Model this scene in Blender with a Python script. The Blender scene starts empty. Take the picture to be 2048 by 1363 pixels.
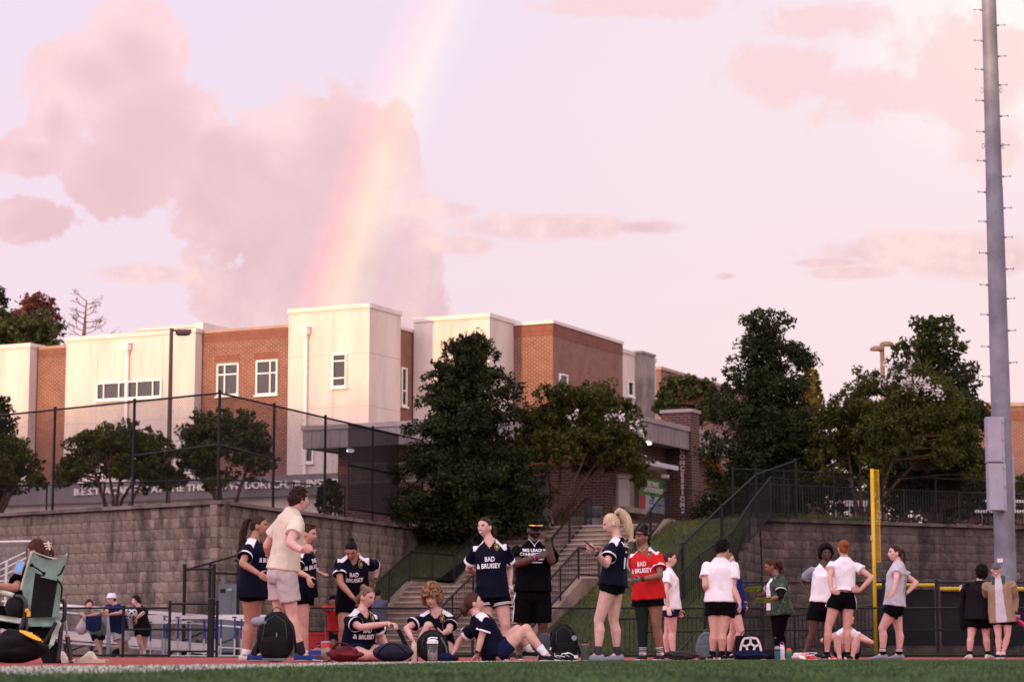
import bpy, bmesh, math, random
from mathutils import Vector, Matrix, noise
from mathutils.bvhtree import BVHTree
random.seed(7)
R = math.radians
scene = bpy.context.scene
COL = scene.collection

# ------------------------------------------------------------------ camera
FPX = 80.0 / 36.0 * 2048.0          # focal length in photo pixels
PITCH = R(7.81)
CAMZ = 0.09                         # the photographer lay on the turf
cam_d = bpy.data.cameras.new('camera')
cam_d.lens = 80.0; cam_d.sensor_width = 36.0; cam_d.clip_start = 0.05; cam_d.clip_end = 3000
cam_d.dof.use_dof = True; cam_d.dof.focus_distance = 27.0; cam_d.dof.aperture_fstop = 4.0
cam = bpy.data.objects.new('camera', cam_d); COL.objects.link(cam)
cam.location = (0, 0, CAMZ); cam.rotation_euler = (R(90) + PITCH, 0, 0)
scene.camera = cam
CO = Vector((0, 0, CAMZ))
_F = Vector((0, math.cos(PITCH), math.sin(PITCH))); _U = Vector((0, -math.sin(PITCH), math.cos(PITCH)))
def ray(px, py):
    return _F + Vector((1, 0, 0)) * ((px - 1024) / FPX) + _U * ((681.5 - py) / FPX)
def P(px, py, Y):
    d = ray(px, py); return CO + d * (Y / d.y)
def PZ(px, py, z):
    d = ray(px, py); return CO + d * ((z - CAMZ) / d.z)
def XG(px, Y):                       # x of a photo column at ground level, depth Y
    return P(px, 1310, Y).x

# ------------------------------------------------------------------ sun and sky
SUN_EL, ANTI_AZ = R(3.25), R(35.7)
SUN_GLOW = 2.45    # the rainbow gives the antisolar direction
sun_dir = Vector((-math.sin(ANTI_AZ) * math.cos(SUN_EL), -math.cos(ANTI_AZ) * math.cos(SUN_EL), math.sin(SUN_EL)))
sd = bpy.data.lights.new('sun', 'SUN'); sd.energy = 3.7; sd.angle = R(0.9); sd.color = (1.0, 0.62, 0.22)
so = bpy.data.objects.new('sun', sd); COL.objects.link(so)
so.rotation_euler = sun_dir.to_track_quat('Z', 'Y').to_euler()

world = bpy.data.worlds.new('World'); scene.world = world; world.use_nodes = True
wt = world.node_tree; wt.nodes.clear()
def N(tree, typ, **kw):
    n = tree.nodes.new(typ)
    for k, v in kw.items():
        if k in ('op',): n.operation = v
        elif hasattr(n, k) and not k.startswith('i_'): setattr(n, k, v)
    return n
class G:
    """tiny node-graph calculator"""
    def __init__(s, t): s.t = t
    def put(s, sock, v):
        if hasattr(v, 'is_linked') or isinstance(v, bpy.types.NodeSocket): s.t.links.new(v, sock)
        else: sock.default_value = v
    def m(s, op, a, b=None, c=None, clamp=False):
        n = s.t.nodes.new('ShaderNodeMath'); n.operation = op; n.use_clamp = clamp
        s.put(n.inputs[0], a)
        if b is not None: s.put(n.inputs[1], b)
        if c is not None: s.put(n.inputs[2], c)
        return n.outputs[0]
    def ss(s, v, lo, hi):
        n = s.t.nodes.new('ShaderNodeMapRange'); n.interpolation_type = 'SMOOTHSTEP'
        s.put(n.inputs[0], v); s.put(n.inputs[1], lo); s.put(n.inputs[2], hi); return n.outputs[0]
    def mix(s, f, a, b, typ='MIX'):
        n = s.t.nodes.new('ShaderNodeMix'); n.data_type = 'RGBA'; n.blend_type = typ
        s.put(n.inputs[0], f)
        for k, v in ((6, a), (7, b)):
            if isinstance(v, tuple): n.inputs[k].default_value = (*v, 1) if len(v) == 3 else v
            else: s.t.links.new(v, n.inputs[k])
        return n.outputs[2]
    def noise(s, vec, scale, detail=4, rough=.55, dist=0.0):
        n = s.t.nodes.new('ShaderNodeTexNoise'); n.inputs['Scale'].default_value = scale
        n.inputs['Detail'].default_value = detail; n.inputs['Roughness'].default_value = rough
        n.inputs['Distortion'].default_value = dist
        if vec is not None: s.t.links.new(vec, n.inputs['Vector'])
        return n
    def ramp(s, f, stops, interp='LINEAR'):
        n = s.t.nodes.new('ShaderNodeValToRGB'); n.color_ramp.interpolation = interp
        e = n.color_ramp.elements
        while len(e) < len(stops): e.new(0.5)
        for el, (p, c) in zip(e, stops):
            el.position = p; el.color = (*c, 1) if len(c) == 3 else c
        s.put(n.inputs[0], f); return n.outputs[0]
g = G(wt)
tc = wt.nodes.new('ShaderNodeTexCoord'); DIR = tc.outputs['Generated']
sep = wt.nodes.new('ShaderNodeSeparateXYZ'); wt.links.new(DIR, sep.inputs[0])
az = g.m('ARCTAN2', sep.outputs[0], sep.outputs[1]); el = g.m('ARCSINE', sep.outputs[2])
n1 = g.noise(DIR, 22, 8, .62, .3); n2 = g.noise(DIR, 9, 5, .6)
n3 = g.noise(DIR, 70, 6, .65)
nsum = g.m('ADD', g.m('MULTIPLY', g.m('SUBTRACT', n1.outputs[0], .5), 1.1), g.m('MULTIPLY', g.m('SUBTRACT', n3.outputs[0], .5), .7))
def ae(px, py):
    d = ray(px, py).normalized(); return math.atan2(d.x, d.y), math.asin(d.z)
def cloud_field(blobs):
    f = None
    for (px, py, rx, ry) in blobs:
        a0, e0 = ae(px, py)
        dx = g.m('DIVIDE', g.m('SUBTRACT', az, a0), rx / FPX); dy = g.m('DIVIDE', g.m('SUBTRACT', el, e0), ry / FPX)
        v = g.m('SUBTRACT', 1.0, g.m('SQRT', g.m('ADD', g.m('MULTIPLY', dx, dx), g.m('MULTIPLY', dy, dy))))
        f = v if f is None else g.m('SMOOTH_MAX', f, v, .12)
    return f
big = cloud_field([(690, 330, 150, 185), (600, 440, 220, 190), (650, 590, 260, 150), (470, 380, 150, 150), (760, 560, 140, 130),
                   (270, 110, 120, 120), (290, 260, 140, 170), (190, 150, 160, 90), (230, 350, 130, 110), (790, 270, 60, 110),
                   (60, 440, 130, 55), (60, 310, 90, 55), (110, 250, 60, 100), (430, 300, 60, 60)])
mask_big = g.m('MULTIPLY', g.ss(g.m('ADD', big, g.m('MULTIPLY', nsum, 1.35)), .02, .22), .88)
soft = cloud_field([(1550, 150, 150, 70), (1760, 190, 160, 80), (1930, 150, 170, 150), (1250, 10, 300, 36), (1640, 40, 160, 45),
                    (1990, 290, 110, 70)])
mask_soft = g.m('MULTIPLY', g.ss(g.m('ADD', soft, g.m('MULTIPLY', nsum, 2.0)), .05, .55), .7)
flat = cloud_field([(1100, 455, 260, 34), (1290, 455, 110, 24), (880, 420, 100, 22), (1850, 500, 300, 42), (1700, 545, 130, 18), (1960, 520, 200, 50),
                    (290, 548, 120, 24), (1450, 552, 30, 10), (930, 490, 90, 26), (1660, 525, 110, 14)])
mask_flat = g.m('MULTIPLY', g.ss(g.m('ADD', flat, g.m('MULTIPLY', nsum, 1.6)), .05, .6), .75)
# beyond the frame the same kind of broken cloud goes on
away = g.ss(g.m('ABSOLUTE', az), R(16), R(34)); up = g.ss(el, R(19), R(30))
gen = g.m('MULTIPLY', g.ss(g.m('ADD', n2.outputs[0], g.m('MULTIPLY', nsum, .12)), .5, .66), g.m('MULTIPLY', g.m('MAXIMUM', away, up), .7))
haz = g.ss(el, R(0), R(20))
side = g.ss(az, R(-11), R(13))
base = g.mix(side, (0.775, 0.650, 0.80), (0.88, 0.72, 0.79))
base = g.mix(g.m('MULTIPLY', g.m('SUBTRACT', 1.0, haz), .60), base, (0.87, 0.60, 0.665))
cream = cloud_field([(2030, 60, 420, 330)])
base = g.mix(g.m('MULTIPLY', g.ss(cream, .0, .8), .8), base, (1.0, .90, .85))
shade = g.ss(g.m('ADD', el, g.m('MULTIPLY', n1.outputs[0], .03)), R(8.6), R(17))
ccol = g.mix(shade, (0.68, 0.405, 0.475), (0.90, 0.57, 0.60))
ccol = g.mix(g.m('MULTIPLY', g.ss(n1.outputs[0], .42, .72), .55), ccol, (0.97, .71, .72))
inner = g.ss(g.m('ADD', big, g.m('MULTIPLY', g.m('SUBTRACT', n2.outputs[0], .5), 1.6)), .15, .85)
ccol = g.mix(g.m('MULTIPLY', inner, .6), ccol, (0.665, .415, .48))
c1 = g.mix(mask_big, base, ccol)
c1 = g.mix(mask_soft, c1, (0.88, 0.575, 0.585))
fcol = g.mix(g.ss(nsum, -.2, .3), (0.68, .42, .48), (0.95, .66, .65))
c1 = g.mix(mask_flat, c1, fcol)
c1 = g.mix(gen, c1, (0.80, .60, .62))
# the rainbow: a ring round the antisolar point, as in nature
anti = -sun_dir
dp = wt.nodes.new('ShaderNodeVectorMath'); dp.operation = 'DOT_PRODUCT'; wt.links.new(DIR, dp.inputs[0]); dp.inputs[1].default_value = anti
nrm = wt.nodes.new('ShaderNodeVectorMath'); nrm.operation = 'LENGTH'; wt.links.new(DIR, nrm.inputs[0])
ang = g.m('ARCCOSINE', g.m('DIVIDE', dp.outputs['Value'], nrm.outputs['Value']))
tt = g.m('DIVIDE', g.m('SUBTRACT', ang, R(40.45)), R(2.5), clamp=True)
bow = g.ramp(tt, [(0, (0, 0, 0)), (.14, (.0, .01, .03)), (.32, (.05, .10, .04)), (.50, (.25, .21, .02)), (.66, (.27, .12, .0)), (.82, (.18, .008, .015)), (1, (0, 0, 0))], 'EASE')
bowv = g.mix(1.0, c1, bow, 'ADD')
bowv = g.mix(g.m('MULTIPLY', g.ss(el, R(24), R(5)), 1.0), c1, bowv)
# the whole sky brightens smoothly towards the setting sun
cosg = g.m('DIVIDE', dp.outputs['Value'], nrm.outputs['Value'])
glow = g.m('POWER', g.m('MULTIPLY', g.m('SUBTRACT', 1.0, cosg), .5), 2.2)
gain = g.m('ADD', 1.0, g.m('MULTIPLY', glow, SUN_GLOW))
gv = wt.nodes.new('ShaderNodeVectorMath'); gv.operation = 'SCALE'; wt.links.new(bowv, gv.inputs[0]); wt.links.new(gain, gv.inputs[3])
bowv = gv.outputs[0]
sky = wt.nodes.new('ShaderNodeTexSky'); sky.sky_type = 'NISHITA'; sky.sun_disc = False
sky.sun_elevation = SUN_EL; sky.sun_rotation = math.pi + ANTI_AZ; sky.air_density = 1.2; sky.dust_density = 2.0; sky.ozone_density = 1.0
bg1 = wt.nodes.new('ShaderNodeBackground'); wt.links.new(sky.outputs[0], bg1.inputs[0]); bg1.inputs[1].default_value = 0.05
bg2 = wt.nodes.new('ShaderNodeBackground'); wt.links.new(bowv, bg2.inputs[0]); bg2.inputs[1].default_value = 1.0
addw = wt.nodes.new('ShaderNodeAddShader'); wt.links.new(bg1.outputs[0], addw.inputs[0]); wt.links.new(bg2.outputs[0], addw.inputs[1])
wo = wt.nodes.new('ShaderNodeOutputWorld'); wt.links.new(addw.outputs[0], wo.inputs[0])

vs = scene.view_settings
scene.display_settings.display_device = 'sRGB'
vs.view_transform = 'Standard'; vs.look = 'None'; vs.exposure = 0.0; vs.gamma = 1.0; vs.use_curve_mapping = False
scene.render.engine = 'CYCLES'
scene.cycles.max_bounces = 6; scene.cycles.transparent_max_bounces = 16

# ------------------------------------------------------------------ materials
MATS = {}
def M(name, col=(.5, .5, .5), rough=.7, var=.12, scale=6.0, bump=0.0, bscale=40.0, metal=0.0, coord='Object', spec=.4, alpha=1.0,
      emit=None, trans=0.0, col2=None, sss=0.0, rnd=0.0, stretch=None, sheen=0.0):
    if name in MATS: return MATS[name]
    m = bpy.data.materials.new(name); m.use_nodes = True; t = m.node_tree; t.nodes.clear(); q = G(t)
    out = t.nodes.new('ShaderNodeOutputMaterial'); b = t.nodes.new('ShaderNodeBsdfPrincipled'); t.links.new(b.outputs[0], out.inputs[0])
    tx = t.nodes.new('ShaderNodeTexCoord')
    if coord == 'World':
        ge = t.nodes.new('ShaderNodeNewGeometry'); vec = ge.outputs['Position']
    else: vec = tx.outputs[coord]
    if stretch:
        mp = t.nodes.new('ShaderNodeMapping'); mp.inputs['Scale'].default_value = stretch; t.links.new(vec, mp.inputs[0]); vec = mp.outputs[0]
    nz = q.noise(vec, scale, 5, .6)
    c2 = col2 if col2 else tuple(c * (1 - 2.2 * var) for c in col)
    c1 = col if col2 else tuple(min(1, c * (1 + 1.2 * var)) for c in col)
    c = q.mix(q.ss(nz.outputs[0], .3, .7), c2, c1)
    if rnd:
        oi = t.nodes.new('ShaderNodeObjectInfo')
        f = q.m('ADD', 1 - rnd, q.m('MULTIPLY', oi.outputs['Random'], 2 * rnd))
        cc = t.nodes.new('ShaderNodeVectorMath'); cc.operation = 'SCALE'; t.links.new(c, cc.inputs[0]); t.links.new(f, cc.inputs[3]); c = cc.outputs[0]
    t.links.new(c, b.inputs['Base Color'])
    b.inputs['Roughness'].default_value = rough; b.inputs['Metallic'].default_value = metal
    b.inputs['Specular IOR Level'].default_value = spec; b.inputs['Alpha'].default_value = alpha
    if trans: b.inputs['Transmission Weight'].default_value = trans
    if sheen: b.inputs['Sheen Weight'].default_value = sheen
    if sss:
        b.inputs['Subsurface Weight'].default_value = sss; b.inputs['Subsurface Radius'].default_value = (.012, .005, .003)
    if emit: b.inputs['Emission Color'].default_value = (*emit[0], 1); b.inputs['Emission Strength'].default_value = emit[1]
    if bump:
        nb = q.noise(vec, bscale, 5, .65); bp = t.nodes.new('ShaderNodeBump'); bp.inputs['Strength'].default_value = bump; bp.inputs['Distance'].default_value = .02
        t.links.new(nb.outputs[0], bp.inputs['Height']); t.links.new(bp.outputs[0], b.inputs['Normal'])
    MATS[name] = m; return m
def brick_mat(name, c1, c2, mortar, bw=.203, rh=.0677, ms=.009, squash=None):
    m = bpy.data.materials.new(name); m.use_nodes = True; t = m.node_tree; q = G(t); b = t.nodes['Principled BSDF']
    tx = t.nodes.new('ShaderNodeTexCoord'); br = t.nodes.new('ShaderNodeTexBrick')
    t.links.new(tx.outputs['UV'], br.inputs['Vector'])
    br.inputs['Color1'].default_value = (*c1, 1); br.inputs['Color2'].default_value = (*c2, 1); br.inputs['Mortar'].default_value = (*mortar, 1)
    br.inputs['Scale'].default_value = 1; br.inputs['Brick Width'].default_value = bw; br.inputs['Row Height'].default_value = rh
    br.inputs['Mortar Size'].default_value = ms; br.inputs['Mortar Smooth'].default_value = .2
    nz = q.noise(tx.outputs['UV'], 1.3, 5, .6)
    c = q.mix(q.m('MULTIPLY', q.ss(nz.outputs[0], .3, .75), .35), br.outputs['Color'], tuple(x * .55 for x in c2))
    t.links.new(c, b.inputs['Base Color']); b.inputs['Roughness'].default_value = .85
    bp = t.nodes.new('ShaderNodeBump'); bp.inputs['Strength'].default_value = .5; bp.inputs['Distance'].default_value = .01; bp.invert = True
    t.links.new(br.outputs['Fac'], bp.inputs['Height']); t.links.new(bp.outputs[0], b.inputs['Normal'])
    MATS[name] = m; return m
def mat(x): return MATS[x] if isinstance(x, str) else x

# ------------------------------------------------------------------ object helpers
BASE = {}
def tag(o, label=None, cat=None, group=None, kind=None):
    if label: o['label'] = label
    if cat: o['category'] = cat
    if group: o['group'] = group
    if kind: o['kind'] = kind
    return o
def thing(name, label, cat, loc=(0, 0, 0), group=None):
    o = bpy.data.objects.new(name, None); COL.objects.link(o); o.empty_display_size = .2
    o.location = loc; BASE[o.name] = Vector(loc); return tag(o, label, cat, group)
def add_uv(me):
    uv = me.uv_layers.new(name='UVMap').data
    vco = me.vertices; li = me.loops
    for p in me.polygons:
        n = p.normal
        if abs(n.z) > .8: t = Vector((1, 0, 0)); s = Vector((0, 1, 0))
        else:
            t = Vector((-n.y, n.x, 0)); t = t.normalized() if t.length > 1e-6 else Vector((1, 0, 0)); s = Vector((0, 0, 1))
        for k in p.loop_indices:
            co = vco[li[k].vertex_index].co; uv[k].uv = (co.dot(t), co.dot(s))
def mk(name, verts, faces, material, parent=None, smooth=False, uv=False, kind=None, midx=None):
    base = BASE[parent.name] if parent else Vector((0, 0, 0))
    me = bpy.data.meshes.new(name)
    me.from_pydata([tuple(Vector(v) - base) for v in verts], [], faces)
    for mm in (material if isinstance(material, (list, tuple)) else [material]): me.materials.append(mat(mm))
    if midx:
        me.polygons.foreach_set('material_index', midx)
    if smooth: me.polygons.foreach_set('use_smooth', [True] * len(me.polygons))
    if uv: add_uv(me)
    me.update()
    o = bpy.data.objects.new(name, me); COL.objects.link(o)
    if parent: o.parent = parent
    BASE[o.name] = base
    if kind: o['kind'] = kind
    return o
def place(name, me, mx, parent=None):
    """object sharing mesh data, put at world matrix mx"""
    o = bpy.data.objects.new(name, me); COL.objects.link(o)
    base = BASE[parent.name] if parent else Vector((0, 0, 0))
    if parent: o.parent = parent
    o.matrix_local = Matrix.Translation(-base) @ mx; BASE[o.name] = base
    return o
class MB:
    def __init__(s): s.v = []; s.f = []; s.mi = []
    def add(s, v, f, mi=0):
        o = len(s.v); s.v += [Vector(p) for p in v]; s.f += [tuple(i + o for i in q) for q in f]; s.mi += [mi] * len(f); return s
    def box(s, c, size, ax=None, mi=0):
        c = Vector(c); ax = ax or (Vector((1, 0, 0)), Vector((0, 1, 0)), Vector((0, 0, 1)))
        h = [a * (d / 2) for a, d in zip(ax, size)]
        v = [c + h[0] * i + h[1] * j + h[2] * k for k in (-1, 1) for j in (-1, 1) for i in (-1, 1)]
        return s.add(v, [(0, 2, 3, 1), (4, 5, 7, 6), (0, 1, 5, 4), (2, 6, 7, 3), (0, 4, 6, 2), (1, 3, 7, 5)], mi)
    def bar(s, a, b, w, h=None, up=(0, 0, 1), mi=0):
        a = Vector(a); b = Vector(b); d = b - a; L = d.length; d.normalize(); up = Vector(up)
        if abs(d.dot(up)) > .98: up = Vector((0, 1, 0))
        x = d.cross(up).normalized(); z = x.cross(d)
        return s.box((a + b) / 2, (w, L, h or w), (x, d, z), mi)
    def tube(s, pts, r, n=8, mi=0, cap=True, flat=1.0):
        pts = [Vector(p) for p in pts]; rs = r if isinstance(r, (list, tuple)) else [r] * len(pts)
        vs_ = []; ref = None
        for i, p in enumerate(pts):
            d = (pts[min(i + 1, len(pts) - 1)] - pts[max(i - 1, 0)]).normalized()
            if ref is None:
                ref = d.cross(Vector((0, 0, 1)))
                if ref.length < .05: ref = Vector((1, 0, 0))
            ref = (ref - d * ref.dot(d)).normalized(); b = d.cross(ref)
            for k in range(n):
                t = 2 * math.pi * k / n; vs_.append(p + (ref * math.cos(t) + b * math.sin(t) * flat) * rs[i])
        f = []
        for i in range(len(pts) - 1):
            for k in range(n): a = i * n + k; c = i * n + (k + 1) % n; f.append((a, c, c + n, a + n))
        if cap: f.append(tuple(reversed(range(n)))); f.append(tuple(range((len(pts) - 1) * n, len(pts) * n)))
        return s.add(vs_, f, mi)
    def ell(s, c, r, n=12, m=8, ax=None, mi=0, fn=None):
        c = Vector(c); ax = ax or (Vector((1, 0, 0)), Vector((0, 1, 0)), Vector((0, 0, 1)))
        r = r if isinstance(r, (list, tuple)) else (r, r, r)
        vs_ = []; f = []
        for i in range(m + 1):
            th = math.pi * i / m
            for k in range(n):
                ph = 2 * math.pi * k / n; u = Vector((math.sin(th) * math.cos(ph), math.sin(th) * math.sin(ph), math.cos(th)))
                q = Vector((u.x * r[0], u.y * r[1], u.z * r[2]))
                if fn: q = fn(u, q)
                vs_.append(c + ax[0] * q.x + ax[1] * q.y + ax[2] * q.z)
        for i in range(m):
            for k in range(n): a = i * n + k; b = i * n + (k + 1) % n; f.append((a, a + n, b + n, b))
        return s.add(vs_, f, mi)
    def prism(s, poly, z0, z1, mi=0):
        n = len(poly); v = [Vector((p[0], p[1], z0)) for p in poly] + [Vector((p[0], p[1], z1)) for p in poly]
        f = [tuple(reversed(range(n))), tuple(range(n, 2 * n))] + [(i, (i + 1) % n, (i + 1) % n + n, i + n) for i in range(n)]
        return s.add(v, f, mi)
    def out(s, name, material, parent=None, smooth=False, uv=False, kind=None):
        return mk(name, s.v, s.f, material, parent, smooth, uv, kind, s.mi if isinstance(material, (list, tuple)) else None)
def text_mesh(body, size, extrude=.0, offset=.0, align='CENTER', spacing=1.0, shear=0.0, line=1.0):
    cu = bpy.data.curves.new('txt', 'FONT'); cu.body = body; cu.size = size; cu.extrude = extrude; cu.offset = offset
    cu.align_x = align; cu.align_y = 'CENTER'; cu.space_character = spacing; cu.space_line = line; cu.shear = shear; cu.resolution_u = 3
    ob = bpy.data.objects.new('txt', cu); COL.objects.link(ob)
    dg = bpy.context.evaluated_depsgraph_get(); me = bpy.data.meshes.new_from_object(ob.evaluated_get(dg))
    v = [x.co.copy() for x in me.vertices]; f = [tuple(p.vertices) for p in me.polygons]
    bpy.data.objects.remove(ob); bpy.data.curves.remove(cu); bpy.data.meshes.remove(me)
    return v, f
def letters(name, body, size, origin, xax, yax, nax, material, parent, extrude=.02, offset=.0, **kw):
    v, f = text_mesh(body, size, extrude, offset, **kw)
    o, x, y, n_ = Vector(origin), Vector(xax), Vector(yax), Vector(nax)
    return mk(name, [o + x * p.x + y * p.y + n_ * (p.z + extrude) for p in v], f, material, parent)
import numpy as np
# ================================================================== SETTING
M('dirt', (.10, .085, .05), .95, .25, .4, .4, 8, coord='World', col2=(.035, .055, .018))
M('slope_grass', (.062, .070, .014), .95, .3, .5, .6, 30, coord='World', col2=(.026, .040, .009))
M('turf', (.038, .066, .028), .9, .2, 1.2, .5, 90, coord='World')
M('track', (.33, .055, .045), .9, .2, 3.0, .5, 120, coord='World')
M('line_white', (.40, .42, .36), .85, .12, 5, .3, 80, coord='World')
M('concrete', (.235, .170, .13), .9, .18, 1.4, .35, 25, coord='World')
M('concrete_light', (.36, .285, .235), .9, .15, 1.4, .3, 25, coord='World')
M('paving', (.32, .28, .25), .9, .15, .6, .2, 20, coord='World')
M('black_metal', (.006, .006, .008), .5, .2, 8, 0, coord='World', spec=.25)
M('black_wire', (.006, .006, .007), .6, .1, 8, coord='World', spec=.15)
M('galv', (.36, .38, .42), .45, .12, 6, .1, 60, metal=.55, coord='World')
TZ = 4.3
mk('ground', [(-900, -900, -.06), (900, -900, -.06), (900, 1500, -.06), (-900, 1500, -.06)], [(0, 1, 2, 3)], 'dirt', kind='structure')
mk('grass_verge', [(-60, 54.6, .01), (60, 54.6, .01), (60, 75, .03), (-60, 75, .03)], [(0, 1, 2, 3)], 'slope_grass', kind='structure')
bctrl = [(-13, -6), (-5.4, 10.0), (-3.33, 14.6), (-2.3, 17.2), (-.85, 23.4), (2.3, 28.6), (6.2, 31.4), (12, 32.4), (24, 35), (45, 38)]
def catmull(ps, n):
    ps = [Vector((*p, 0)) if len(p) == 2 else Vector(p) for p in ps]; out = []
    for i in range(len(ps) - 1):
        p0 = ps[max(i - 1, 0)]; p1 = ps[i]; p2 = ps[i + 1]; p3 = ps[min(i + 2, len(ps) - 1)]
        for k in range(n):
            t = k / n
            out.append(.5 * ((2 * p1) + (p2 - p0) * t + (2 * p0 - 5 * p1 + 4 * p2 - p3) * t * t + (3 * p1 - p0 - 3 * p2 + p3) * t ** 3))
    out.append(ps[-1]); return out
bc = catmull(bctrl, 8)
poly = [(p.x, p.y) for p in bc] + [(45, -30), (-13, -30)]
mb = MB(); mb.prism([(p.x, p.y) for p in bc] + [(60, 40), (60, 54.6), (-60, 54.6), (-60, -6)], -.05, 0.0); mb.out('running_track', 'track', kind='structure')
mb = MB(); mb.prism(poly, -.05, -.003); mb.out('turf_field', 'turf', kind='structure')
def strip(pts, w0, w1, z):
    v = []; f = []
    for i, p in enumerate(pts):
        d = (pts[min(i + 1, len(pts) - 1)] - pts[max(i - 1, 0)]).normalized(); n = Vector((d.y, -d.x, 0))
        a = p + n * w0; b = p + n * (w1(p.x) if callable(w1) else w1); v += [(a.x, a.y, z), (b.x, b.y, z)]
        if i: k = 2 * i; f.append((k - 2, k - 1, k + 1, k))
    return v, f
bwid = lambda x: float(np.interp(x, (-3.3, -2.3, -.6, 1.5), (1.8, 1.6, 1.1, .3)))
v, f = strip(bc, .03, bwid, .002); mk('sideline', v, f, 'line_white', kind='structure')
# --- turf pile: upright fibres, white ones along the painted line
rng = np.random.default_rng(3)
M('turf_fibre', (.058, .115, .032), .85, .35, 2.0, coord='World'); M('turf_fibre_white', (.58, .57, .53), .85, .1, 5, coord='World')
M('turf_fibre_pale', (.085, .140, .052), .8, .3, 2.0, coord='World')
bnd = np.array([(p.x, p.y) for p in bc])
def pile(n):
    y = np.sqrt(rng.uniform(5.2 ** 2, 34 ** 2, n)); x = rng.uniform(-.25, .25, n) * y
    by = np.interp(x, bnd[:, 0], bnd[:, 1])
    # signed distance to the border (approx.): positive inside the field
    sl = np.interp(x, .5 * (bnd[1:, 0] + bnd[:-1, 0]), np.diff(bnd[:, 1]) / np.diff(bnd[:, 0]))
    dist = (by - y) / np.sqrt(1 + sl * sl)
    ok = dist > -.02; x, y, dist = x[ok], y[ok], dist[ok]; k = len(x)
    h = rng.uniform(.011, .023, k); a = rng.uniform(0, 6.283, k); w = rng.uniform(.003, .007, k) * (1 + y / 40)
    lx, ly = rng.normal(0, .010, k), rng.normal(0, .010, k)
    V = np.zeros((k, 3, 3)); V[:, 0] = np.c_[x - np.cos(a) * w, y - np.sin(a) * w, np.full(k, -.006)]
    V[:, 1] = np.c_[x + np.cos(a) * w, y + np.sin(a) * w, np.full(k, -.006)]; V[:, 2] = np.c_[x + lx, y + ly, -.003 + h]
    mi = np.where((dist > .03) & (dist < np.interp(x, (-2.6, -1.6, -.3, 1.7), (1.8, 1.6, 1.1, .3))), 1, np.where(rng.uniform(0, 1, k) < .18, 2, 0)); mi = np.where((mi == 1) & (rng.uniform(0, 1, k) < .42), 2, mi)
    me = bpy.data.meshes.new('turf_pile'); me.vertices.add(3 * k); me.vertices.foreach_set('co', V.reshape(-1))
    me.loops.add(3 * k); me.loops.foreach_set('vertex_index', np.arange(3 * k, dtype=np.int32))
    me.polygons.add(k); me.polygons.foreach_set('loop_start', np.arange(0, 3 * k, 3, dtype=np.int32)); me.polygons.foreach_set('material_index', mi.astype(np.int32))
    for q in ('turf_fibre', 'turf_fibre_white', 'turf_fibre_pale'): me.materials.append(MATS[q])
    me.update(calc_edges=True); me.validate()
    o = bpy.data.objects.new('turf_pile', me); COL.objects.link(o)
    tag(o, 'short green artificial grass fibres of the playing field', 'turf', kind='stuff')
pile(190000)

# --- frames shared by the school, the concession stand and the stairs
UA = Vector((math.cos(R(26)), -math.sin(R(26)), 0)); VA = Vector((math.sin(R(26)), math.cos(R(26)), 0)); ZA = Vector((0, 0, 1))
S0 = Vector((-.24, 77.3, 0))
def SV(u, v, z): return S0 + UA * u + VA * v + ZA * z
W0 = Vector((-19.5, 72.2, 0)); W1 = Vector((XG(437, 63.2), 63.2, 0)); W2 = Vector((-2.2, 79.2, 0))
R0 = Vector((7.9, 71.6, 0)); R1 = Vector((22.5, 79.0, 0)); RE = Vector((5.9, 64.6, 0))
# terrace
def off(p, d): return p + d
t1 = (W1 - W0).normalized(); nb1 = Vector((-t1.y, t1.x, 0)); t2 = (W2 - W1).normalized(); nb2 = Vector((-t2.y, t2.x, 0))
tr = (R1 - R0).normalized(); nbr = Vector((-tr.y, tr.x, 0))
ter = [W0 + nb1 * .3, W1 + (nb1 + nb2).normalized() * .42, W2 + nb2 * .3, SV(-.6, .02, 0), SV(6.6, .02, 0), R0 + nbr * .3, R1 + nbr * .3, Vector((150, 110, 0)), Vector((150, 420, 0)), Vector((-200, 420, 0)), Vector((-200, 110, 0))]
mb = MB(); mb.prism([(p.x, p.y) for p in ter], -1, TZ - .02); mb.out('terrace', 'paving', kind='structure')
# grass embankments left and right of the stairs
def slope(name, l_top, l_bot, r_top, r_bot, nu, nv, z1, mess):
    v = []; f = []
    for j in range(nv + 1):
        t = j / nv
        for i in range(nu + 1):
            s = i / nu; a = l_bot.lerp(l_top, t); b = r_bot.lerp(r_top, t); p = a.lerp(b, s)
            z = -.05 + (z1 + .05) * (t ** .92) + mess * noise.noise(Vector((p.x * .8, p.y * .8, 3))) * min(1, 6 * t * (1 - t) + .1)
            v.append((p.x, p.y, z))
    for j in range(nv):
        for i in range(nu): k = j * (nu + 1) + i; f.append((k, k + 1, k + nu + 2, k + nu + 1))
    return mk(name, v, f, 'slope_grass', smooth=True, kind='structure'), v
so_, sv1 = slope('grass_slope', SV(-7.5, .2, 0), SV(-9.0, -11.2, 0), SV(.1, .2, 0), SV(.1, -11.2, 0), 36, 40, TZ, .10)
so2, sv2 = slope('grass_slope', SV(5.9, .2, 0), SV(5.9, -11.2, 0), R0 + Vector((-.45, .25, 0)), RE + Vector((-.55, .1, 0)), 30, 40, TZ + .05, .10)
M('bare_earth', (.17, .085, .05), .95, .25, 1.0, .5, 12, coord='World', col2=(.09, .06, .03))
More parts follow.
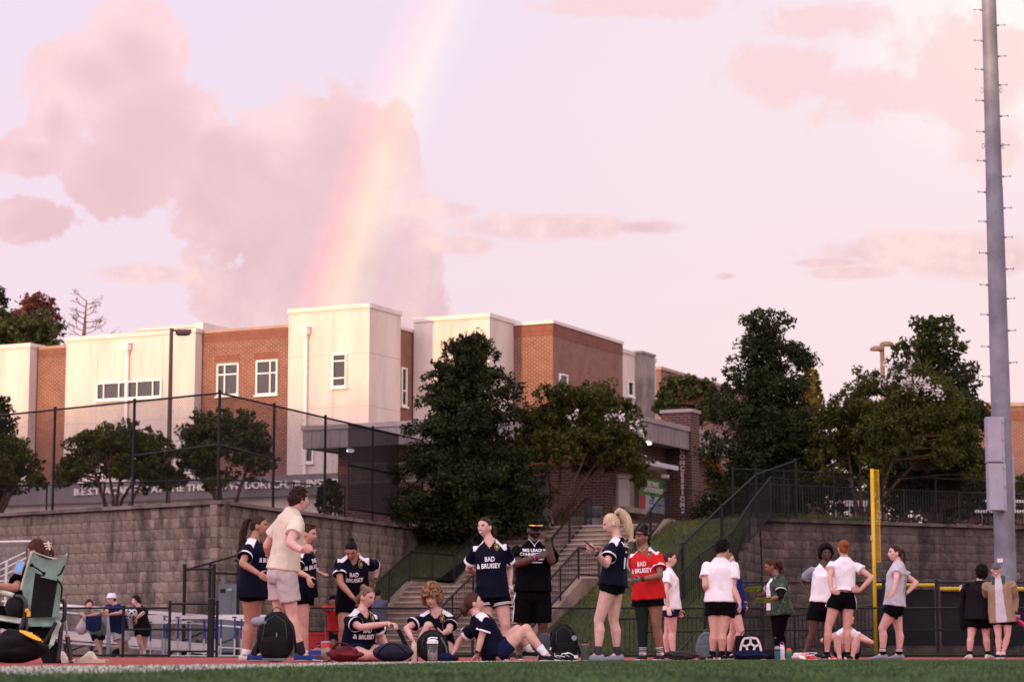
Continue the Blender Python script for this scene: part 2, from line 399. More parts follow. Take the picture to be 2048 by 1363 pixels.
# a strip of trodden earth below the concession pillar
v = []; f = []
for i in range(15):
    for j in range(7):
        s = i / 14; p = SV(6.15 + 1.9 * j / 6 * (.4 + .6 * math.sin(math.pi * min(1, s * 1.3 + .1))), -.1 - 4.6 * s, 0)
        t = 1 - (4.6 * s + .3) / 11.4
        v.append((p.x, p.y, TZ * max(t, 0) ** .92 + .09 + .05 * noise.noise(Vector((p.x * 3, p.y * 3, 0))) - .09 * abs(j - 3) / 3))
for i in range(14):
    for j in range(6): k = i * 7 + j; f.append((k, k + 7, k + 8, k + 1))
mk('earth_path', v, f, 'bare_earth', smooth=True, kind='structure')
# blades on the embankments
M('blade', (.072, .080, .017), .9, .35, .6, coord='World', col2=(.030, .048, .011))
def blades(name, quads, n, hmin, hmax, label, w=.012):
    vv = []; ff = []
    for _ in range(n):
        q = random.choice(quads); a, b, c, d = q; s, t = random.random(), random.random()
        p = (a.lerp(b, s)).lerp(d.lerp(c, s), t); an = random.random() * 6.28; h = random.uniform(hmin, hmax)
        dx = Vector((math.cos(an), math.sin(an), 0)) * w; k = len(vv)
        vv += [p - dx, p + dx, p + Vector((random.gauss(0, .35) * h, random.gauss(0, .35) * h, h))]; ff.append((k, k + 1, k + 2))
    o = mk(name, vv, ff, 'blade', kind='stuff'); tag(o, label, 'grass')
def quads_of(v, nu, nv):
    v = [Vector(p) for p in v]; return [(v[j * (nu + 1) + i], v[j * (nu + 1) + i + 1], v[(j + 1) * (nu + 1) + i + 1], v[(j + 1) * (nu + 1) + i]) for j in range(nv) for i in range(nu)]
blades('slope_blades', quads_of(sv1, 36, 40), 22000, .05, .16, 'long green grass on the bank left of the stairs')
blades('slope_blades', quads_of(sv2, 30, 40), 12000, .05, .14, 'green grass on the bank right of the stairs')
gv = [Vector((-2.5, 55.1, 0)), Vector((15, 55.1, 0)), Vector((15, 60, 0)), Vector((-2.5, 60, 0))]
blades('verge_blades', [gv], 26000, .04, .16, 'mown grass strip behind the low fence')
gv = [R0 + nbr * .35 + Vector((0, 0, TZ)), R0 + tr * 4.6 + nbr * .35 + Vector((0, 0, TZ)), R0 + tr * 4.6 + nbr * 2.0 + Vector((0, 0, TZ)), R0 + nbr * 2.2 + Vector((0, 0, TZ))]
blades('terrace_blades', [gv], 4500, .08, .30, 'tufts of grass on top of the right retaining wall')

# ------------------------------------------------------------------ retaining walls of split-face block
def stain_mat(name, ca, cb, dark):
    m = bpy.data.materials.new(name); m.use_nodes = True; t = m.node_tree; q = G(t); b = t.nodes['Principled BSDF']
    ge = t.nodes.new('ShaderNodeNewGeometry'); oi = t.nodes.new('ShaderNodeObjectInfo')
    mp = t.nodes.new('ShaderNodeMapping'); mp.inputs['Scale'].default_value = (1.1, 1.1, .28); t.links.new(ge.outputs['Position'], mp.inputs[0])
    st = q.noise(mp.outputs[0], 1.6, 6, .65); fine = q.noise(ge.outputs['Position'], 22, 5, .7); blot = q.noise(ge.outputs['Position'], .7, 4, .6)
    c = q.mix(q.ss(fine.outputs[0], .3, .7), cb, ca)
    c = q.mix(q.m('MULTIPLY', q.ss(st.outputs[0], .44, .64), .85), c, dark)
    c = q.mix(q.m('MULTIPLY', q.ss(blot.outputs[0], .5, .75), .35), c, tuple(x * 1.5 for x in ca))
    f = q.m('ADD', .68, q.m('MULTIPLY', oi.outputs['Random'], .6))
    sc = t.nodes.new('ShaderNodeVectorMath'); sc.operation = 'SCALE'; t.links.new(c, sc.inputs[0]); t.links.new(f, sc.inputs[3])
    t.links.new(sc.outputs[0], b.inputs['Base Color']); b.inputs['Roughness'].default_value = .95
    bp = t.nodes.new('ShaderNodeBump'); bp.inputs['Strength'].default_value = .7; bp.inputs['Distance'].default_value = .03
    t.links.new(fine.outputs[0], bp.inputs['Height']); t.links.new(bp.outputs[0], b.inputs['Normal']); MATS[name] = m
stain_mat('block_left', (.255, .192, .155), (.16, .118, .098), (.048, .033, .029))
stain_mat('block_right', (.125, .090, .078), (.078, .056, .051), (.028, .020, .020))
M('joint', (.03, .022, .02), .95, .2, 3, coord='World')
def block_mesh(name, w, h, d, material, rough):
    mb = MB(); n = 3; v = []; f = []
    for j in range(n + 1):
        for i in range(n + 1):
            edge = i in (0, n) or j in (0, n)
            y = random.uniform(-rough, rough) + (-.008 if edge else .012)
            v.append(((i / n - .5) * w, y, j / n * h))
    for j in range(n):
        for i in range(n): k = j * (n + 1) + i; f.append((k + 1, k, k + n + 1, k + n + 2))
    bk = len(v); v += [(-w / 2, -d, 0), (w / 2, -d, 0), (w / 2, -d, h), (-w / 2, -d, h)]
    top = [n * (n + 1) + i for i in range(n + 1)]; bot = list(range(n + 1)); lf = [j * (n + 1) for j in range(n + 1)]; rt = [j * (n + 1) + n for j in range(n + 1)]
    f += [tuple(top[::-1]) [::-1] + (bk + 2, bk + 3), tuple(bot[::-1]) + (bk, bk + 1), tuple(lf) + (bk + 3, bk), tuple(rt[::-1]) + (bk + 1, bk + 2)]
    me = bpy.data.meshes.new(name); me.from_pydata(v, [], f); me.materials.append(mat(material)); me.update(); return me
def block_wall(name, label, segs, topz, courses, bw, material, capmat, tops=None, setback=.010):
    """segs: list of (p, q) base lines, front face on the right-hand side of p->q"""
    th = thing(name, label, 'retaining wall', (segs[0][0].x, segs[0][0].y, 0))
    ch = topz / courses; mesh = [block_mesh('block', bw - .010, ch - .012, .22, material, .010) for _ in range(5)]
    pieces = []
    for si, (p, q) in enumerate(segs):
        t = (q - p).normalized(); L = (q - p).length; nf = Vector((t.y, -t.x, 0))
        for c in range(courses):
            nmax = L
            x = (-.5 if c % 2 else 0) * bw
            while x < L - .05:
                w = bw * random.uniform(.96, 1.04); cx = min(max(x + bw / 2, bw * .5), L - bw * .5)
                pos = p + t * cx - nf * (setback * c) + ZA * (c * ch)
                if tops is None or tops(si, cx, L) >= (c + 1) * ch - .02:
                    mx = Matrix((( t.x, nf.x, 0, pos.x), (t.y, nf.y, 0, pos.y), (0, 0, 1, pos.z), (0, 0, 0, 1)))
                    vis = pos.z > .1 and -40 < 1024 + pos.x / pos.y * FPX < 2090
                    pieces.append((vis, pos.length, mx, t))
                x += bw
        if tops is None:
            mb = MB(); a, b = p - nf * .34 + t * .35, q - nf * .34 - t * .35
            mb.bar(a + ZA * (topz / 2 - .05) - nf * .0, b + ZA * (topz / 2 - .05), .3, topz - .1)
            mb.out('core', 'joint', th)
    vis = sorted([x for x in pieces if x[0]], key=lambda x: x[1]); rest = [x for x in pieces if not x[0]] + vis[298:]
    for k, x in enumerate(vis[:298]): place('block', mesh[k % 5], x[2], th)
    mb = MB()
    for k, x in enumerate(rest):
        me = mesh[k % 5]; mb.add([x[2] @ vv.co for vv in me.vertices], [tuple(pp.vertices) for pp in me.polygons])
    if rest: mb.out('blocks', material, th, kind='stuff')
    if tops is None:
        for (p, q) in segs:
            t = (q - p).normalized(); nf = Vector((t.y, -t.x, 0)); n = max(1, int((q - p).length / 1.2)); L = (q - p).length
            for i in range(n):
                a = p + t * (L * i / n + .003) - nf * .18 + ZA * (topz + .05); b = p + t * (L * (i + 1) / n - .003) - nf * .18 + ZA * (topz + .05)
                mb = MB(); mb.bar(a, b, .40, .10); mb.out('coping', capmat, th)
    return th
stain_mat('cap_left', (.20, .155, .145), (.14, .105, .10), (.07, .05, .048))
block_wall('retaining_wall', 'tall tan split-face block retaining wall under the tall black fence on the left', [(W0, W1), (W1, W2)], TZ - .1, 14, .345, 'block_left', 'cap_left')
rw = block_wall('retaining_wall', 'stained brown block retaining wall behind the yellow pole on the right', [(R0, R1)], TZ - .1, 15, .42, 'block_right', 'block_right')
def tops_end(si, x, L): return .5 + (TZ - .3) * (x / L)
rwe = block_wall('retaining_wall', 'stepped end of the block wall climbing the bank right of the stairs', [(RE, R0)], TZ, 15, .42, 'block_right', 'block_right', tops=tops_end)

# ------------------------------------------------------------------ the stairs
RISE = TZ / 26.0
st = thing('staircase', 'wide concrete staircase climbing the grass bank to the brick stand', 'stairs', tuple(SV(3, -10.8, 0)))
me = None; mb = MB(); mb.box((0, .16, -RISE / 2 - .04), (5.5, .32, RISE + .08), None); mb.box((0, -.018, -.026), (5.5, .040, .050), mi=1)
rot = Matrix(((UA.x, VA.x, 0), (UA.y, VA.y, 0), (0, 0, 1))).to_4x4()
stepm2 = bpy.data.meshes.new('step'); stepm2.from_pydata([tuple(v) for v in mb.v], [], mb.f); stepm2.materials.append(MATS['concrete']); stepm2.materials.append(MATS['concrete_light']); stepm2.polygons.foreach_set('material_index', mb.mi)
for k in range(26):
    v0 = -10.8 + .3 * k if k < 13 else -3.9 + .3 * (k - 13)
    place('step', stepm2, Matrix.Translation(SV(3, v0, (k + 1) * RISE)) @ rot, st)
LZ = 13 * RISE
mb = MB(); mb.box(SV(3, -5.29, LZ - .16), (5.5, 2.78, .30), (UA, VA, ZA)); mb.out('landing', 'concrete', st)
for u0 in (0.0, 5.75):
    pr = [(-11.0, -.1), (-11.0, .22), (-6.95, LZ + .16), (-3.95, LZ + .16), (0.0, TZ + .16), (.55, TZ + .16), (.55, TZ - .6), (-3.4, LZ - .6), (-7, LZ - .6), (-10, -.1)]
    n = len(pr); v = [SV(u0, a, b) for a, b in pr] + [SV(u0 + .25, a, b) for a, b in pr]
    mk('cheek_wall', v, [tuple(range(n)), tuple(reversed(range(n, 2 * n)))] + [(i, i + n, (i + 1) % n + n, (i + 1) % n) for i in range(n)], 'concrete', st)

def railing(name, label, pts, h=.95, post=.055, gap=.115, pick=.020, rail=.062, cat='railing', group=None, postgap=1.7, low=.12, material='black_metal', mid=None, poststops=True):
    th = thing(name, label, cat, tuple(pts[0]), group)
    up = ZA * h
    mb = MB(); mb.tube([p + up for p in pts], rail * .55, 8); mb.out('top_rail', material, th)
    mb = MB(); mb.tube([p + ZA * low for p in pts], rail * .45, 6); mb.out('bottom_rail', material, th)
    if mid:
        mb = MB(); mb.tube([p + ZA * mid for p in pts], rail * .4, 6); mb.out('middle_rail', material, th)
    pk = MB()
    for i in range(len(pts) - 1):
        a, b = pts[i], pts[i + 1]; L = (b - a).length; n = max(1, round(L / postgap))
        for k in range(n + (1 if i == len(pts) - 2 else 0)):
            q = a.lerp(b, k / n); mb = MB(); mb.bar(q - ZA * .05, q + up * (1.0 if True else 1), post); mb.out('post', material, th)
        if pick:
            m = int(L / gap)
            for k in range(1, m):
                q = a.lerp(b, k / m); pk.bar(q + ZA * low, q + up, pick)
    if pick: pk.out('pickets', material, th, kind='stuff')
    return th
cz = .16
def stair_rail(u, label, full=True, zc=0.0, top=True):
    pts = [SV(u, -10.9, .22 + zc), SV(u, -6.95, LZ + zc), SV(u, -3.95, LZ + zc), SV(u, 0.0, TZ + zc)]
    if top: pts.append(SV(u, .45, TZ + zc))
    railing('stair_railing', label, pts, .92, group='railings of the staircase')
stair_rail(.12, 'black picket railing on the left edge of the staircase', zc=cz)
stair_rail(3.0, 'black picket railing up the middle of the staircase', zc=0)
stair_rail(5.88, 'black picket railing on the right edge of the staircase', zc=cz)
# ================================================================== BUILDINGS
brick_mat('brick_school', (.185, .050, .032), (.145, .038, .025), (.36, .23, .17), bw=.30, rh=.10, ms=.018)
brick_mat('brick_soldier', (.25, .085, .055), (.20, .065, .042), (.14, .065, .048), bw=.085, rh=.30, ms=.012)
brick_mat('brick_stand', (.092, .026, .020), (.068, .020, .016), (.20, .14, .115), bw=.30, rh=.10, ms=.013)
brick_mat('brick_far', (.17, .065, .052), (.14, .052, .042), (.28, .18, .15), bw=.30, rh=.10, ms=.018)
M('stucco', (.63, .535, .48), .9, .06, .9, .15, 60, coord='World', stretch=(1, 1, .22))
M('stucco_joint', (.42, .34, .30), .9, .1, 1, coord='World')
M('coping_metal', (.66, .57, .52), .5, .05, 1, coord='World')
M('coping_brown', (.36, .22, .17), .6, .08, 1, coord='World')
M('white_frame', (.80, .76, .72), .5, .04, 3, coord='World')
M('downspout', (.78, .70, .66), .5, .04, 2, coord='World')
M('metal_panel', (.27, .215, .21), .55, .08, .8, .05, 10, coord='World')
M('metal_trim', (.33, .265, .26), .5, .06, .8, coord='World')
M('soffit', (.16, .13, .13), .8, .1, 2, coord='World')
M('room_dark', (.02, .018, .016), .9, .3, 1.6, coord='World', col2=(.28, .21, .08))
M('old_block', (.30, .25, .22), .95, .3, .6, .5, 12, coord='World', col2=(.11, .085, .08))
def glass_mat(name, tint, rough=.04):
    m = bpy.data.materials.new(name); m.use_nodes = True; t = m.node_tree; t.nodes.clear(); q = G(t)
    o = t.nodes.new('ShaderNodeOutputMaterial'); mx = t.nodes.new('ShaderNodeMixShader'); gl = t.nodes.new('ShaderNodeBsdfGlossy'); tr = t.nodes.new('ShaderNodeBsdfTransparent')
    fr = t.nodes.new('ShaderNodeFresnel'); fr.inputs[0].default_value = 1.45
    gl.inputs['Roughness'].default_value = rough; gl.inputs['Color'].default_value = (.9, .9, .9, 1); tr.inputs['Color'].default_value = (*tint, 1)
    f = q.m('ADD', fr.outputs[0], .01, clamp=True); t.links.new(f, mx.inputs[0]); t.links.new(tr.outputs[0], mx.inputs[1]); t.links.new(gl.outputs[0], mx.inputs[2]); t.links.new(mx.outputs[0], o.inputs[0]); MATS[name] = m
glass_mat('window_glass', (.55, .55, .5))

FO = P(735, 1100, 110.0); FO.z = 0                 # front right corner of the white tower
def FB(u, v, z): return FO + UA * u + VA * v + ZA * z
def fplane(px, py, v):
    """facade coordinates (u, z) where a photo pixel meets the plane at depth v"""
    d = ray(px, py); p0 = FO + VA * v; t = (p0 - CO).dot(VA) / d.dot(VA); q = CO + d * t
    return (q - FO).dot(UA), q.z
def splane(px, py, u):
    d = ray(px, py); p0 = FO + UA * u; t = (p0 - CO).dot(UA) / d.dot(UA); q = CO + d * t
    return (q - FO).dot(VA), q.z
AX = (UA, VA, ZA)
school = thing('school_building', 'long three-storey school of red brick and cream stucco blocks on the terrace', 'building', (FO.x, FO.y, TZ))
def bbox(name, u0, u1, v0, v1, z0, z1, m, par=school, uv=True):
    mb = MB(); mb.box(FB((u0 + u1) / 2, (v0 + v1) / 2, (z0 + z1) / 2), (u1 - u0, v1 - v0, z1 - z0), AX); return mb.out(name, m, par, uv=uv)
GZ = TZ - .05
def coping(u0, u1, v0, v1, z, m='coping_metal', h=.22):
    bbox('coping', u0 - .06, u1 + .06, v0 - .06, v1 + .06, z, z + h, m)
RB = .62
# left white blocks and brick bays
zA = fplane(57, 694, 0)[1]; uA1 = fplane(57, 800, 0)[0]; uA0 = fplane(-120, 800, 0)[0]
uB0, zB = fplane(133, 690, 0); uB1 = fplane(391, 664, 0)[0]; zB = fplane(391, 664, 0)[1]
uT0 = fplane(576, 760, 0)[0]; zT = fplane(735, 615, 0)[1]
zBr1 = fplane(100, 697, RB)[1]; zBr2 = fplane(500, 660, RB)[1]
wall1 = bbox('stucco_wall', uA0, uA1, 0, 10, GZ, zA, 'stucco'); coping(uA0, uA1, 0, 10, zA)
bbox('brick_wall', uA1 + .001, uB0, RB, 10, GZ, zBr1, 'brick_school'); coping(uA1, uB0, RB, 9.9, zBr1, 'coping_brown', .14)
bbox('soldier_course', uA1 + .001, uB0, RB - .02, RB - .001, zBr1 - .42, zBr1 - .05, 'brick_soldier')
wallB = bbox('stucco_wall', uB0, uB1, 0, 10.2, GZ, zB, 'stucco'); coping(uB0, uB1, 0, 10.2, zB)
wall_br = bbox('brick_wall', uB1 + .001, uT0, RB, 10, GZ, zBr2, 'brick_school'); coping(uB1, uT0, RB, 9.9, zBr2, 'coping_brown', .14)
bbox('soldier_course', uB1 + .001, uT0, RB - .02, RB - .001, zBr2 - .52, zBr2 - .05, 'brick_soldier')
# tower
TV = 3.17
bbox('stucco_wall', uT0, 0, 0, TV, GZ, zT, 'stucco'); coping(uT0, 0, 0, TV, zT)
# brick return and the second block
V2 = 5.0
u2a = fplane(827, 760, V2)[0]; u2b = fplane(979, 700, V2)[0]; z2 = fplane(979, 634, V2)[1]
zr = splane(803, 659, -.35)[1]
bbox('brick_wall', -8, -.35, TV, V2 + 4, GZ, zr, 'brick_school'); coping(-8, -.35, TV, V2 + 4, zr, 'coping_metal', .14)
V3 = V2 + 2.75
bbox('stucco_wall', u2a, u2b, V2, V3 + 2, GZ, z2, 'stucco'); coping(u2a, u2b, V2, V3 + 2, z2)
u3b = fplane(1106, 720, V3)[0]; z3 = fplane(1106, 646, V3)[1]; v3e = splane(1245, 700, u3b)[0]
bbox('brick_wall', u2b - .5, u3b, V3, v3e, GZ, z3, 'brick_school'); coping(u2b - .2, u3b, V3, v3e, z3, 'coping_metal', .16)
bbox('soldier_course', u2b + .01, u3b, V3 - .02, V3 - .001, z3 - .62, z3 - .05, 'brick_soldier')
bbox('soldier_course', u3b + .001, u3b + .02, V3, v3e, z3 - .62, z3 - .05, 'brick_soldier')
# stucco tail and the mouldy block chimney
v4 = v3e; z4 = splane(1250, 706, u3b - .6)[1]; v4e = splane(1270, 760, u3b - .6)[0]
bbox('stucco_wall', u3b - 4, u3b - .6, v4, v4e + 3, GZ, z4, 'stucco'); coping(u3b - 4, u3b - .6, v4 + .1, v4e + 3, z4)
z5 = splane(1280, 705, u3b - .2)[1]; v5e = splane(1296, 760, u3b - .2)[0]
bbox('chimney', u3b - 2.4, u3b - .2, v4e + .02, v5e + 1, GZ, z5, 'old_block'); coping(u3b - 2.4, u3b - .2, v4e + .02, v5e + 1, z5, 'old_block', .14)
# roof screen behind the left block
su0, sz0 = fplane(264, 668, 2.5); su1 = fplane(392, 650, 2.5)[0]; sz1 = fplane(350, 652, 2.5)[1]
bbox('roof_screen', su0 - 1.7, su0 + .12, 2.6, 6, zB + .1, sz1 - .35, 'stucco')
sc = bbox('roof_screen', su0 + .12, su1 + .35, 5.4, 6, zB + .1, sz1, 'stucco')
bbox('roof_screen', su1 - .1, su1 + .42, 2.5, 6, zB + .1, sz1 + .1, 'stucco')
bbox('roof_screen', su0 + .12, su1 - .1, 2.5, 6, sz1 - .12, sz1 + .02, 'stucco')
M('louvre', (.10, .055, .045), .8, .2, 2, coord='World')
bbox('louvre_panel', su0 + .12, su1 - .1, 4.6, 4.7, zB + .1, sz1 - .12, 'louvre')
for k in range(5):
    a = su0 + .3 + (su1 - su0 - .5) * k / 4.3; mb = MB(); mb.bar(FB(a, 2.6, zB + .75), FB(a + .5, 4.5, sz1 - .2), .07); mb.out('brace', 'coping_metal', school)
# panel joints in the stucco
def hjoint(u0, u1, v, z): bbox('stucco_joint', u0 + .02, u1 - .02, v - .004, v + .05, z - .012, z + .012, 'stucco_joint', uv=False)
def vjoint(u, v, z0, z1): bbox('stucco_joint', u - .010, u + .010, v - .0035, v + .05, z0, z1, 'stucco_joint', uv=False)
def sjoint(u, v0, v1, z): bbox('stucco_joint', u - .05, u + .004, v0 + .02, v1 - .02, z - .015, z + .015, 'stucco_joint', uv=False)
for py in (710, 815): z = fplane(650, py, 0)[1]; hjoint(uT0, 0, 0, z); sjoint(0, 0, TV, z)
vjoint(fplane(667, 680, 0)[0], 0, GZ, zT)
z = fplane(250, 842, 0)[1]; hjoint(uB0, uB1, 0, z); hjoint(uA0, uA1, 0, z); vjoint(fplane(195, 720, 0)[0], 0, fplane(195, 842, 0)[1], zB); vjoint(fplane(326, 720, 0)[0], 0, fplane(326, 842, 0)[1], zB)
z = fplane(900, 740, V2)[1]; hjoint(u2a, u2b, V2, z); sjoint(u2b, V2, V3, z); vjoint(fplane(903, 700, V2)[0], V2, z, z2)
# windows
def window(x0, y0, x1, y1, v, mull=(), trans=(), side=None, fr=.075):
    if side is None:
        u0, z1 = fplane(x0, y0, v); u1, z0 = fplane(x1, y1, v); z1 = (z1 + fplane(x1, y0, v)[1]) / 2; z0 = (z0 + fplane(x0, y1, v)[1]) / 2; z1b = z1
        F = lambda a, b, c: FB(a, v + b, c)
    else:
        u0, z1 = splane(x0, y0, side); u1, z0 = splane(x1, y1, side); F = lambda a, b, c: FB(side - b, a, c); z0 = (z0 + splane(x0, y1, side)[1]) / 2; z1 = (z1 + splane(x1, y0, side)[1]) / 2
    w = u1 - u0; h = z1 - z0
    if side is None: ax = AX
    else: ax = (VA, -UA, ZA)
    rc = MB(); rc.box(F((u0 + u1) / 2, -.004, (z0 + z1) / 2), (w, .012, h), ax); win = rc.out('window', 'room_dark', school)
    fm = MB()
    for a in (u0 + fr / 2, u1 - fr / 2): fm.box(F(a, -.06, (z0 + z1) / 2), (fr, .10, h), ax)
    for c in (z0 + fr / 2, z1 - fr / 2): fm.box(F((u0 + u1) / 2, -.061, c), (w - 2 * fr, .098, fr), ax)
    fm.out('frame', 'white_frame', win)
    us = [u0 + fr] + [u0 + w * m for m in mull] + [u1 - fr]; zs = [z0 + fr] + [z0 + h * m for m in trans] + [z1 - fr]
    for m in us[1:-1]: b = MB(); b.box(F(m, -.0605, (z0 + z1) / 2), (.06, .09, h - 2 * fr), ax); b.out('mullion', 'white_frame', win)
    for m in zs[1:-1]: b = MB(); b.box(F((u0 + u1) / 2, -.0595, m), (w - 2 * fr, .085, .06), ax); b.out('transom', 'white_frame', win)
    for i in range(len(us) - 1):
        for j in range(len(zs) - 1):
            b = MB(); b.box(F((us[i] + us[i + 1]) / 2, -.035, (zs[j] + zs[j + 1]) / 2), (us[i + 1] - us[i], .01, zs[j + 1] - zs[j]), ax); b.out('pane', 'window_glass', win)
    b = MB(); b.box(F((u0 + u1) / 2, -.09, z0 - .05), (w + .12, .18, .08), ax); b.out('sill', 'white_frame', win)
window(195, 762, 324, 797, 0, (.115, .35, .47, .63, .87))
window(436, 727, 478, 791, RB, (.36,), (.66,)); window(514, 720, 556, 789, RB, (.66,), (.62,))
window(666, 707, 694, 774, 0, (), (.27, .78))
window(801, 735, 811, 812, 0, (), (.4,), side=-.35); window(1117, 748, 1133, 790, 0, (), (.5,), side=u3b)
window(1253, 762, 1265, 792, 0, (), (), side=u3b - .6)
window(606, 880, 628, 925, 0, (), ())
# lintels of soldier brick over the brick-bay windows
for (a, b, t) in ((430, 480, 718), (508, 557, 713)):
    u0, z = fplane(a, t, RB); u1 = fplane(b, t, RB)[0]; bbox('lintel', u0, u1, RB - .015, RB, z - .16, z + .14, 'brick_soldier')
# downspouts with conductor heads
for (px, ty, v, by) in ((258, 687, 0, 850), (615, 655, 0, 1000)):
    u0, z = fplane(px, ty, v); mb = MB(); mb.box(FB(u0, v - .19, z - .19), (.36, .34, .34), AX); mb.box(FB(u0, v - .2, z + .0), (.42, .38, .05), AX)
    mb.box(FB(u0, v - .17, z - .44), (.22, .22, .17), AX); h = mb.out('conductor_head', 'downspout', school)
    zb = GZ; mb = MB(); mb.box(FB(u0, v - .11, (z - .5 + zb) / 2), (.16, .14, z - .5 - zb), AX); mb.out('downspout', 'downspout', school)
# low sign wall with the school name
sgn_v = -14.0
def spt(px, py): u0, z0 = fplane(px, py, sgn_v); return u0, z0
ua, _ = spt(-60, 1000); ub, _ = spt(700, 960); zt = spt(600, 948)[1]; zb = spt(600, 985)[1]
M('sign_wall', (.18, .15, .155), .8, .08, .8, .1, 20, coord='World')
sw = thing('sign_wall', 'long grey wall with the school name in raised serif letters behind the tall fence', 'sign', tuple(FB(ua, sgn_v, TZ)))
bbox('fascia', ua, ub, sgn_v, sgn_v + .6, zb - .1, zt, 'sign_wall', sw); bbox('wall', ua + .1, ub - .1, sgn_v + .45, sgn_v + .9, GZ, zb - .1, 'stucco', sw)
M('letter_white', (.78, .70, .67), .6, .05, 3, coord='World')
lu0 = spt(150, 985)[0]; txt = 'B.E.S.T. ACADEMY AT THE THOMAS W. DORTCH, JR. INSTITUTE'
vv, ff = text_mesh(txt, 1.0, 0, .012, align='LEFT', spacing=1.02)
wd = max(p.x for p in vv); lu1 = spt(688, 958)[0]; sx = (lu1 + .6 - lu0) / wd; hh = (zt - zb) * .50
ymin = min(p.y for p in vv); ymax = max(p.y for p in vv); cz_ = (zt + zb) / 2 - .05
vv3, ff3 = text_mesh(txt, 1.0, .06, .012, align='LEFT', spacing=1.02)
mk('lettering', [FB(lu0 + p.x * sx, sgn_v - .07 + p.z * .9, cz_ + (p.y - (ymin + ymax) / 2) / (ymax - ymin) * hh) for p in vv3], ff3, 'letter_white', sw)
# far brick wing on the right and the brick block behind the light pole
fw = thing('school_wing', 'low sunlit brick wing behind the small tree right of the chimney', 'building', (14, 150, TZ))
def fbx(name, px0, px1, Y0, dep, ytop, m, par, z0=TZ - .1):
    a = P(px0, ytop, Y0); u1 = ((px1 - px0) / FPX * Y0) / .72; mb = MB(); c = Vector((a.x, a.y, 0))
    mb.box(c + UA * u1 / 2 + VA * dep / 2 + ZA * (a.z + z0) / 2, (u1, dep, a.z - z0), AX); mb.out('wall', m, par, uv=True)
    mb = MB(); mb.box(c + UA * u1 / 2 + VA * dep / 2 + ZA * (a.z + .1), (u1 + .2, dep + .2, .2), AX); mb.out('coping', 'coping_brown', par)
fbx('wall', 1297, 1316, 150, 34, 740, 'brick_far', fw)
gym = thing('brick_building', 'plain brick building at the right edge behind the light pole', 'building', (30, 125, TZ))
a = P(1940, 812, 125); mb = MB(); mb.box((a.x + 8, 131, (a.z + TZ) / 2), (16, 12, a.z - TZ), None); mb.out('wall', 'brick_far', gym, uv=True)
mb = MB(); mb.box((a.x + 8, 131, a.z + .1), (16.2, 12.2, .2), None); mb.out('coping', 'coping_brown', gym)
mb = MB(); mb.box((a.x + 8, 124.97, a.z - .5), (16, .05, .5), None); mb.out('soldier_course', 'brick_soldier', gym, uv=True)

# ------------------------------------------------------------------ concession stand
CC = Vector((3.3, 80.0, 0))
def CB(u, v, z): return CC + UA * u + VA * v + ZA * z
def cbx(name, u0, u1, v0, v1, z0, z1, m, par, uv=True):
    mb = MB(); mb.box(CB((u0 + u1) / 2, (v0 + v1) / 2, (z0 + z1) / 2), (u1 - u0, v1 - v0, z1 - z0), AX); return mb.out(name, m, par, uv=uv)
def cside(px, py, u):
    d = ray(px, py); t = (CC + UA * u - CO).dot(UA) / d.dot(UA); q = CO + d * t; return (q - CC).dot(VA), q.z
def cfront(px, py, v):
    d = ray(px, py); t = (CC + VA * v - CO).dot(VA) / d.dot(VA); q = CO + d * t; return (q - CC).dot(UA), q.z
stand = thing('concession_stand', 'single-storey brick concession stand with grey metal roof band at the top of the stairs', 'building', tuple(CB(0, 0, TZ)))
zc0, zc1 = 7.62, 8.45
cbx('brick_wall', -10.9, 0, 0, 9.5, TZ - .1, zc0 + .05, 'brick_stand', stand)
cbx('base_course', -10.95, .05, -.05, 9.5, TZ - .1, TZ + .55, 'concrete', stand)
cbx('soldier_course', -10.9, .0, -.02, 0, 6.72, 7.02, 'brick_soldier', stand); cbx('soldier_course', 0, .02, 0, 9.4, 6.72, 7.02, 'brick_soldier', stand)
cbx('roof_deck', -11.8, .8, -.8, 10.3, zc0 + .06, zc1 - .1, 'soffit', stand)
u = -11.9
while u < .85:
    cbx('roof_panel', u, min(u + .385, .9), -.9, -.82, zc0, zc1 - .16, 'metal_panel', stand, False); u += .4
v_ = -.9
while v_ < 10.3:
    cbx('roof_panel', .82, .9, v_ + .01, min(v_ + .385, 10.4), zc0, zc1 - .16, 'metal_panel', stand, False); v_ += .4
cbx('roof_panel', -11.9, -11.82, -.82, 10.4, zc0, zc1 - .16, 'metal_panel', stand, False)
cbx('fascia_cap', -11.95, .95, -.95, -.78, zc1 - .155, zc1 + .02, 'metal_trim', stand, False); cbx('fascia_cap', .78, .95, -.779, 10.4, zc1 - .155, zc1 + .02, 'metal_trim', stand, False)
# tall pillar with the vertical word
pv, pz = cside(1378, 1000, .7); ptop = P(1378, 826, (CB(.7, pv, 0)).y).z
cbx('pillar', -.2, .98, pv - .42, pv + .42, TZ - .2, ptop, 'brick_stand', stand); cbx('pillar_cap', -.26, 1.04, pv - .48, pv + .48, ptop, ptop + .12, 'metal_trim', stand, False)
cbx('pillar_base', -.3, 1.06, pv - .50, pv + .50, TZ - .2, TZ + .45, 'concrete', stand, False)
for k, chh in enumerate('CONCESSIONS'):
    z = P(1360, 902 + (1022 - 902) * k / 10, CB(.98, pv, 0).y).z
    letters('letter', chh, .25, CB(.62, pv - .44, z), UA, ZA, -VA, 'letter_white', stand, .012, .012)
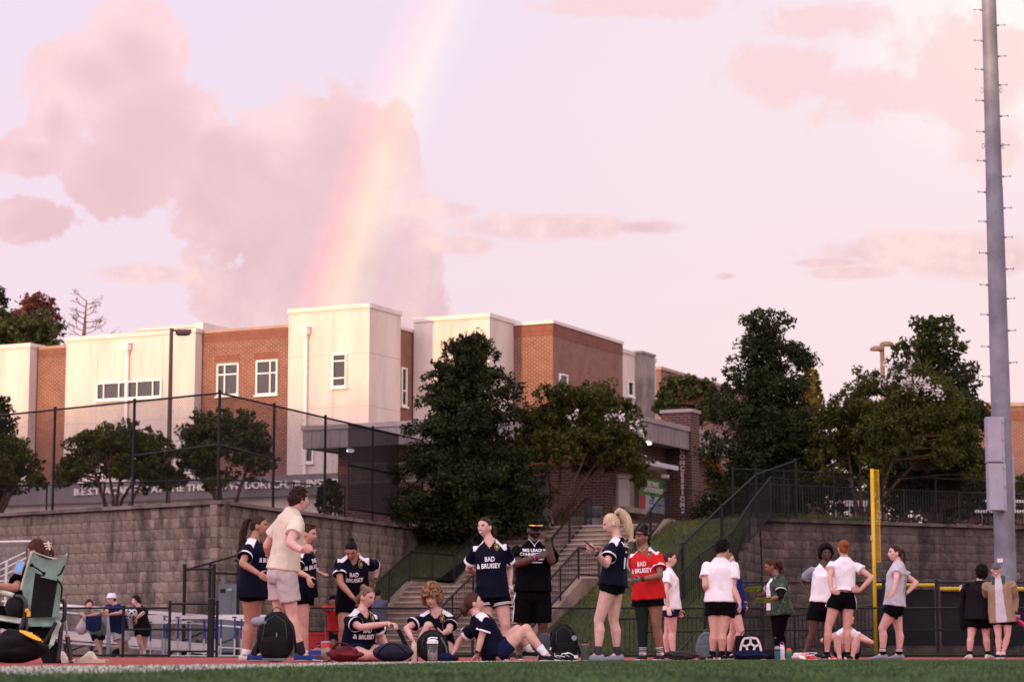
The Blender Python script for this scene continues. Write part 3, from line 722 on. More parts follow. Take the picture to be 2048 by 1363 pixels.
# serving windows, door, glass block, sign, awning
M('shutter', (.55, .49, .47), .6, .05, 1, .1, 12, coord='World'); M('grey_door', (.20, .20, .20), .6, .08, 1, coord='World')
def side_panel(name, x0, y0, x1, y1, m, prj=.06, u=0.0, par=stand):
    va_, za = cside(x0, y0, u); vb, zb_ = cside(x1, y1, u); za = (za + cside(x1, y0, u)[1]) / 2; zb_ = (zb_ + cside(x0, y1, u)[1]) / 2
    return cbx(name, u + .002, u + prj, va_, vb, zb_, za, m, par, False), va_, vb, zb_, za
side_panel('shutter_frame', 1231, 947, 1266, 1020, 'concrete_light', .05); side_panel('shutter', 1234, 952, 1256, 1017, 'shutter', .07)
side_panel('counter', 1226, 1016, 1278, 1026, 'concrete_light', .45)
M('sign_green', (.055, .20, .022), .5, .06, 3, coord='World'); M('sign_pale', (.50, .50, .56), .5, .05, 3, coord='World'); M('sign_red', (.45, .03, .03), .5, .1, 3, coord='World'); M('sign_navy', (.03, .06, .20), .5, .1, 3, coord='World')
sg = thing('orthodontics_sign', 'green and white banner reading Beltway Orthodontics beside the serving window', 'sign', tuple(CB(0, 3, 5)))
def spanel(name, x0, y0, x1, y1, m, prj): return side_panel(name, x0, y0, x1, y1, m, prj, 0.0, sg)
_, sa, sb, szb, sza = spanel('banner', 1278, 957, 1330, 1024, 'sign_pale', .03)
cbx('green_panel', .031, .038, sa, sb, (sza + szb) / 2 - .02, sza, 'sign_green', sg, False)
cbx('red_panel', .0315, .039, sa, sa + (sb - sa) * .2, szb, (sza + szb) / 2 - .03, 'sign_red', sg, False)
mz = (sza + szb) / 2
letters('lettering', 'BELTWAY', .25, CB(.039, (sa + sb) / 2, mz + (sza - mz) * .66), VA, ZA, UA, 'letter_white', sg, .004, .014)
letters('lettering', 'ORTHODONTICS', .235, CB(.039, (sa + sb) / 2, mz + (sza - mz) * .30), VA, ZA, UA, 'letter_white', sg, .004, .014)
mb = MB(); mb.tube([CB(.032, (sa + sb) / 2, mz), CB(.045, (sa + sb) / 2, mz)], .16, 20); mb.out('emblem', 'sign_navy', sg)
mb = MB(); mb.tube([CB(.045, (sa + sb) / 2, mz), CB(.05, (sa + sb) / 2, mz)], .10, 20); mb.out('emblem', 'sign_green', sg)
mb = MB(); mb.tube([CB(.032, sb - .16, sza - .16), CB(.045, sb - .16, sza - .16)], .11, 16); mb.out('emblem', 'sign_navy', sg)
for q, (dv, dz) in enumerate(((.34, .40), (.34, .30), (.34, .12), (.66, .28))):
    cbx('print_line', .032, .037, sa + (sb - sa) * dv, sa + (sb - sa) * (dv + .2), szb + (mz - szb) * dz * 1.6, szb + (mz - szb) * dz * 1.6 + .05, 'sign_navy', sg, False)
# awning with a stay rod
M('awning_white', (.62, .62, .66), .5, .04, 2, coord='World')
aw = thing('awning', 'flat white awning with a stay rod over the serving window', 'awning', tuple(CB(.5, 3, 7)))
av0 = cside(1228, 930, 1.1)[0]; av1 = cside(1355, 940, 1.1)[0]; azz = cside(1340, 931, 1.1)[1]
cbx('canopy', .02, 1.1, av0, av1, azz - .06, azz, 'awning_white', aw, False); cbx('fascia', 1.101, 1.14, av0, av1, azz - .12, azz + .04, 'awning_white', aw, False)
mb = MB(); mb.tube([CB(1.05, av1 - 1.2, azz), CB(.05, av1 - 3.4, azz + .75)], .022, 6); mb.out('stay_rod', 'awning_white', aw)
# flood lamps and camera on the stand
M('lamp_face', (.9, .85, .8), .4, .02, 1, emit=((1, .93, .85), 2.2), coord='World')
def wall_lamp(px, py, Y, label, r=.16):
    p = P(px, py, Y); l = thing('wall_lamp', label, 'lamp', tuple(p)); mb = MB(); mb.ell(p, (r, r * .7, r * .45), 14, 8); mb.out('lens', 'lamp_face', l)
    mb = MB(); mb.tube([p + ZA * r * .4, p + ZA * (r * .4 + .06)], [r * 1.05, r * .8], 14); mb.tube([p + ZA * (r * .4), p + Vector((0, .5, r * .4 + .05))], .03, 6); mb.out('housing', 'galv', l)
wall_lamp(701, 901, 83.6, 'lit lamp under the roof edge behind the dark screen', .15); wall_lamp(1296, 886, 80.0, 'lit lamp under the roof edge above the white awning', .14)
cm = P(1330, 951, 82.6); c = thing('security_camera', 'white security camera on the brick wall above the banner', 'camera', tuple(cm)); mb = MB(); mb.tube([cm, cm + Vector((-.05, .4, .05))], .05, 8); mb.out('arm', 'white_frame', c); mb = MB(); mb.tube([cm + Vector((-.13, 0, .0)), cm + Vector((.14, -.05, -.04))], .075, 10); mb.out('housing', 'white_frame', c)
# glass-block window on the left part, grey cabinet and red extinguisher box
gw = thing('glass_block_window', 'glass-block window in the brick wall beside the large conical tree', 'window', tuple(CB(-9, 0, 5.9)))
glass_mat('glass_block', (.45, .45, .45), .25)
g0, gz1 = cfront(793, 927, 0); g1, gz0 = cfront(850, 958, 0)
g0 = cfront(703, 927, 0)[0]
cbx('frame', g0 - .06, g1 + .06, -.03, -.003, gz0 - .06, gz1 + .06, 'concrete_light', gw, False)
nn = int((g1 - g0) / .205)
for i in range(nn):
    for j in range(3):
        a = g0 + (g1 - g0) * i / nn; zz = gz0 + (gz1 - gz0) * j / 3; cbx('glass_block', a + .015, a + (g1 - g0) / nn - .015, -.05, -.031, zz + .015, zz + (gz1 - gz0) / 3 - .015, 'room_dark' if (i + j) % 3 else 'soffit', gw, False)
kb = thing('utility_cabinet', 'tall grey utility cabinet by the brick wall between the two trees', 'cabinet', tuple(P(1080, 1050, 78.6)))
a = P(1064, 950, 78.6); b = P(1099, 1056, 78.6); mb = MB(); mb.box(((a.x + b.x) / 2, 78.9, (a.z + TZ) / 2), (b.x - a.x, .6, a.z - TZ), None); mb.out('body', 'grey_door', kb)
mb = MB(); mb.box(((a.x + b.x) / 2 - .03, 78.58, (a.z + TZ) / 2), ((b.x - a.x) * .8, .04, (a.z - TZ) * .9), None); mb.out('door', 'grey_door', kb)
mb = MB(); mb.box((b.x - .1, 78.55, (a.z + TZ) / 2), (.03, .04, .2), None); mb.out('handle', 'galv', kb)
M('bin_bag', (.10, .10, .11), .35, .3, 5, .6, 14, coord='World'); bn = P(1185, 1022, 78.3)
bi = thing('rubbish_bin', 'grey bin lined with a clear plastic bag by the brick corner', 'bin', (bn.x, 78.3, TZ))
mb = MB(); mb.tube([(bn.x, 78.3, TZ), (bn.x, 78.3, TZ + .75)], [.22, .29], 18); mb.out('body', 'grey_door', bi)
mb = MB(); mb.tube([(bn.x, 78.3, TZ + .4), (bn.x, 78.3, TZ + .72), (bn.x, 78.3, TZ + .80), (bn.x, 78.3, TZ + .78)], [.29, .33, .33, .27], 18); mb.out('bag', 'bin_bag', bi, smooth=True)
# ================================================================== FENCES AND POLES
def wires(pts, h, pitch, r, low=.05):
    """diamond mesh of straight diagonal wires along a polyline of base points"""
    mb = MB(); V = []; F = []
    for i in range(len(pts) - 1):
        a, b = pts[i], pts[i + 1]; L = math.hypot((b - a).x, (b - a).y); t = Vector(((b - a).x / L, (b - a).y / L, 0)); sl = (b.z - a.z) / L; nrm = Vector((t.y, -t.x, 0))
        for sg in (1, -1):
            s = -h if sg > 0 else 0.0
            end = L if sg > 0 else L + h
            while s < end:
                s0, z0, s1, z1 = s, low, s + sg * (h - low), h
                if sg > 0:
                    if s0 < 0: z0 = low - s0; s0 = 0
                    if s1 > L: z1 = h - (s1 - L); s1 = L
                else:
                    if s0 > L: z0 = low + (s0 - L); s0 = L
                    if s1 < 0: z1 = h + s1; s1 = 0
                if z1 - z0 > .02:
                    A = a + t * s0 + ZA * (z0 + sl * s0) + nrm * (r * sg); B = a + t * s1 + ZA * (z1 + sl * s1) + nrm * (r * sg)
                    d = (B - A).normalized(); e = d.cross(nrm); k = len(V)
                    for q in (A, B): V += [q + nrm * r, q - nrm * r * .5 + e * r * .87, q - nrm * r * .5 - e * r * .87]
                    F += [(k, k + 1, k + 4, k + 3), (k + 1, k + 2, k + 5, k + 4), (k + 2, k, k + 3, k + 5)]
                s += pitch
    mb.v = V; mb.f = F; mb.mi = [0] * len(F); return mb
def chain_fence(name, label, pts, h, posts, post_r=.03, rail_r=.022, pitch=.072, wr=.0040, rails=(1.0,), material='black_metal', group=None, cat='fence', ph=None, wire='black_wire', braces=()):
    """pts: base polyline; posts: list of (base point, extra height)"""
    th = thing(name, label, cat, tuple(pts[0]), group)
    for p, ex in posts:
        mb = MB(); mb.tube([p - ZA * .05, p + ZA * (h + ex)], post_r, 10); o = mb.out('post', material, th)
        mb = MB(); mb.ell(p + ZA * (h + ex), (post_r * 1.25, post_r * 1.25, post_r * .9), 10, 6); mb.out('cap', material, o)
    for k in rails:
        mb = MB(); mb.tube([p + ZA * (h * k) for p in pts], rail_r, 8); mb.out('rail', material, th)
    for (p, q) in braces:
        mb = MB(); mb.tube([p, q], rail_r, 8); mb.out('brace_rail', material, th)
    if pitch: wires(pts, h, pitch, wr).out('chain_link', wire, th, kind='stuff')
    return th
def on_line(px, a, b, z=0.0, py=1100):
    """point of the ground line a-b seen in photo column px"""
    d = ray(px, py); n = Vector((b.y - a.y, -(b.x - a.x), 0)); t = (a - CO).dot(n) / d.dot(n); q = CO + d * t; return Vector((q.x, q.y, z))
# tall ball-court fence on the left wall
A0, A1, A2 = W0 + nb1 * .5, W1 + (nb1 + nb2).normalized() * .62, W2 + nb2 * .5
zt_ = TZ - .02
pA = [on_line(x, A0, A1, zt_, 900) for x in (-60, 108, 267)] + [Vector((A1.x, A1.y, zt_))] + [on_line(x, A1, A2, zt_, 930) for x in (547, 650, 745, 845)]
H1 = 3.08
corner = pA[3]
fence_tall = chain_fence('tall_fence', 'tall black chain-link fence along the top of the left retaining wall', pA, H1, [(p, .06) for p in pA], .042, .03, .082, .0046, (1.0,),
    braces=[(pA[2] + ZA * 1.5, corner + ZA * 1.62), (corner + ZA * 1.62, pA[4] + ZA * 1.5)])
# dark wind screen tied to the fence
m = bpy.data.materials.new('screen_mesh'); m.use_nodes = True; t = m.node_tree; b = t.nodes['Principled BSDF']; b.inputs['Base Color'].default_value = (.010, .008, .010, 1); b.inputs['Roughness'].default_value = .9; b.inputs['Alpha'].default_value = .80; MATS['screen_mesh'] = m
q0 = on_line(692, A1, A2, 0, 930); q1 = on_line(794, A1, A2, 0, 930); nf2 = -nb2
ws = thing('wind_screen', 'black mesh wind screen tied to the tall fence in front of the stand', 'screen', (q0.x, q0.y, TZ))
za, zb = P(692, 848, q0.y).z, P(692, 1017, q0.y).z
v = []; f = []
for i in range(13):
    for j in range(9):
        s, t_ = i / 12, j / 8; p = q0.lerp(q1, s) + nf2 * (.06 + .02 * math.sin(s * 9) * math.sin(t_ * 6)); v.append((p.x, p.y, zb + (za - zb) * t_))
for i in range(12):
    for j in range(8): k = i * 9 + j; f.append((k, k + 9, k + 10, k + 1))
mk('cloth', v, f, 'screen_mesh', ws, smooth=True)
for z in (za, zb, (za + zb) / 2 + .05):
    mb = MB(); mb.bar(q0 + nf2 * .07 + ZA * (z - (0)), q1 + nf2 * .07 + ZA * z, .012, .05); mb.out('hem', 'black_metal', ws)
# lower fence further back on the terrace
B0, B1 = Vector((-21, 79.5, TZ)), Vector((-5.2, 73.5 + 9.5, TZ)); Bm = on_line(300, Vector((-21, 79.5, 0)), Vector((-8, 74.5, 0)), TZ, 950)
pB = [P(x, 937 - (x / 690) * 14, yy) for x, yy in ((-40, 79), (95, 78), (210, 77), (335, 76), (440, 75.4), (588, 77), (690, 79))]
pB = [Vector((p.x, p.y, TZ)) for p in pB]
chain_fence('court_fence', 'waist-high black chain-link fence behind the tall fence on the left', pB, 1.5, [(p, .03) for p in pB], .03, .022, .09, .002)

# four-foot fence along the track
YF = 55.0
def fp(px, Y=YF, z=0.0): return Vector((XG(px, Y), Y, z))
LF = 1.17
pl = [fp(-60), fp(245), fp(338)]
chain_fence('track_fence', 'low black chain-link fence at the track that three men lean on', pl, LF, [(fp(x), .04) for x in (-60, 100, 245)], .035, .024, .07, .0040, (1.0, .04), braces=[(fp(245, YF, .66), fp(338, YF, .66))])
gt = thing('gate', 'black tubular chain-link gate leaf closing the low fence on the left', 'gate', tuple(fp(338)))
g0, g1 = fp(338), fp(421)
for p in (g0, fp(433)):
    mb = MB(); mb.tube([p, p + ZA * 1.35], .035, 10); mb.out('post', 'black_metal', gt)
mb = MB(); mb.tube([g1, g1 + ZA * 1.36], .085, 14); mb.ell(g1 + ZA * 1.36, (.09, .09, .06), 14, 6); mb.out('latch_post', 'black_metal', gt)
for z in (.14, .66, 1.27):
    mb = MB(); mb.tube([g0 + ZA * z, fp(433) + ZA * z], .026, 8); mb.out('rail', 'black_metal', gt)
wires([g0 + Vector((0, .01, 0)), g1], 1.25, .07, .0040, .12).out('chain_link', 'black_wire', gt, kind='stuff')
pr = [fp(x) for x in (592, 690, 945, 1195, 1440, 1660, 1770, 1985, 2110)]
chain_fence('track_fence', 'long low black chain-link fence behind the players on the right', pr, LF, [(p, .04) for p in pr], .034, .024, .07, .0040, (1.0, .04), braces=[(fp(592, YF, .62), fp(690, YF, .62)), (fp(1275, YF, .6), fp(1440, YF, .62))])
# tall open gate behind the hurdles
pg = [fp(366, 58.5), fp(425, 58.2), fp(474, 60.0)]
th = chain_fence('gate', 'tall open black chain-link gate in front of the block wall', [pg[0], pg[1]], 2.22, [(pg[0], .1), (pg[1], .1)], .045, .028, .07, .0040, (1.0, .04), cat='gate', braces=[(pg[0] + ZA * .4, pg[1] + ZA * .75)])
chain_fence('gate', 'second tall leaf of the gate standing open beside the grey cabinet', [fp(417, 59.5), pg[2]], 2.4, [(fp(417, 59.5), .0), (pg[2], .35)], .04, .028, .07, .0040, (.9, .04), cat='gate', braces=[(pg[0] + ZA * 2.2, pg[2] + ZA * 2.65)])
# chest-high fence on the right with a padded yellow top
YT = 57.5; HT = 1.86
pt = [fp(x, YT) for x in (1232, 1411, 1525, 1650, 1770, 1877, 2005, 2120)]
chain_fence('boundary_fence', 'taller black chain-link fence behind the low one on the right', pt[1:], HT, [(p, .05 if i not in (1, 5) else .12) for i, p in enumerate(pt[1:])], .042, .024, .075, .0040, (1.0, .36))
M('wind_cloth', (.016, .017, .022), .9, .25, .8, .3, 8, coord='World'); M('yellow_cap', (.72, .50, .03), .5, .08, 4, coord='World')
ws2 = thing('wind_screen', 'dark cloth wind screen with yellow padded top edge at the right', 'screen', tuple(fp(1775, 58.0)))
for (xa, xb, k0) in ((1756, 1872, 0), (1884, 2120, 1)):
    n = 16; v = []; f = []
    for i in range(n + 1):
        for j in range(7):
            p = fp(xa + (xb - xa) * i / n, 58.0); v.append((p.x, p.y + .03 * math.sin(i * 1.7) * math.sin(j * .9), .28 + (1.42 + .12 * (0 if k0 else 0)) * j / 6))
    for i in range(n):
        for j in range(6): k = i * 7 + j; f.append((k, k + 7, k + 8, k + 1))
    mk('cloth', v, f, 'wind_cloth', ws2, smooth=True)
    L = (fp(xb, 58) - fp(xa, 58)).length; m_ = int(L / .06); pts = [fp(xa, 57.9).lerp(fp(xb, 57.9), i / m_) + ZA * (1.80 - (.10 if k0 else .0)) for i in range(m_ + 1)]
    mb = MB(); mb.tube(pts, [.055 if i % 2 else .068 for i in range(m_ + 1)], 10); mb.out('padded_cap', 'yellow_cap', ws2, smooth=True)
# dark picket fence between them
ppk = [fp(1232, 61), fp(1420, 61.5, .05), fp(1590, 62, .1), fp(1770, 63, .42)]
railing('picket_fence', 'black picket fence running behind the taller fence towards the yellow pole', ppk, 1.0, .05, .12, .02, .045, cat='fence', postgap=2.2)
# fences on the right bank
def hill(px, py, Y): return P(px, py, Y)
sa_ = [(1300, 1262, 66.0), (1365, 1088, 67.6), (1443, 1012, 69.4), (1512, 949, 71.3), (1591, 921, 72.4)]
tops = [hill(*q) for q in sa_]; hts = [1.45, 1.75, 1.8, 1.85, 1.75]
base = [p - ZA * 1.75 for p in tops]
chain_fence('bank_fence', 'black chain-link fence with a bent top rail climbing the right bank', base, 1.75, [(p, .03) for p in base], .05, .035, .075, .0040, (1.0,))
sb_ = [(1355, 1155, 65.9), (1398, 1108, 66.8), (1463, 1064, 68.6), (1498, 1008, 70), (1541, 954, 71.2), (1576, 959, 71.6)]
base = [hill(*q) - ZA * 1.25 for q in sb_]
railing('picket_fence', 'black picket fence climbing the bank beside the stepped wall end', base, 1.25, .05, .12, .02, .05, cat='fence', postgap=1.6)
tp = [R0 + nbr * .75, R0 + tr * 6 + nbr * .75, R0 + tr * 15 + nbr * .75]
tp = [Vector((p.x, p.y, TZ)) for p in tp]
railing('picket_fence', 'black picket fence along the top of the right retaining wall', tp, 1.12, .05, .11, .022, .05, cat='fence', postgap=2.4)
tp2 = [tp[0] + nbr * 1.0 + ZA * .05, tp[1] + nbr * 1.2 + ZA * .05, tp[2] + nbr * 1.4 + ZA * .05]
chain_fence('bank_fence', 'black chain-link fence behind the pickets on the right terrace', tp2, 1.62, [(tp2[0].lerp(tp2[1], k / 3), .03) for k in range(4)] + [(tp2[1].lerp(tp2[2], k / 4), .03) for k in range(1, 5)], .04, .03, .08, .0040, (1.0,))
fe = [hill(1371, 980, 79) , hill(1440, 980, 82)]
fe = [Vector((p.x, p.y, TZ + .1)) for p in fe]
railing('picket_fence', 'short black fence beside the brick pillar with the vertical word', fe, 1.35, .07, 5, 0, .04, cat='fence', postgap=3, low=.35)

# light mast on the right
M('mast', (.20, .20, .235), .55, .14, 1.2, .12, 30, metal=.15, coord='World'); M('mast_box', (.33, .325, .375), .55, .05, 2, coord='World')
mY = 58.6; mb_ = PZ(2014, 1300, .02); mx0 = XG(2016, mY)
mast = thing('light_mast', 'tall tapering grey steel light mast with climbing bolts', 'mast', (mx0, mY, 0))
rad = lambda z: .285 - .0052 * z
mb = MB(); mb.tube([(mx0, mY, z) for z in (0, 4, 8, 12.2)], [rad(z) for z in (0, 4, 8, 12.2)], 28, cap=False); mb.out('pole', 'mast', mast, smooth=True)
mb = MB(); mb.tube([(mx0, mY, z) for z in (12.2, 16, 20, 26)], [rad(z) - .008 for z in (12.2, 16, 20, 26)], 28, cap=False); mb.out('pole', 'mast', mast, smooth=True)
z = 7.2; k = 0
while z < 19:
    s = 1 if k % 2 else -1; r_ = rad(z)
    mb = MB(); mb.tube([(mx0 + s * r_ * .95, mY, z), (mx0 + s * (r_ + .05), mY, z + .005)], .03, 8); mb.tube([(mx0 + s * r_, mY, z), (mx0 + s * (r_ + .21), mY, z + .012)], .011, 8)
    mb.tube([(mx0 + s * (r_ + .20), mY, z + .012), (mx0 + s * (r_ + .215), mY, z + .012)], .034, 10); mb.out('step_bolt', 'galv', mast)
    z += .42 if k % 5 else .36; k += 1
for z in (2.05, 13.3, 14.8):
    for s in (-1, 1):
        c = Vector((mx0 + s * (rad(z) + .045), mY, z)); mb = MB(); pts = [c + Vector((math.cos(a) * .045 * .7, 0, math.sin(a) * .07)) for a in [i * math.pi / 6 for i in range(13)]]; mb.tube(pts, .010, 6); mb.out('lug', 'galv', mast)
def mbox(x0, y0, x1, y1, Y, dep, nm='cabinet_box'):
    a = P(x0, y0, Y); b = P(x1, y1, Y); mb = MB(); mb.box(((a.x + b.x) / 2, Y + dep / 2, (a.z + b.z) / 2), (b.x - a.x, dep, a.z - b.z), None); o = mb.out(nm, 'mast_box', mast)
    w = b.x - a.x; h = a.z - b.z; mb = MB(); mb.box(((a.x + b.x) / 2 - w * .07, Y - .012, (a.z + b.z) / 2), (w * .82, .022, h * .97), None); mb.out('box_door', 'mast_box', o)
    for q in (.1, .5, .9):
        mb = MB(); mb.box((b.x - w * .06, Y - .015, b.z + h * q), (.03, .03, .06), None); mb.out('latch', 'galv', o)
mbox(1973, 833, 2010, 923.5, mY - .55, .3); mbox(1976, 925.5, 2014, 1020, mY - .55, .3)
mbox(2016, 905, 2031, 1022, mY - .1, .3, 'side_box')
mb = MB(); a = P(2000, 1120, mY - .27); mb.box(a, (.14, .03, .10), None); mb.out('plate', 'letter_white', mast)

# yellow foul pole with its mesh wing
M('yellow_paint', (.60, .38, .010), .45, .06, 3, coord='World')
fY = 56.6; fx = XG(1752, fY); ztop = P(1747, 937, fY).z
fo = thing('foul_pole', 'bright yellow foul pole with a narrow mesh wing', 'pole', (fx, fY, 0))
mb = MB(); mb.tube([(fx, fY, 0), (fx, fY, ztop)], .047, 20); mb.out('pole', 'yellow_paint', fo, smooth=True)
zl = P(1755, 1122, fY).z
mb = MB(); mb.box((fx + .175, fY + .07, (ztop + zl) / 2 - .02), (.012, .02, ztop - zl - .04), None)
for zz in (ztop - .03, (ztop + zl) / 2 + .1, zl): mb.bar((fx + .05, fY + .03, zz), (fx + .18, fY + .07, zz), .02)
mb.out('wing_frame', 'yellow_paint', fo)
wires([Vector((fx + .05, fY + .02, zl)), Vector((fx + .172, fY + .068, zl))], ztop - zl - .05, .026, .0032, .02).out('wing_mesh', 'yellow_paint', fo, kind='stuff')
mb = MB(); mb.box((fx - .06, fY - .02, P(1745, 1075, fY).z), (.04, .05, .12), None); mb.out('bracket', 'galv', fo)
# car-park lamps
M('lamp_bronze', (.10, .055, .045), .6, .1, 2, coord='World')
lp = P(334, 1000, 92); top = P(343, 656, 92)
l1 = thing('lamp_post', 'slim bronze lamp post with two shoebox heads in front of the school', 'lamp post', (top.x, 92, TZ))
mb = MB(); mb.tube([(top.x, 92, TZ), (top.x, 92, top.z)], [.12, .075], 12); mb.out('post', 'lamp_bronze', l1)
for dx, dy in ((.42, -.1), (.30, .35)):
    c = Vector((top.x + dx, 92 + dy, top.z - .12)); mb = MB(); mb.tube([(top.x, 92, top.z - .08), c], .035, 6); mb.box(c + Vector((.12, 0, -.03)), (.55, .30, .14), None); mb.box(c + Vector((.12, 0, -.115)), (.42, .24, .04), None); mb.out('lamp_head', 'lamp_bronze', l1)
M('lamp_tan', (.17, .095, .075), .6, .1, 2, coord='World')
tp_ = P(1764, 688, 110); l2 = thing('lamp_post', 'tan lamp post with two rounded heads above the trees on the right', 'lamp post', (tp_.x, 110, TZ))
mb = MB(); mb.tube([(tp_.x, 110, TZ), (tp_.x, 110, tp_.z)], .11, 12); mb.out('post', 'lamp_tan', l2)
for s, dy, dz in ((-1, -.2, -.28), (1, .3, .02)):
    c = Vector((tp_.x + s * .28, 110 + dy, tp_.z + dz)); mb = MB(); mb.ell(c, (.36, .22, .17), 14, 8, fn=lambda u, q: Vector((q.x, q.y, max(q.z, -.07)))); mb.tube([c, (tp_.x, 110, tp_.z + dz - .1)], .05, 6); mb.out('lamp_head', 'lamp_tan', l2, smooth=True)

# white barrier rails and low roof far behind the right fences
M('far_white', (.72, .66, .66), .7, .05, 1, coord='World')
for k, (x0, x1, y, Y) in enumerate(((1690, 1775, 1008, 84), (1900, 2048, 1000, 86), (2010, 2048, 1022, 86))):
    pass
bl = thing('bleachers', 'pale aluminium benches seen through the fence on the right terrace', 'bleachers', tuple(P(1720, 1010, 84)))
for (x0, x1, y) in ((1660, 1765, 1003), (1690, 1770, 1009), (1950, 2060, 1002), (1950, 2060, 1022)):
    a = P(x0, y, 84); b = P(x1, y, 84); mb = MB(); mb.bar(a, b, .25, .10); mb.out('bench', 'far_white', bl)
    for q in (.1, .5, .9): mb = MB(); p = a.lerp(b, q); mb.bar(Vector((p.x, p.y, TZ)), p, .06); mb.out('leg', 'far_white', bl)
sh = thing('shelter', 'small white-roofed shelter on the terrace right of the brick pillar', 'shelter', tuple(P(1410, 1030, 88)))
a = P(1388, 1001, 88); b = P(1432, 997, 88); mb = MB(); mb.bar(a, b, 1.2, .10); mb.out('roof', 'far_white', sh)
for x in (1411, 1430):
    p = P(x, 1000, 88); mb = MB(); mb.bar((p.x, p.y, TZ), p, .18); mb.out('post', 'far_white', sh)
# ================================================================== TREES
def leaf_mat(name, ca, cb, trans=.25):
    m = bpy.data.materials.new(name); m.use_nodes = True; t = m.node_tree; t.nodes.clear(); q = G(t)
    o = t.nodes.new('ShaderNodeOutputMaterial'); d = t.nodes.new('ShaderNodeBsdfPrincipled'); tl = t.nodes.new('ShaderNodeBsdfTranslucent'); mx = t.nodes.new('ShaderNodeMixShader')
    ge = t.nodes.new('ShaderNodeNewGeometry'); nz = q.noise(ge.outputs['Position'], 1.1, 3, .6); nf = q.noise(ge.outputs['Position'], 14, 2, .6)
    f = q.m('ADD', q.m('MULTIPLY', nz.outputs[0], .6), q.m('MULTIPLY', nf.outputs[0], .4)); c = q.mix(q.ss(f, .35, .65), cb, ca)
    t.links.new(c, d.inputs['Base Color']); t.links.new(c, tl.inputs['Color']); d.inputs['Roughness'].default_value = .5; d.inputs['Specular IOR Level'].default_value = .15
    mx.inputs[0].default_value = trans; t.links.new(d.outputs[0], mx.inputs[1]); t.links.new(tl.outputs[0], mx.inputs[2]); t.links.new(mx.outputs[0], o.inputs[0]); MATS[name] = m
leaf_mat('leaf_holly', (.038, .050, .014), (.011, .017, .005)); leaf_mat('leaf_myrtle', (.082, .084, .012), (.026, .032, .006))
leaf_mat('leaf_yellow', (.17, .12, .02), (.05, .06, .015)); leaf_mat('leaf_red', (.20, .055, .035), (.11, .04, .03)); leaf_mat('leaf_olive', (.075, .08, .022), (.032, .045, .014)); leaf_mat('leaf_orange', (.30, .14, .02), (.10, .07, .02))
M('bark_red', (.14, .07, .045), .9, .25, 4, .4, 20, coord='World'); M('bark', (.06, .045, .035), .95, .25, 4, .5, 20, coord='World'); M('blossom', (.62, .56, .55), .8, .08, 8, coord='World')
def leaves(name, pts, size, material, parent, asp=.5):
    n = len(pts); pts = np.array(pts); rs = np.random.default_rng(len(pts))
    d = rs.normal(size=(n, 3)); d /= np.linalg.norm(d, axis=1)[:, None]; e = rs.normal(size=(n, 3)); e -= d * (e * d).sum(1)[:, None]; e /= np.linalg.norm(e, axis=1)[:, None]
    s = size * rs.uniform(.6, 1.35, n)[:, None]; V = np.stack([pts - d * s, pts + e * s * asp, pts + d * s, pts - e * s * asp], 1)
    base = np.array(BASE[parent.name]); V = (V - base).reshape(-1, 3)
    me = bpy.data.meshes.new(name); me.vertices.add(4 * n); me.vertices.foreach_set('co', V.reshape(-1)); me.loops.add(4 * n); me.loops.foreach_set('vertex_index', np.arange(4 * n, dtype=np.int32))
    me.polygons.add(n); me.polygons.foreach_set('loop_start', np.arange(0, 4 * n, 4, dtype=np.int32)); me.materials.append(mat(material)); me.update(calc_edges=True)
    o = bpy.data.objects.new(name, me); COL.objects.link(o); o.parent = parent; BASE[o.name] = BASE[parent.name]; return o
def tree(name, label, base, clumps, nleaf, lsize, lmat, trunk, bark='bark', cat='tree', per=None, group=None, sparse=0.0, blossoms=None, core=.35):
    """clumps: list of (centre, (rx, ry, rz)); trunk: list of stems, each a list of (point, radius)"""
    th = thing(name, label, cat, tuple(base), group); rs = random.Random(label)
    mb = MB()
    for stem in trunk: mb.tube([p for p, r in stem], [r for p, r in stem], 8)
    mb.out('trunk', bark, th, smooth=True)
    lm = MB()
    tot = sum((r[0] * r[1] * r[2]) ** .667 for c, r in clumps); pts = []
    top_stem = [st_[i][0].lerp(st_[i + 1][0], q / 8) for st_ in trunk for i in range(len(st_) - 1) for q in range(9)]
    for c, r in clumps:
        c = Vector(c); n = int(nleaf * (r[0] * r[1] * r[2]) ** .667 / tot)
        near = min(top_stem, key=lambda p: (p - c).length + (2.0 if p.z > c.z else 0)); lm.tube([near, near.lerp(c, .6) + ZA * .05, c], [.03, .018, .006], 5)
        sub = []
        for _ in range(max(8, n // 38)):
            d = Vector((rs.gauss(0, 1), rs.gauss(0, 1), rs.gauss(0, 1))).normalized() * (rs.random() ** .33)
            sub.append((c + Vector((d.x * r[0], d.y * r[1], d.z * r[2])), rs.uniform(.14, .32) * (r[0] + r[2])))
        for _ in range(n):
            sc, sr = rs.choice(sub); d = Vector((rs.gauss(0, 1), rs.gauss(0, 1), rs.gauss(0, .8))); d = d.normalized() * (rs.random() ** .45) * sr
            pts.append(sc + d)
    lm.out('limbs', bark, th)
    leaves('crown', [tuple(p) for p in pts], lsize, lmat, th)
    if blossoms:
        bp = []
        for c, rr, n in blossoms:
            for _ in range(n):
                cc = c + Vector((rs.gauss(0, rr[0]), rs.gauss(0, rr[1]), rs.gauss(0, rr[2])))
                for _ in range(14): bp.append(tuple(cc + Vector((rs.gauss(0, .07), rs.gauss(0, .07), rs.gauss(0, .09)))))
        leaves('blossom', bp, .05, 'blossom', th, .8)
    return th
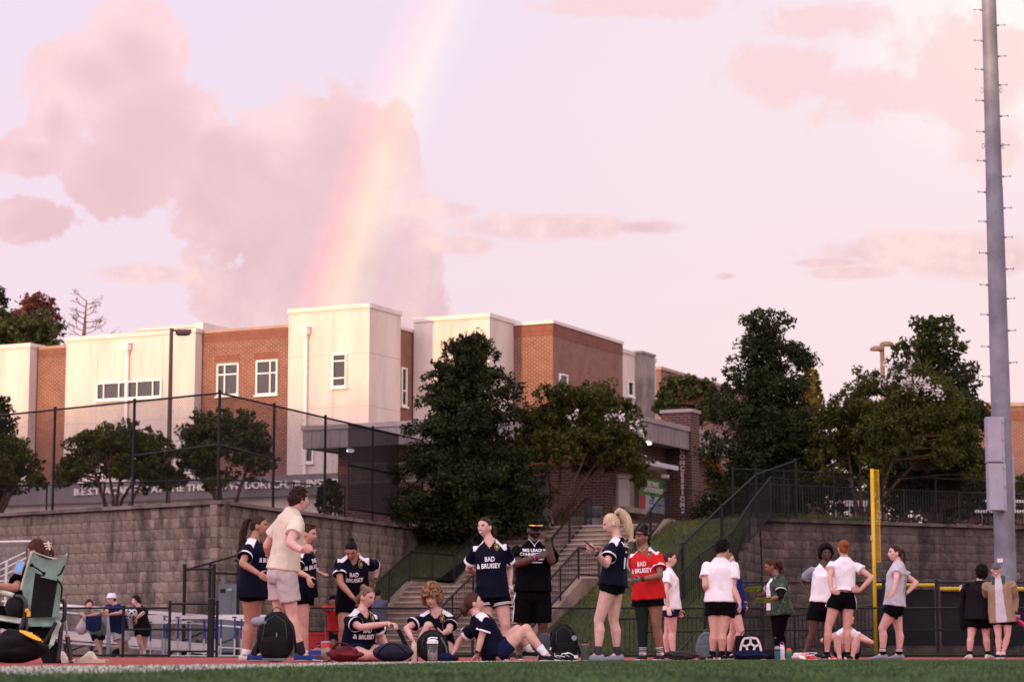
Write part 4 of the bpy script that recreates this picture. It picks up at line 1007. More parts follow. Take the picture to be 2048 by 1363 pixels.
def conical(px, ytop, ybot, Y, wpx, label, n, lm, seed, name='conical_tree', lean=0, zb=None, ex=.40, rough=.30, size=.070, fat=1.0):
    rs = random.Random(seed); t = P(px + lean, ytop, Y); b = P(px, ybot, Y); zb_ = zb if zb is not None else b.z; H = t.z - b.z; W = wpx / FPX * Y / 2; cl = []
    for k in range(170):
        h = rs.random() ** .95; rr = W * ((1 - h) ** ex) * (rs.random() ** .42) * .95 * fat; a = rs.random() * 6.283; s = (.15 + .14 * (1 - h)) * W * rs.uniform(.7, 1.3)
        x = b.x + (t.x - b.x) * h + math.cos(a) * rr * .92; y = Y + math.sin(a) * rr * .8; cl.append((Vector((x, y, b.z + H * h)), (s, s, s * .62)))
    for k in range(26):
        h = (k + .5) / 26; s = W * .42 * ((1 - h) ** .5) + .16; cl.append((Vector((b.x + (t.x - b.x) * h, Y, b.z + H * h * .99)), (s, s, s * .8)))
    tr_ = [[(Vector((b.x, Y, zb_ - .3)), .16), (Vector((b.x, Y, zb_ + 1)), .13), (Vector((t.x, Y, t.z - .6)), .03)]]
    return tree(name, label, (b.x, Y, zb_), cl, n, size, lm, tr_)
def myrtle(x0, x1, ytop, ybot, Y, label, n, lm, seed, xt=None, zb=TZ, blossoms=None, size=.064, stems=5, name='crape_myrtle', dome=.55, dp=.8, group=None):
    rs = random.Random(seed); a = P(x0, ybot, Y); b = P(x1, ybot, Y); t = P((x0 + x1) / 2, ytop, Y); cx = (a.x + b.x) / 2; W = (b.x - a.x) / 2; H = t.z - a.z; bx = P(xt, ybot, Y).x if xt else cx; cl = []
    for k in range(150):
        an = rs.random() * 6.283; rr = rs.random() ** .5; top = (1 - rr ** 4.5) ** .5; hz = (.06 + .10 * (1 - rr)) + (rs.random() ** .45) * max(.05, top * rs.uniform(.86, 1.0) - .10 - .06 * (1 - rr))
        s = W * rs.uniform(.13, .22); cl.append((Vector((cx + math.cos(an) * rr * W * .88, Y + math.sin(an) * rr * W * dp, a.z + H * hz * .96)), (s, s, s * .62)))
    st_ = []
    for k in range(stems):
        an = rs.random() * 6.283; q = Vector((cx + math.cos(an) * W * .5, Y + math.sin(an) * W * .45, a.z + H * .35)); p0 = Vector((bx + rs.uniform(-.12, .12), Y + rs.uniform(-.12, .12), zb - .1))
        m1 = p0.lerp(q, .5) + Vector((rs.uniform(-.1, .1), 0, .1)); st_.append([(p0, .075), (m1, .055), (q, .03)])
    bl = None
    if blossoms: bl = [(P(x, y, Y - W * .55), (rx / FPX * Y, .3, ry / FPX * Y), k) for (x, y, rx, ry, k) in blossoms]
    return tree(name, label, (bx, Y, zb), cl, n, size, lm, st_, 'bark_red', blossoms=bl)
conical(935, 680, 1062, 76.0, 312, 'large dark conical evergreen in front of the concession stand', 90000, 'leaf_holly', 1, fat=1.12, zb=3.6, lean=5, size=.066)
myrtle(1015, 1305, 752, 972, 77.0, 'round crape myrtle with white blossoms before the concession stand', 42000, 'leaf_myrtle', 2, xt=1112, blossoms=[(1165, 835, 26, 20, 5), (1235, 838, 16, 14, 6), (1270, 858, 12, 7, 3)])
conical(1530, 628, 1025, 79.0, 290, 'large dark conical evergreen behind the right bank', 74000, 'leaf_holly', 5, ex=.32, fat=1.05, lean=4, zb=TZ, size=.064)
myrtle(1600, 1975, 732, 968, 77.5, 'broad crape myrtle with a white blossom patch behind the right pickets', 60000, 'leaf_myrtle', 4, xt=1718, blossoms=[(1800, 752, 24, 13, 14), (1835, 772, 22, 9, 9), (1870, 792, 14, 7, 4)], dome=.7)
conical(1868, 640, 960, 88.0, 250, 'dark evergreen rising behind the blossoming tree on the right', 34000, 'leaf_holly', 7, ex=.32, fat=1.05, lean=-5, zb=TZ, size=.10)
myrtle(1765, 1985, 905, 1022, 80.0, 'dense dark shrub behind the pickets left of the mast', 14000, 'leaf_holly', 8, name='shrub', dome=.9, stems=3, zb=TZ)
myrtle(105, 365, 842, 985, 79.5, 'spreading crape myrtle behind the tall fence in front of the school', 30000, 'leaf_myrtle', 9, xt=228, stems=6)
myrtle(340, 560, 800, 985, 80.5, 'yellowing crape myrtle behind the corner of the tall fence', 22000, 'leaf_olive', 10, xt=455, stems=5)
myrtle(-110, 95, 865, 985, 79.0, 'low crape myrtle at the left edge behind the tall fence', 16000, 'leaf_myrtle', 11, xt=-10)
conical(2, 795, 985, 82, 120, 'small conical evergreen at the left edge behind the tall fence', 7000, 'leaf_holly', 12, zb=TZ)
myrtle(630, 690, 952, 1030, 80.5, 'small green shrub behind the wall at the corner of the brick stand', 3500, 'leaf_holly', 13, name='shrub', stems=3, zb=TZ - .05)
myrtle(1305, 1450, 742, 850, 110, 'grey-green tree in front of the far brick wing', 9000, 'leaf_olive', 14, name='round_tree', size=.11)
myrtle(1385, 1460, 890, 1030, 92, 'orange-yellow shrub between the brick pillar and the conical tree', 5000, 'leaf_orange', 15, name='shrub', stems=3)
myrtle(1590, 1650, 725, 850, 120, 'sunlit yellowing tree top behind the conical evergreen', 3500, 'leaf_yellow', 16, name='round_tree', size=.12)
# trees beyond the school roof on the left
myrtle(-120, 150, 610, 760, 165, 'dark broadleaf tree above the school roof at the left', 14000, 'leaf_olive', 17, name='round_tree', size=.17, dome=.8)
conical(-12, 570, 760, 170, 110, 'dark pine top at the far left edge above the roof', 5000, 'leaf_holly', 18, name='pine_tree', size=.17)
myrtle(15, 130, 578, 690, 175, 'reddish-brown tree above the school roof at the left', 3200, 'leaf_red', 19, name='round_tree', size=.17)
# dark trees closing the view behind the right terrace
for k, (x0, x1, yt) in enumerate(((1440, 1600, 905), (1570, 1740, 880), (1710, 1880, 890), (1850, 2010, 900), (1985, 2150, 930))):
    myrtle(x0, x1, yt, 1065, 118 + 5 * (k % 2), ('first', 'second', 'third', 'fourth', 'fifth')[k] + ' from the left of the dark trees closing the view behind the right terrace fence', 9000, ('leaf_olive', 'leaf_holly')[k % 2], 40 + k, name='background_tree', size=.13, dome=.9, stems=3, group=None)
# bare pine: trunk and twigs only
def bare(px, Y, label):
    b = P(px, 760, Y); th = thing('bare_pine', label, 'tree', (b.x, Y, TZ)); rs = random.Random(4); t = P(px + 3, 600, Y)
    mb = MB(); mb.tube([Vector((b.x, Y, TZ)), Vector((b.x + .1, Y, b.z)), P(px - 3, 680, Y), t], [.25, .2, .14, .03], 7); mb.out('trunk', 'bark_red', th)
    lm = MB()
    def br(p, d, L, r, dep):
        q = p + d * L; m = p.lerp(q, .5) - ZA * L * .06; lm.tube([p, m, q], [r, r * .8, r * .5], 5)
        if dep:
            for _ in range(3 if dep > 1 else 4):
                dd = (d + Vector((rs.gauss(0, .55), rs.gauss(0, .4), rs.gauss(.12, .45)))).normalized(); br(p.lerp(q, rs.uniform(.4, 1)), dd, L * rs.uniform(.42, .62), r * .55, dep - 1)
    for k in range(13):
        h = .18 + .8 * k / 12; p = P(px - 3, 690, Y).lerp(t, h); s = 1 if k % 2 else -1
        br(p, Vector((s * rs.uniform(.5, 1), rs.uniform(-.5, .5), rs.uniform(.1, .6))).normalized(), rs.uniform(.75, 1.25) * (1.1 - h * .5), .035, 3)
    br(P(px, 683, Y), Vector((1, 0, .25)).normalized(), 1.9, .035, 2)
    lm.out('branches', 'bark_red', th)
bare(170, 150, 'bare leafless pine above the school roof')
# wooded ridge behind the photographer: it keeps the ground in shade while the upper school still has sun
hz = Vector((sun_dir.x, sun_dir.y, 0)).normalized(); tg = Vector((-hz.y, hz.x, 0)); cc = Vector((-8, 110, 0)) + hz * 235
M('far_wood', (.03, .045, .015), .95, .3, .2, .5, 1, coord='World')
v = []; f = []; n = 150
for i in range(n + 1):
    s = (i / n - .5) * 420; p = cc + tg * s
    hgt = 25.2 + 3.4 * noise.noise(Vector((s * .05, 1, 0))) + 1.8 * noise.noise(Vector((s * .13, 2, 0))) + .9 * noise.noise(Vector((s * .45, 3, 0)))
    v += [tuple(p - hz * 14 + ZA * -2), tuple(p - hz * 3 + ZA * (hgt - 4)), tuple(p + ZA * hgt), tuple(p + hz * 4 + ZA * (hgt - 5)), tuple(p + hz * 40 + ZA * -2)]
    if i:
        k = 5 * i
        for j in range(4): f.append((k - 5 + j, k + j, k + j + 1, k - 4 + j))
mk('wooded_ridge', v, f, 'far_wood', kind='structure')
# ================================================================== PEOPLE
def skin(name, c): M(name, c, .5, .05, 14, .10, 70, spec=.3, sss=.0, col2=(c[0] * .86, c[1] * .74, c[2] * .70))
skin('skin_pale', (.60, .37, .30)); skin('skin_fair', (.56, .33, .26)); skin('skin_tan', (.40, .215, .15)); skin('skin_brown', (.24, .115, .075)); skin('skin_dark', (.085, .042, .030)); skin('skin_pink', (.64, .40, .34))
def cloth(name, c, rough=.85, bump=.10, sheen=0.0, var=.05, bs=55): M(name, c, rough, var, 5, bump, bs, spec=.03, sheen=sheen)
cloth('jersey_navy', (.0055, .006, .015), .6); cloth('jersey_red', (.50, .018, .018), .6); cloth('trim_white', (.74, .70, .74), .7)
cloth('tee_cream', (.66, .58, .45)); cloth('tee_white', (.78, .74, .76)); cloth('tee_grey', (.48, .46, .50)); cloth('tee_black', (.004, .004, .005)); cloth('tee_charcoal', (.011, .010, .012))
cloth('tee_sage', (.20, .25, .23)); cloth('tee_blue', (.012, .025, .12)); cloth('tee_slate', (.07, .075, .11)); cloth('tee_grey_blue', (.24, .26, .32))
cloth('short_black', (.0035, .0035, .0045), .8); cloth('short_beige', (.47, .41, .39)); cloth('short_navy', (.010, .014, .045)); cloth('short_white', (.70, .64, .66)); cloth('legging_green', (.012, .020, .018)); cloth('short_grey', (.10, .10, .12))
cloth('sock_white', (.70, .66, .68)); cloth('sock_black', (.008, .008, .010)); cloth('sock_grey', (.045, .042, .06)); cloth('sock_charcoal', (.02, .02, .024)); cloth('jacket_tan', (.27, .195, .125)); cloth('jacket_teal', (.035, .085, .11)); cloth('sleeve_black', (.008, .008, .010))
cloth('shoe_grey', (.24, .26, .30), .6); cloth('shoe_blue', (.02, .045, .17), .6); cloth('shoe_black', (.012, .012, .014), .5); cloth('shoe_cream', (.58, .50, .42), .6); cloth('shoe_red', (.62, .06, .04), .6); cloth('sole_white', (.72, .68, .66), .6)
def tie_dye():
    m = bpy.data.materials.new('jersey_green'); m.use_nodes = True; t = m.node_tree; q = G(t); b = t.nodes['Principled BSDF']; tx = t.nodes.new('ShaderNodeTexCoord')
    n = q.noise(tx.outputs['Object'], 9, 5, .65, 2.2); c = q.ramp(q.m('MULTIPLY', n.outputs[0], 1.0), [(.42, (.004, .006, .005)), (.55, (.006, .022, .008)), (.64, (.05, .24, .04)), (.72, (.005, .012, .006))]); t.links.new(c, b.inputs['Base Color']); b.inputs['Roughness'].default_value = .65; MATS['jersey_green'] = m
tie_dye()
def hairm(name, c, c2=None): M(name, c, .6, .3, 30, .5, 60, spec=.14, col2=c2 or tuple(x * .35 for x in c), stretch=(1, 1, .18))
hairm('hair_brown', (.045, .022, .014)); hairm('hair_dark', (.014, .009, .008)); hairm('hair_black', (.008, .006, .006)); hairm('hair_blonde', (.64, .50, .33), (.40, .28, .17)); hairm('hair_sandy', (.26, .16, .10), (.10, .06, .04)); hairm('hair_red', (.30, .085, .028), (.13, .035, .014)); hairm('hair_curl', (.36, .20, .10), (.13, .065, .035)); hairm('hair_auburn', (.075, .025, .014))
M('eye_white', (.75, .72, .70), .3, .02, 5); M('iris', (.02, .015, .012), .2, .05, 5); M('lip', (.36, .12, .11), .5, .06, 9); M('lip_dark', (.14, .05, .045), .5, .06, 9); M('teeth', (.82, .80, .76), .3, .02, 9)
M('watch_black', (.012, .012, .014), .3, .05, 5); M('watch_white', (.7, .68, .68), .4, .05, 5); M('metal_gold', (.55, .36, .14), .3, .1, 5, metal=.8)
M('print_white', (.80, .78, .80), .7, .03, 9); M('print_gold', (.40, .28, .10), .5, .1, 9); M('print_black', (.01, .01, .012), .6, .1, 9)

def remesh(mb, voxel, smooth=2, name='m', dec=1.0):
    me = bpy.data.meshes.new(name); me.from_pydata([tuple(v) for v in mb.v], [], mb.f); me.update()
    ob = bpy.data.objects.new(name, me); COL.objects.link(ob)
    md = ob.modifiers.new('r', 'REMESH'); md.mode = 'VOXEL'; md.voxel_size = voxel
    if smooth: ms = ob.modifiers.new('s', 'SMOOTH'); ms.factor = .5; ms.iterations = smooth
    if dec < 1: mdd = ob.modifiers.new('d', 'DECIMATE'); mdd.ratio = dec
    dg = bpy.context.evaluated_depsgraph_get(); out = bpy.data.meshes.new_from_object(ob.evaluated_get(dg))
    bpy.data.objects.remove(ob); bpy.data.meshes.remove(me)
    n = len(out.vertices); co = np.empty(n * 3, dtype=np.float32); out.vertices.foreach_get('co', co)
    return out, co.reshape(-1, 3)
def finish(name, me, co, mats, parent, fn=None):
    base = np.array(BASE[parent.name], dtype=np.float32); me.vertices.foreach_set('co', (co - base).reshape(-1).astype(np.float32))
    me.materials.clear()
    for q in (mats if isinstance(mats, (list, tuple)) else [mats]): me.materials.append(mat(q))
    if fn:
        ctr = np.empty(len(me.polygons) * 3, dtype=np.float32); me.polygons.foreach_get('center', ctr); ctr = ctr.reshape(-1, 3) if False else None
        me.update(); ctr = np.empty(len(me.polygons) * 3, dtype=np.float32); me.polygons.foreach_get('center', ctr); me.polygons.foreach_set('material_index', fn(ctr.reshape(-1, 3) + base).astype(np.int32))
    me.polygons.foreach_set('use_smooth', [True] * len(me.polygons)); me.update(); me.name = name
    o = bpy.data.objects.new(name, me); COL.objects.link(o); o.parent = parent; BASE[o.name] = BASE[parent.name]; return o
def wrinkle(me, co, amp, scale, seed, ax=None):
    nr = np.empty(len(me.vertices) * 3, dtype=np.float32); me.vertices.foreach_get('normal', nr); nr = nr.reshape(-1, 3); off_ = np.empty(len(co), dtype=np.float32)
    for i, c in enumerate(co):
        x, y, z = c[0] * scale, c[1] * scale, c[2] * scale
        w = noise.noise(Vector((x * .5, y * .5, z * .5 + seed)))
        a = noise.noise(Vector((x + z * .35 + w + seed, y + w, z * .55 - x * .3))); b = noise.noise(Vector((x * 2.2 - z * .8, y * 2.2 + seed, z * 1.3 + x * .5)))
        off_[i] = amp * ((1 - 2.4 * abs(a)) * 1.1 + (1 - 2 * abs(b)) * .35 - .5)
    return co + nr * off_[:, None]

def ringloft(mb, rings, n=18):
    """rings: (centre, lateral axis, front axis, half width, front depth, back depth)"""
    v = []; f = []
    for (c, la, fr, a, bf, bb) in rings:
        for k in range(n):
            t = 2 * math.pi * k / n; x, y = math.cos(t), math.sin(t); x = math.copysign(abs(x) ** .85, x); y = math.copysign(abs(y) ** .85, y)
            v.append(c + la * (x * a) + fr * (y * (bf if y > 0 else bb)))
    m = len(rings)
    for i in range(m - 1):
        for k in range(n): p = i * n + k; q = i * n + (k + 1) % n; f.append((p, q, q + n, p + n))
    f += [tuple(reversed(range(n))), tuple(range((m - 1) * n, m * n))]; mb.add(v, f)
def limb(mb, a, b, prof, n=14, bulge=None, cap=True):
    """tapered limb a->b; prof: list of (t, radius); bulge: vector, calf/forearm belly direction"""
    pts = []; rs = []
    for t, r in prof:
        p = a.lerp(b, t)
        if bulge is not None: p = p + bulge * (r * .25 * math.sin(math.pi * min(max(t * 1.3, 0), 1)))
        pts.append(p); rs.append(r)
    mb.tube(pts, rs, n, cap=cap)
def hand(mb, w, d, pn, L, curl, thumb_hint, spread=.12):
    d = d.normalized(); pn = (pn - d * pn.dot(d)).normalized(); la = d.cross(pn)
    if la.dot(thumb_hint) < 0: la = -la
    s = L / .185; pw, pt_ = .040 * s, .015 * s
    mb.tube([w - d * .02, w + d * .02 * s, w + d * .055 * s, w + d * .092 * s], [.022 * s, .030 * s, .036 * s, .033 * s], 12, flat=1.0) if False else None
    ringloft(mb, [(w - d * .03 * s, la, pn, .022 * s, .017 * s, .017 * s), (w + d * .015 * s, la, pn, .028 * s, .017 * s, .015 * s), (w + d * .055 * s, la, pn, .039 * s, .016 * s, .014 * s), (w + d * .095 * s, la, pn, .040 * s, .012 * s, .013 * s)], 14)
    for k, (off_, ln) in enumerate(((.030, .074), (.010, .083), (-.010, .078), (-.029, .060))):
        p = w + d * .088 * s + la * off_ * s; dirn = (d + la * spread * off_ / .03).normalized(); pts = [p]; a = curl * (.55 + .12 * k)
        for seg, fr in enumerate((.45, .31, .24)):
            dirn = (dirn * math.cos(a) + pn * math.sin(a)).normalized(); p = p + dirn * ln * s * fr; pts.append(p); a = curl * (.95 if seg == 0 else .7)
        mb.tube(pts, [.0098 * s, .0092 * s, .0086 * s, .0070 * s], 8)
    p = w + d * .022 * s + la * .030 * s; dirn = (d * .62 + la * .70 + pn * (.25 + .4 * curl)).normalized(); pts = [p - la * .012 * s, p + dirn * .032 * s]
    dirn = (dirn + d * .55 + pn * .35 * curl - la * .25 * curl).normalized(); pts.append(pts[-1] + dirn * .030 * s); pts.append(pts[-1] + (dirn + pn * .2 * curl).normalized() * .022 * s)
    mb.tube(pts, [.013 * s, .0115 * s, .010 * s, .0075 * s], 8)
HA, HB, HC = .074, .096, .114
def gs(x, s): return math.exp(-(x / s) ** 2)
def headpt(u):
    """unit direction (x lateral, y front, z up) -> head surface in metres"""
    x, y, z = u.x * HA, u.y * HB, u.z * HC
    if u.z < 0:
        k = -u.z; x *= 1 - .30 * k ** 1.3; y += .012 * k * (1 if u.y > 0 else 0) ; y = y * (1 - .10 * k) if u.y < 0 else y * (1 - .06 * k)
    else: x *= 1 + .04 * math.sin(math.pi * u.z)
    if u.y < 0: y *= 1.06
    if u.y > .2:
        y *= .95
        y += .024 * gs(x, .011) * gs(z + .026, .019) + .007 * gs(x, .012) * gs(z - .002, .02)       # nose
        y += .004 * gs(z - .022, .010) * gs(x, .05) - .008 * gs(abs(x) - .031, .014) * gs(z - .002, .011)   # brow, sockets
        y += .006 * gs(x, .022) * gs(z + .060, .010) - .004 * gs(z + .048, .006) * gs(x, .03) + .008 * gs(x, .02) * gs(z + .098, .016)   # lips, chin
        y += .004 * gs(abs(x) - .040, .02) * gs(z + .030, .018)
    return Vector((x, y, z))
def hairline(y):
    xs = (-1, -.2, .12, .30, .50, .80, 1.01); ys = (-.66, -.42, -.10, .02, .34, .55, .62)
    for i in range(6):
        if y <= xs[i + 1]: t = (y - xs[i]) / (xs[i + 1] - xs[i]); return ys[i] + (ys[i + 1] - ys[i]) * t
    return .62

class Fig: pass
def person(label, Y, H, b, Z, pelvis, neck, yaw, head, arms, legs, tone, hair, shirt, shorts, shoes='shoe_black', sock=None, build_w=1.0, yawh=None, fem=True, group=None, face=None, voxel=.0085, extra=None, feet=None, cat='person', name='person', hscale=1.0, stand=True, hemt=-.17):
    x0, y0, s = Z
    F = Fig(); F.Z = Z; F.Y = Y
    def pt(q, Yd): return P(x0 + q[0] / s, y0 + q[1] / s, Yd)
    def rp(q): return ray(x0 + q[0] / s, y0 + q[1] / s)
    def dep(q, Yb):
        return pt(q, Yb + (q[2] if len(q) > 2 and not isinstance(q[2], str) else 0))
    k = H / 1.70
    Pc = dep(pelvis, Y); Nk = dep(neck, Y)
    th = thing(name, label, cat, (Pc.x, Pc.y, 0), group); F.th = th
    fr = Vector((math.sin(R(yaw)), -math.cos(R(yaw)), 0)); lf = Vector((math.cos(R(yaw)), math.sin(R(yaw)), 0))
    yh = yaw if yawh is None else yawh
    frh = Vector((math.sin(R(yh)), -math.cos(R(yh)), 0)); lfh = Vector((math.cos(R(yh)), math.sin(R(yh)), 0))
    sp = (Nk - Pc).normalized()
    fr = (fr - sp * fr.dot(sp)).normalized(); lf = sp.cross(fr) if sp.cross(fr).dot(lf) > 0 else -sp.cross(fr)
    if stand: sph = ZA
    else: sph = (sp + frh * .2).normalized()
    frh2 = (frh - sp * frh.dot(sp)).normalized()
    sw = (.102 if fem else .115) * H * build_w; hw = .052 * H * (b ** .5)
    F.fr, F.lf, F.sp, F.Pc, F.Nk, F.k = fr, lf, sp, Pc, Nk, k
    sc_ = Nk - sp * .114 * k
    SH = {'L': sc_ + lf * sw, 'R': sc_ - lf * sw}; HP = {'L': Pc + lfh * hw, 'R': Pc - lfh * hw}
    body = MB(); T = (Nk - Pc).length
    def tor(t, a, df, db, ease=0.0, lat=None):
        w = min(max(t, 0), 1); la = (lfh * (1 - w) + lf * w).normalized(); ff = (frh2 * (1 - w) + fr * w).normalized(); la = (la - sp * la.dot(sp)).normalized(); ff = (ff - sp * ff.dot(sp) - la * ff.dot(la)).normalized()
        c = Pc + sp * (T * t); return (c, la, ff, a * k + ease, df * k + ease, db * k + ease)
    bw = b; belly = max(0, b - 1) * .5
    tr_ = [tor(-.16, .07, .06, .07), tor(-.08, .150 * bw, .10 * bw, .11 * bw), tor(.05, .165 * bw, .108 * bw, .118 * bw), tor(.30, (.128 if fem else .14) * bw, (.095 + .05 * belly) * bw, .092 * bw), tor(.52, (.136 if fem else .152) * bw, (.108 if fem else .108) * bw, .10 * bw),
           tor(.70, (.150 if fem else .168) * bw, (.118 if fem else .112) * bw, .108 * bw), tor(.79, sw / k * .93, .096 * bw, .100 * bw), tor(.875, sw / k * .74, .078, .088), tor(.95, sw / k * .45, .060, .068), tor(1.03, .060, .052, .058)]
    ringloft(body, tr_)
    # head
    hd = dict(head); hp = dep(hd['c'], Nk.y); hy = R(hd.get('yaw', yaw)); hpi = R(hd.get('pitch', 0)); hr = R(hd.get('roll', 0))
    hf = Vector((math.sin(hy), -math.cos(hy), 0)); hl = Vector((math.cos(hy), math.sin(hy), 0)); hu = Vector((0, 0, 1))
    hf, hu = hf * math.cos(hpi) - hu * math.sin(hpi), hu * math.cos(hpi) + hf * math.sin(hpi)
    hl, hu = hl * math.cos(hr) + hu * math.sin(hr), hu * math.cos(hr) - hl * math.sin(hr)
    hs = (H / 1.70) ** .6 * hscale * hd.get('s', 1.0); F.hax = (hl, hf, hu); F.hp = hp; F.hs = hs
    def hw_(q): return hp + (hl * q[0] + hf * q[1] + hu * q[2]) * hs
    F.hw = hw_
    body.ell(hp, (HA * hs, HB * hs, HC * hs), 44, 34, (hl, hf, hu), fn=lambda u, q: headpt(u) * hs)
    for e in (-1, 1): body.ell(hw_((e * .076, -.006, -.012)), (.012 * hs, .020 * hs, .032 * hs), 10, 8, (hl, hf, hu))
    nr_ = (.050 if fem else .060) * k * (b ** .3)
    body.tube([Nk - sp * .03, Nk.lerp(hw_((0, -.022, -.07)), .55), hw_((0, -.014, -.055))], [nr_ * 1.12, nr_, nr_ * .98], 14)
    # arms
    UL, FL, HL = .176 * H, .152 * H, .108 * H; ab = b ** .6 * k * (1.0 if fem else 1.16); J = {}
    def solve(S_, q, L):
        d = rp(q)
        if len(q) < 3 or not isinstance(q[2], str): return dep(q, S_.y if len(q) < 3 else Y)
        o = CO - S_; a = d.dot(d); bq = 2 * o.dot(d); cq = o.dot(o) - L * L; D = bq * bq - 4 * a * cq
        if D < 0: return CO + d * (-bq / (2 * a))
        t = (-bq + (math.sqrt(D) if q[2] == '+' else -math.sqrt(D))) / (2 * a); return CO + d * t
    for sd_ in 'LR':
        if sd_ not in arms: continue
        A = arms[sd_]; S_ = SH[sd_]; E = solve(S_, A['e'], UL); W_ = solve(E, A['w'], FL); J['e' + sd_] = E; J['w' + sd_] = W_; J['s' + sd_] = S_
        limb(body, S_ - sp * .004, E, [(-.02, .040 * ab), (.25, .045 * ab), (.6, .042 * ab), (1, .036 * ab)])
        limb(body, E, W_, [(-.06, .034 * ab), (.0, .0365 * ab), (.28, .0385 * ab), (.65, .031 * ab), (1.0, .0245 * ab)]); body.ell(E, .037 * ab, 12, 8)
        body.ell(S_, .043 * ab, 14, 10)
        hd_ = A.get('h'); dd = (solve(W_, hd_, HL) - W_) if hd_ else (W_ - E)
        pn = A.get('pn'); med = (sc_ - W_); pn = Vector(pn) if pn else (lf * (-1 if sd_ == 'L' else 1)) + fr * .15
        hand(body, W_, dd, pn, HL * A.get('hs', 1), A.get('curl', .45), Vector(A['th']) if 'th' in A else (fr + ZA * .6), A.get('sp', .12)); J['hd' + sd_] = dd.normalized()
    # legs
    lb = (b ** .75) * k * (1.04 if fem else 1.0)
    thp = [(-.06, .088 * lb), (.10, .092 * lb), (.40, .080 * lb), (.75, .064 * lb), (1, .054 * lb)]
    shp = [(0, .052 * lb), (.12, .050 * lb), (.30, .0565 * lb), (.55, .047 * lb), (.85, .034 * lb), (1, .034 * lb)]
    def rad_at(prof, t):
        for i in range(len(prof) - 1):
            if t <= prof[i + 1][0]: a_, b_ = prof[i], prof[i + 1]; q = (t - a_[0]) / (b_[0] - a_[0]); return a_[1] + (b_[1] - a_[1]) * q
        return prof[-1][1]
    fy = feet or {}
    for sd_ in 'LR':
        if sd_ not in legs: continue
        Lg = legs[sd_]; K = dep(Lg['k'], Y); A = dep(Lg['a'], Y)
        if stand: A.z = Lg.get('z', .085 * k)
        J['k' + sd_] = K; J['a' + sd_] = A; J['h' + sd_] = HP[sd_]
        limb(body, HP[sd_], K, thp); kb = (K - (HP[sd_] + A) / 2); calf = -frh if stand else ((A - K).cross(lfh)).normalized() * (1 if ((A - K).cross(lfh)).dot(K - (HP[sd_] + A) / 2) < 0 else -1)
        limb(body, K, A, shp, bulge=calf); body.ell(K, .053 * lb, 12, 8)
        fyaw = R(Lg.get('yaw', yh)); fd = Vector((math.sin(fyaw), -math.cos(fyaw), 0))
        if 't' in Lg: fd = (dep(Lg['t'], A.y) - A); fd.z = Lg.get('tz', 0); fd.normalize()
        fl = Vector((-fd.y, fd.x, 0)).normalized(); J['fd' + sd_] = fd
        up_ = fl.cross(fd); up_ = up_ if up_.z > 0 else -up_
        z0 = A - up_ * (A.z - .0 if stand else .085 * k); fL = .150 * H / 1.0
        sm = MB(); hw2 = .040 * k
        rings = [(-.30, .55, .45), (-.27, .85, .85), (-.10, .95, 1.05), (.12, .92, 1.0), (.40, 1.08, .70), (.62, 1.10, .50), (.74, .85, .38), (.79, .40, .28)]
        v = []; n = 12
        for (t, wq, hq) in rings:
            c = z0 + fd * (t * fL * 1.0)
            for j in range(n):
                an = 2 * math.pi * j / n; px_, pz = math.cos(an) * hw2 * wq, math.sin(an); pz = (pz * .5 + .5) * .085 * k * hq if pz > -2 else 0
                v.append(c + fl * px_ + up_ * max(pz, .004))
        f = [(i * n + j, i * n + (j + 1) % n, (i + 1) * n + (j + 1) % n, (i + 1) * n + j) for i in range(len(rings) - 1) for j in range(n)] + [tuple(reversed(range(n))), tuple(range((len(rings) - 1) * n, len(rings) * n))]
        limb(body, A, z0 + fd * .3 * fL + up_ * .03, [(0, .034 * lb), (1, .028 * k)])
        if shoes:
            so_m = shoes if isinstance(shoes, tuple) else (shoes, 'sole_white')
            sv = [vv for vv in v]; o = mk('shoe', sv, f, [so_m[0], so_m[1]], th, smooth=True, midx=[1 if (Vector(sum((v[i] for i in q), Vector())) / len(q) - z0).dot(up_) < .020 * k else 0 for q in f])
        sk = Lg.get('sock', sock)
        if sk:
            sm = MB(); tt0 = 1 - sk[1]; limb(sm, K, A, [(tt0, rad_at(shp, tt0) + .007), (tt0 + (1 - tt0) * .5, rad_at(shp, tt0 + (1 - tt0) * .5) + .006), (1, .041 * lb), (1.04, .038 * lb)], bulge=calf); o = sm.out('sock', sk[0], th, smooth=True)
            for (tb, m_) in sk[2:]:
                q = K.lerp(A, 1 - tb * sk[1]); dq = (A - K).normalized() * .012; r_ = rad_at(shp, 1 - tb * sk[1]) + .010; sb = MB(); sb.tube([q - dq * .5, q + dq * .5], r_, 14); sb.out('stripe', m_, o)
    if stand is False or True:
        for sd_ in 'LR': body.ell(HP[sd_], .09 * lb, 12, 8)
    me, co = remesh(body, voxel, 2, dec=.38); F.J = J; finish('body', me, co, tone, th)
    # shirt
    F.shirt = None
    if shirt:
        S = dict(shirt); e = S.get('ease', .018); sl = S.get('sleeve', .55); mb = MB(); hem = S.get('hem', hemt); fl_ = S.get('flare', .02)
        rr = [tor(hem, .165 * bw, .120 * bw, .125 * bw, e + fl_), tor(.02, .170 * bw, .118 * bw, .124 * bw, e + fl_ * .6), tor(.28, (.146 if fem else .155) * bw, (.108 + .04 * belly) * bw, .100 * bw, e + fl_ * .5), tor(.52, (.148 if fem else .160) * bw, .116 * bw, .104 * bw, e), tor(.70, (.156 if fem else .172) * bw, (.126 if fem else .118) * bw, .112 * bw, e * .8), tor(.79, sw / k * .98, .106 * bw, .108 * bw, e * .55), tor(.875, sw / k * .80, .088, .098, .010), tor(.95, sw / k * .50, .068, .078, .009), tor(1.008, .068, .055, .064, .006)]
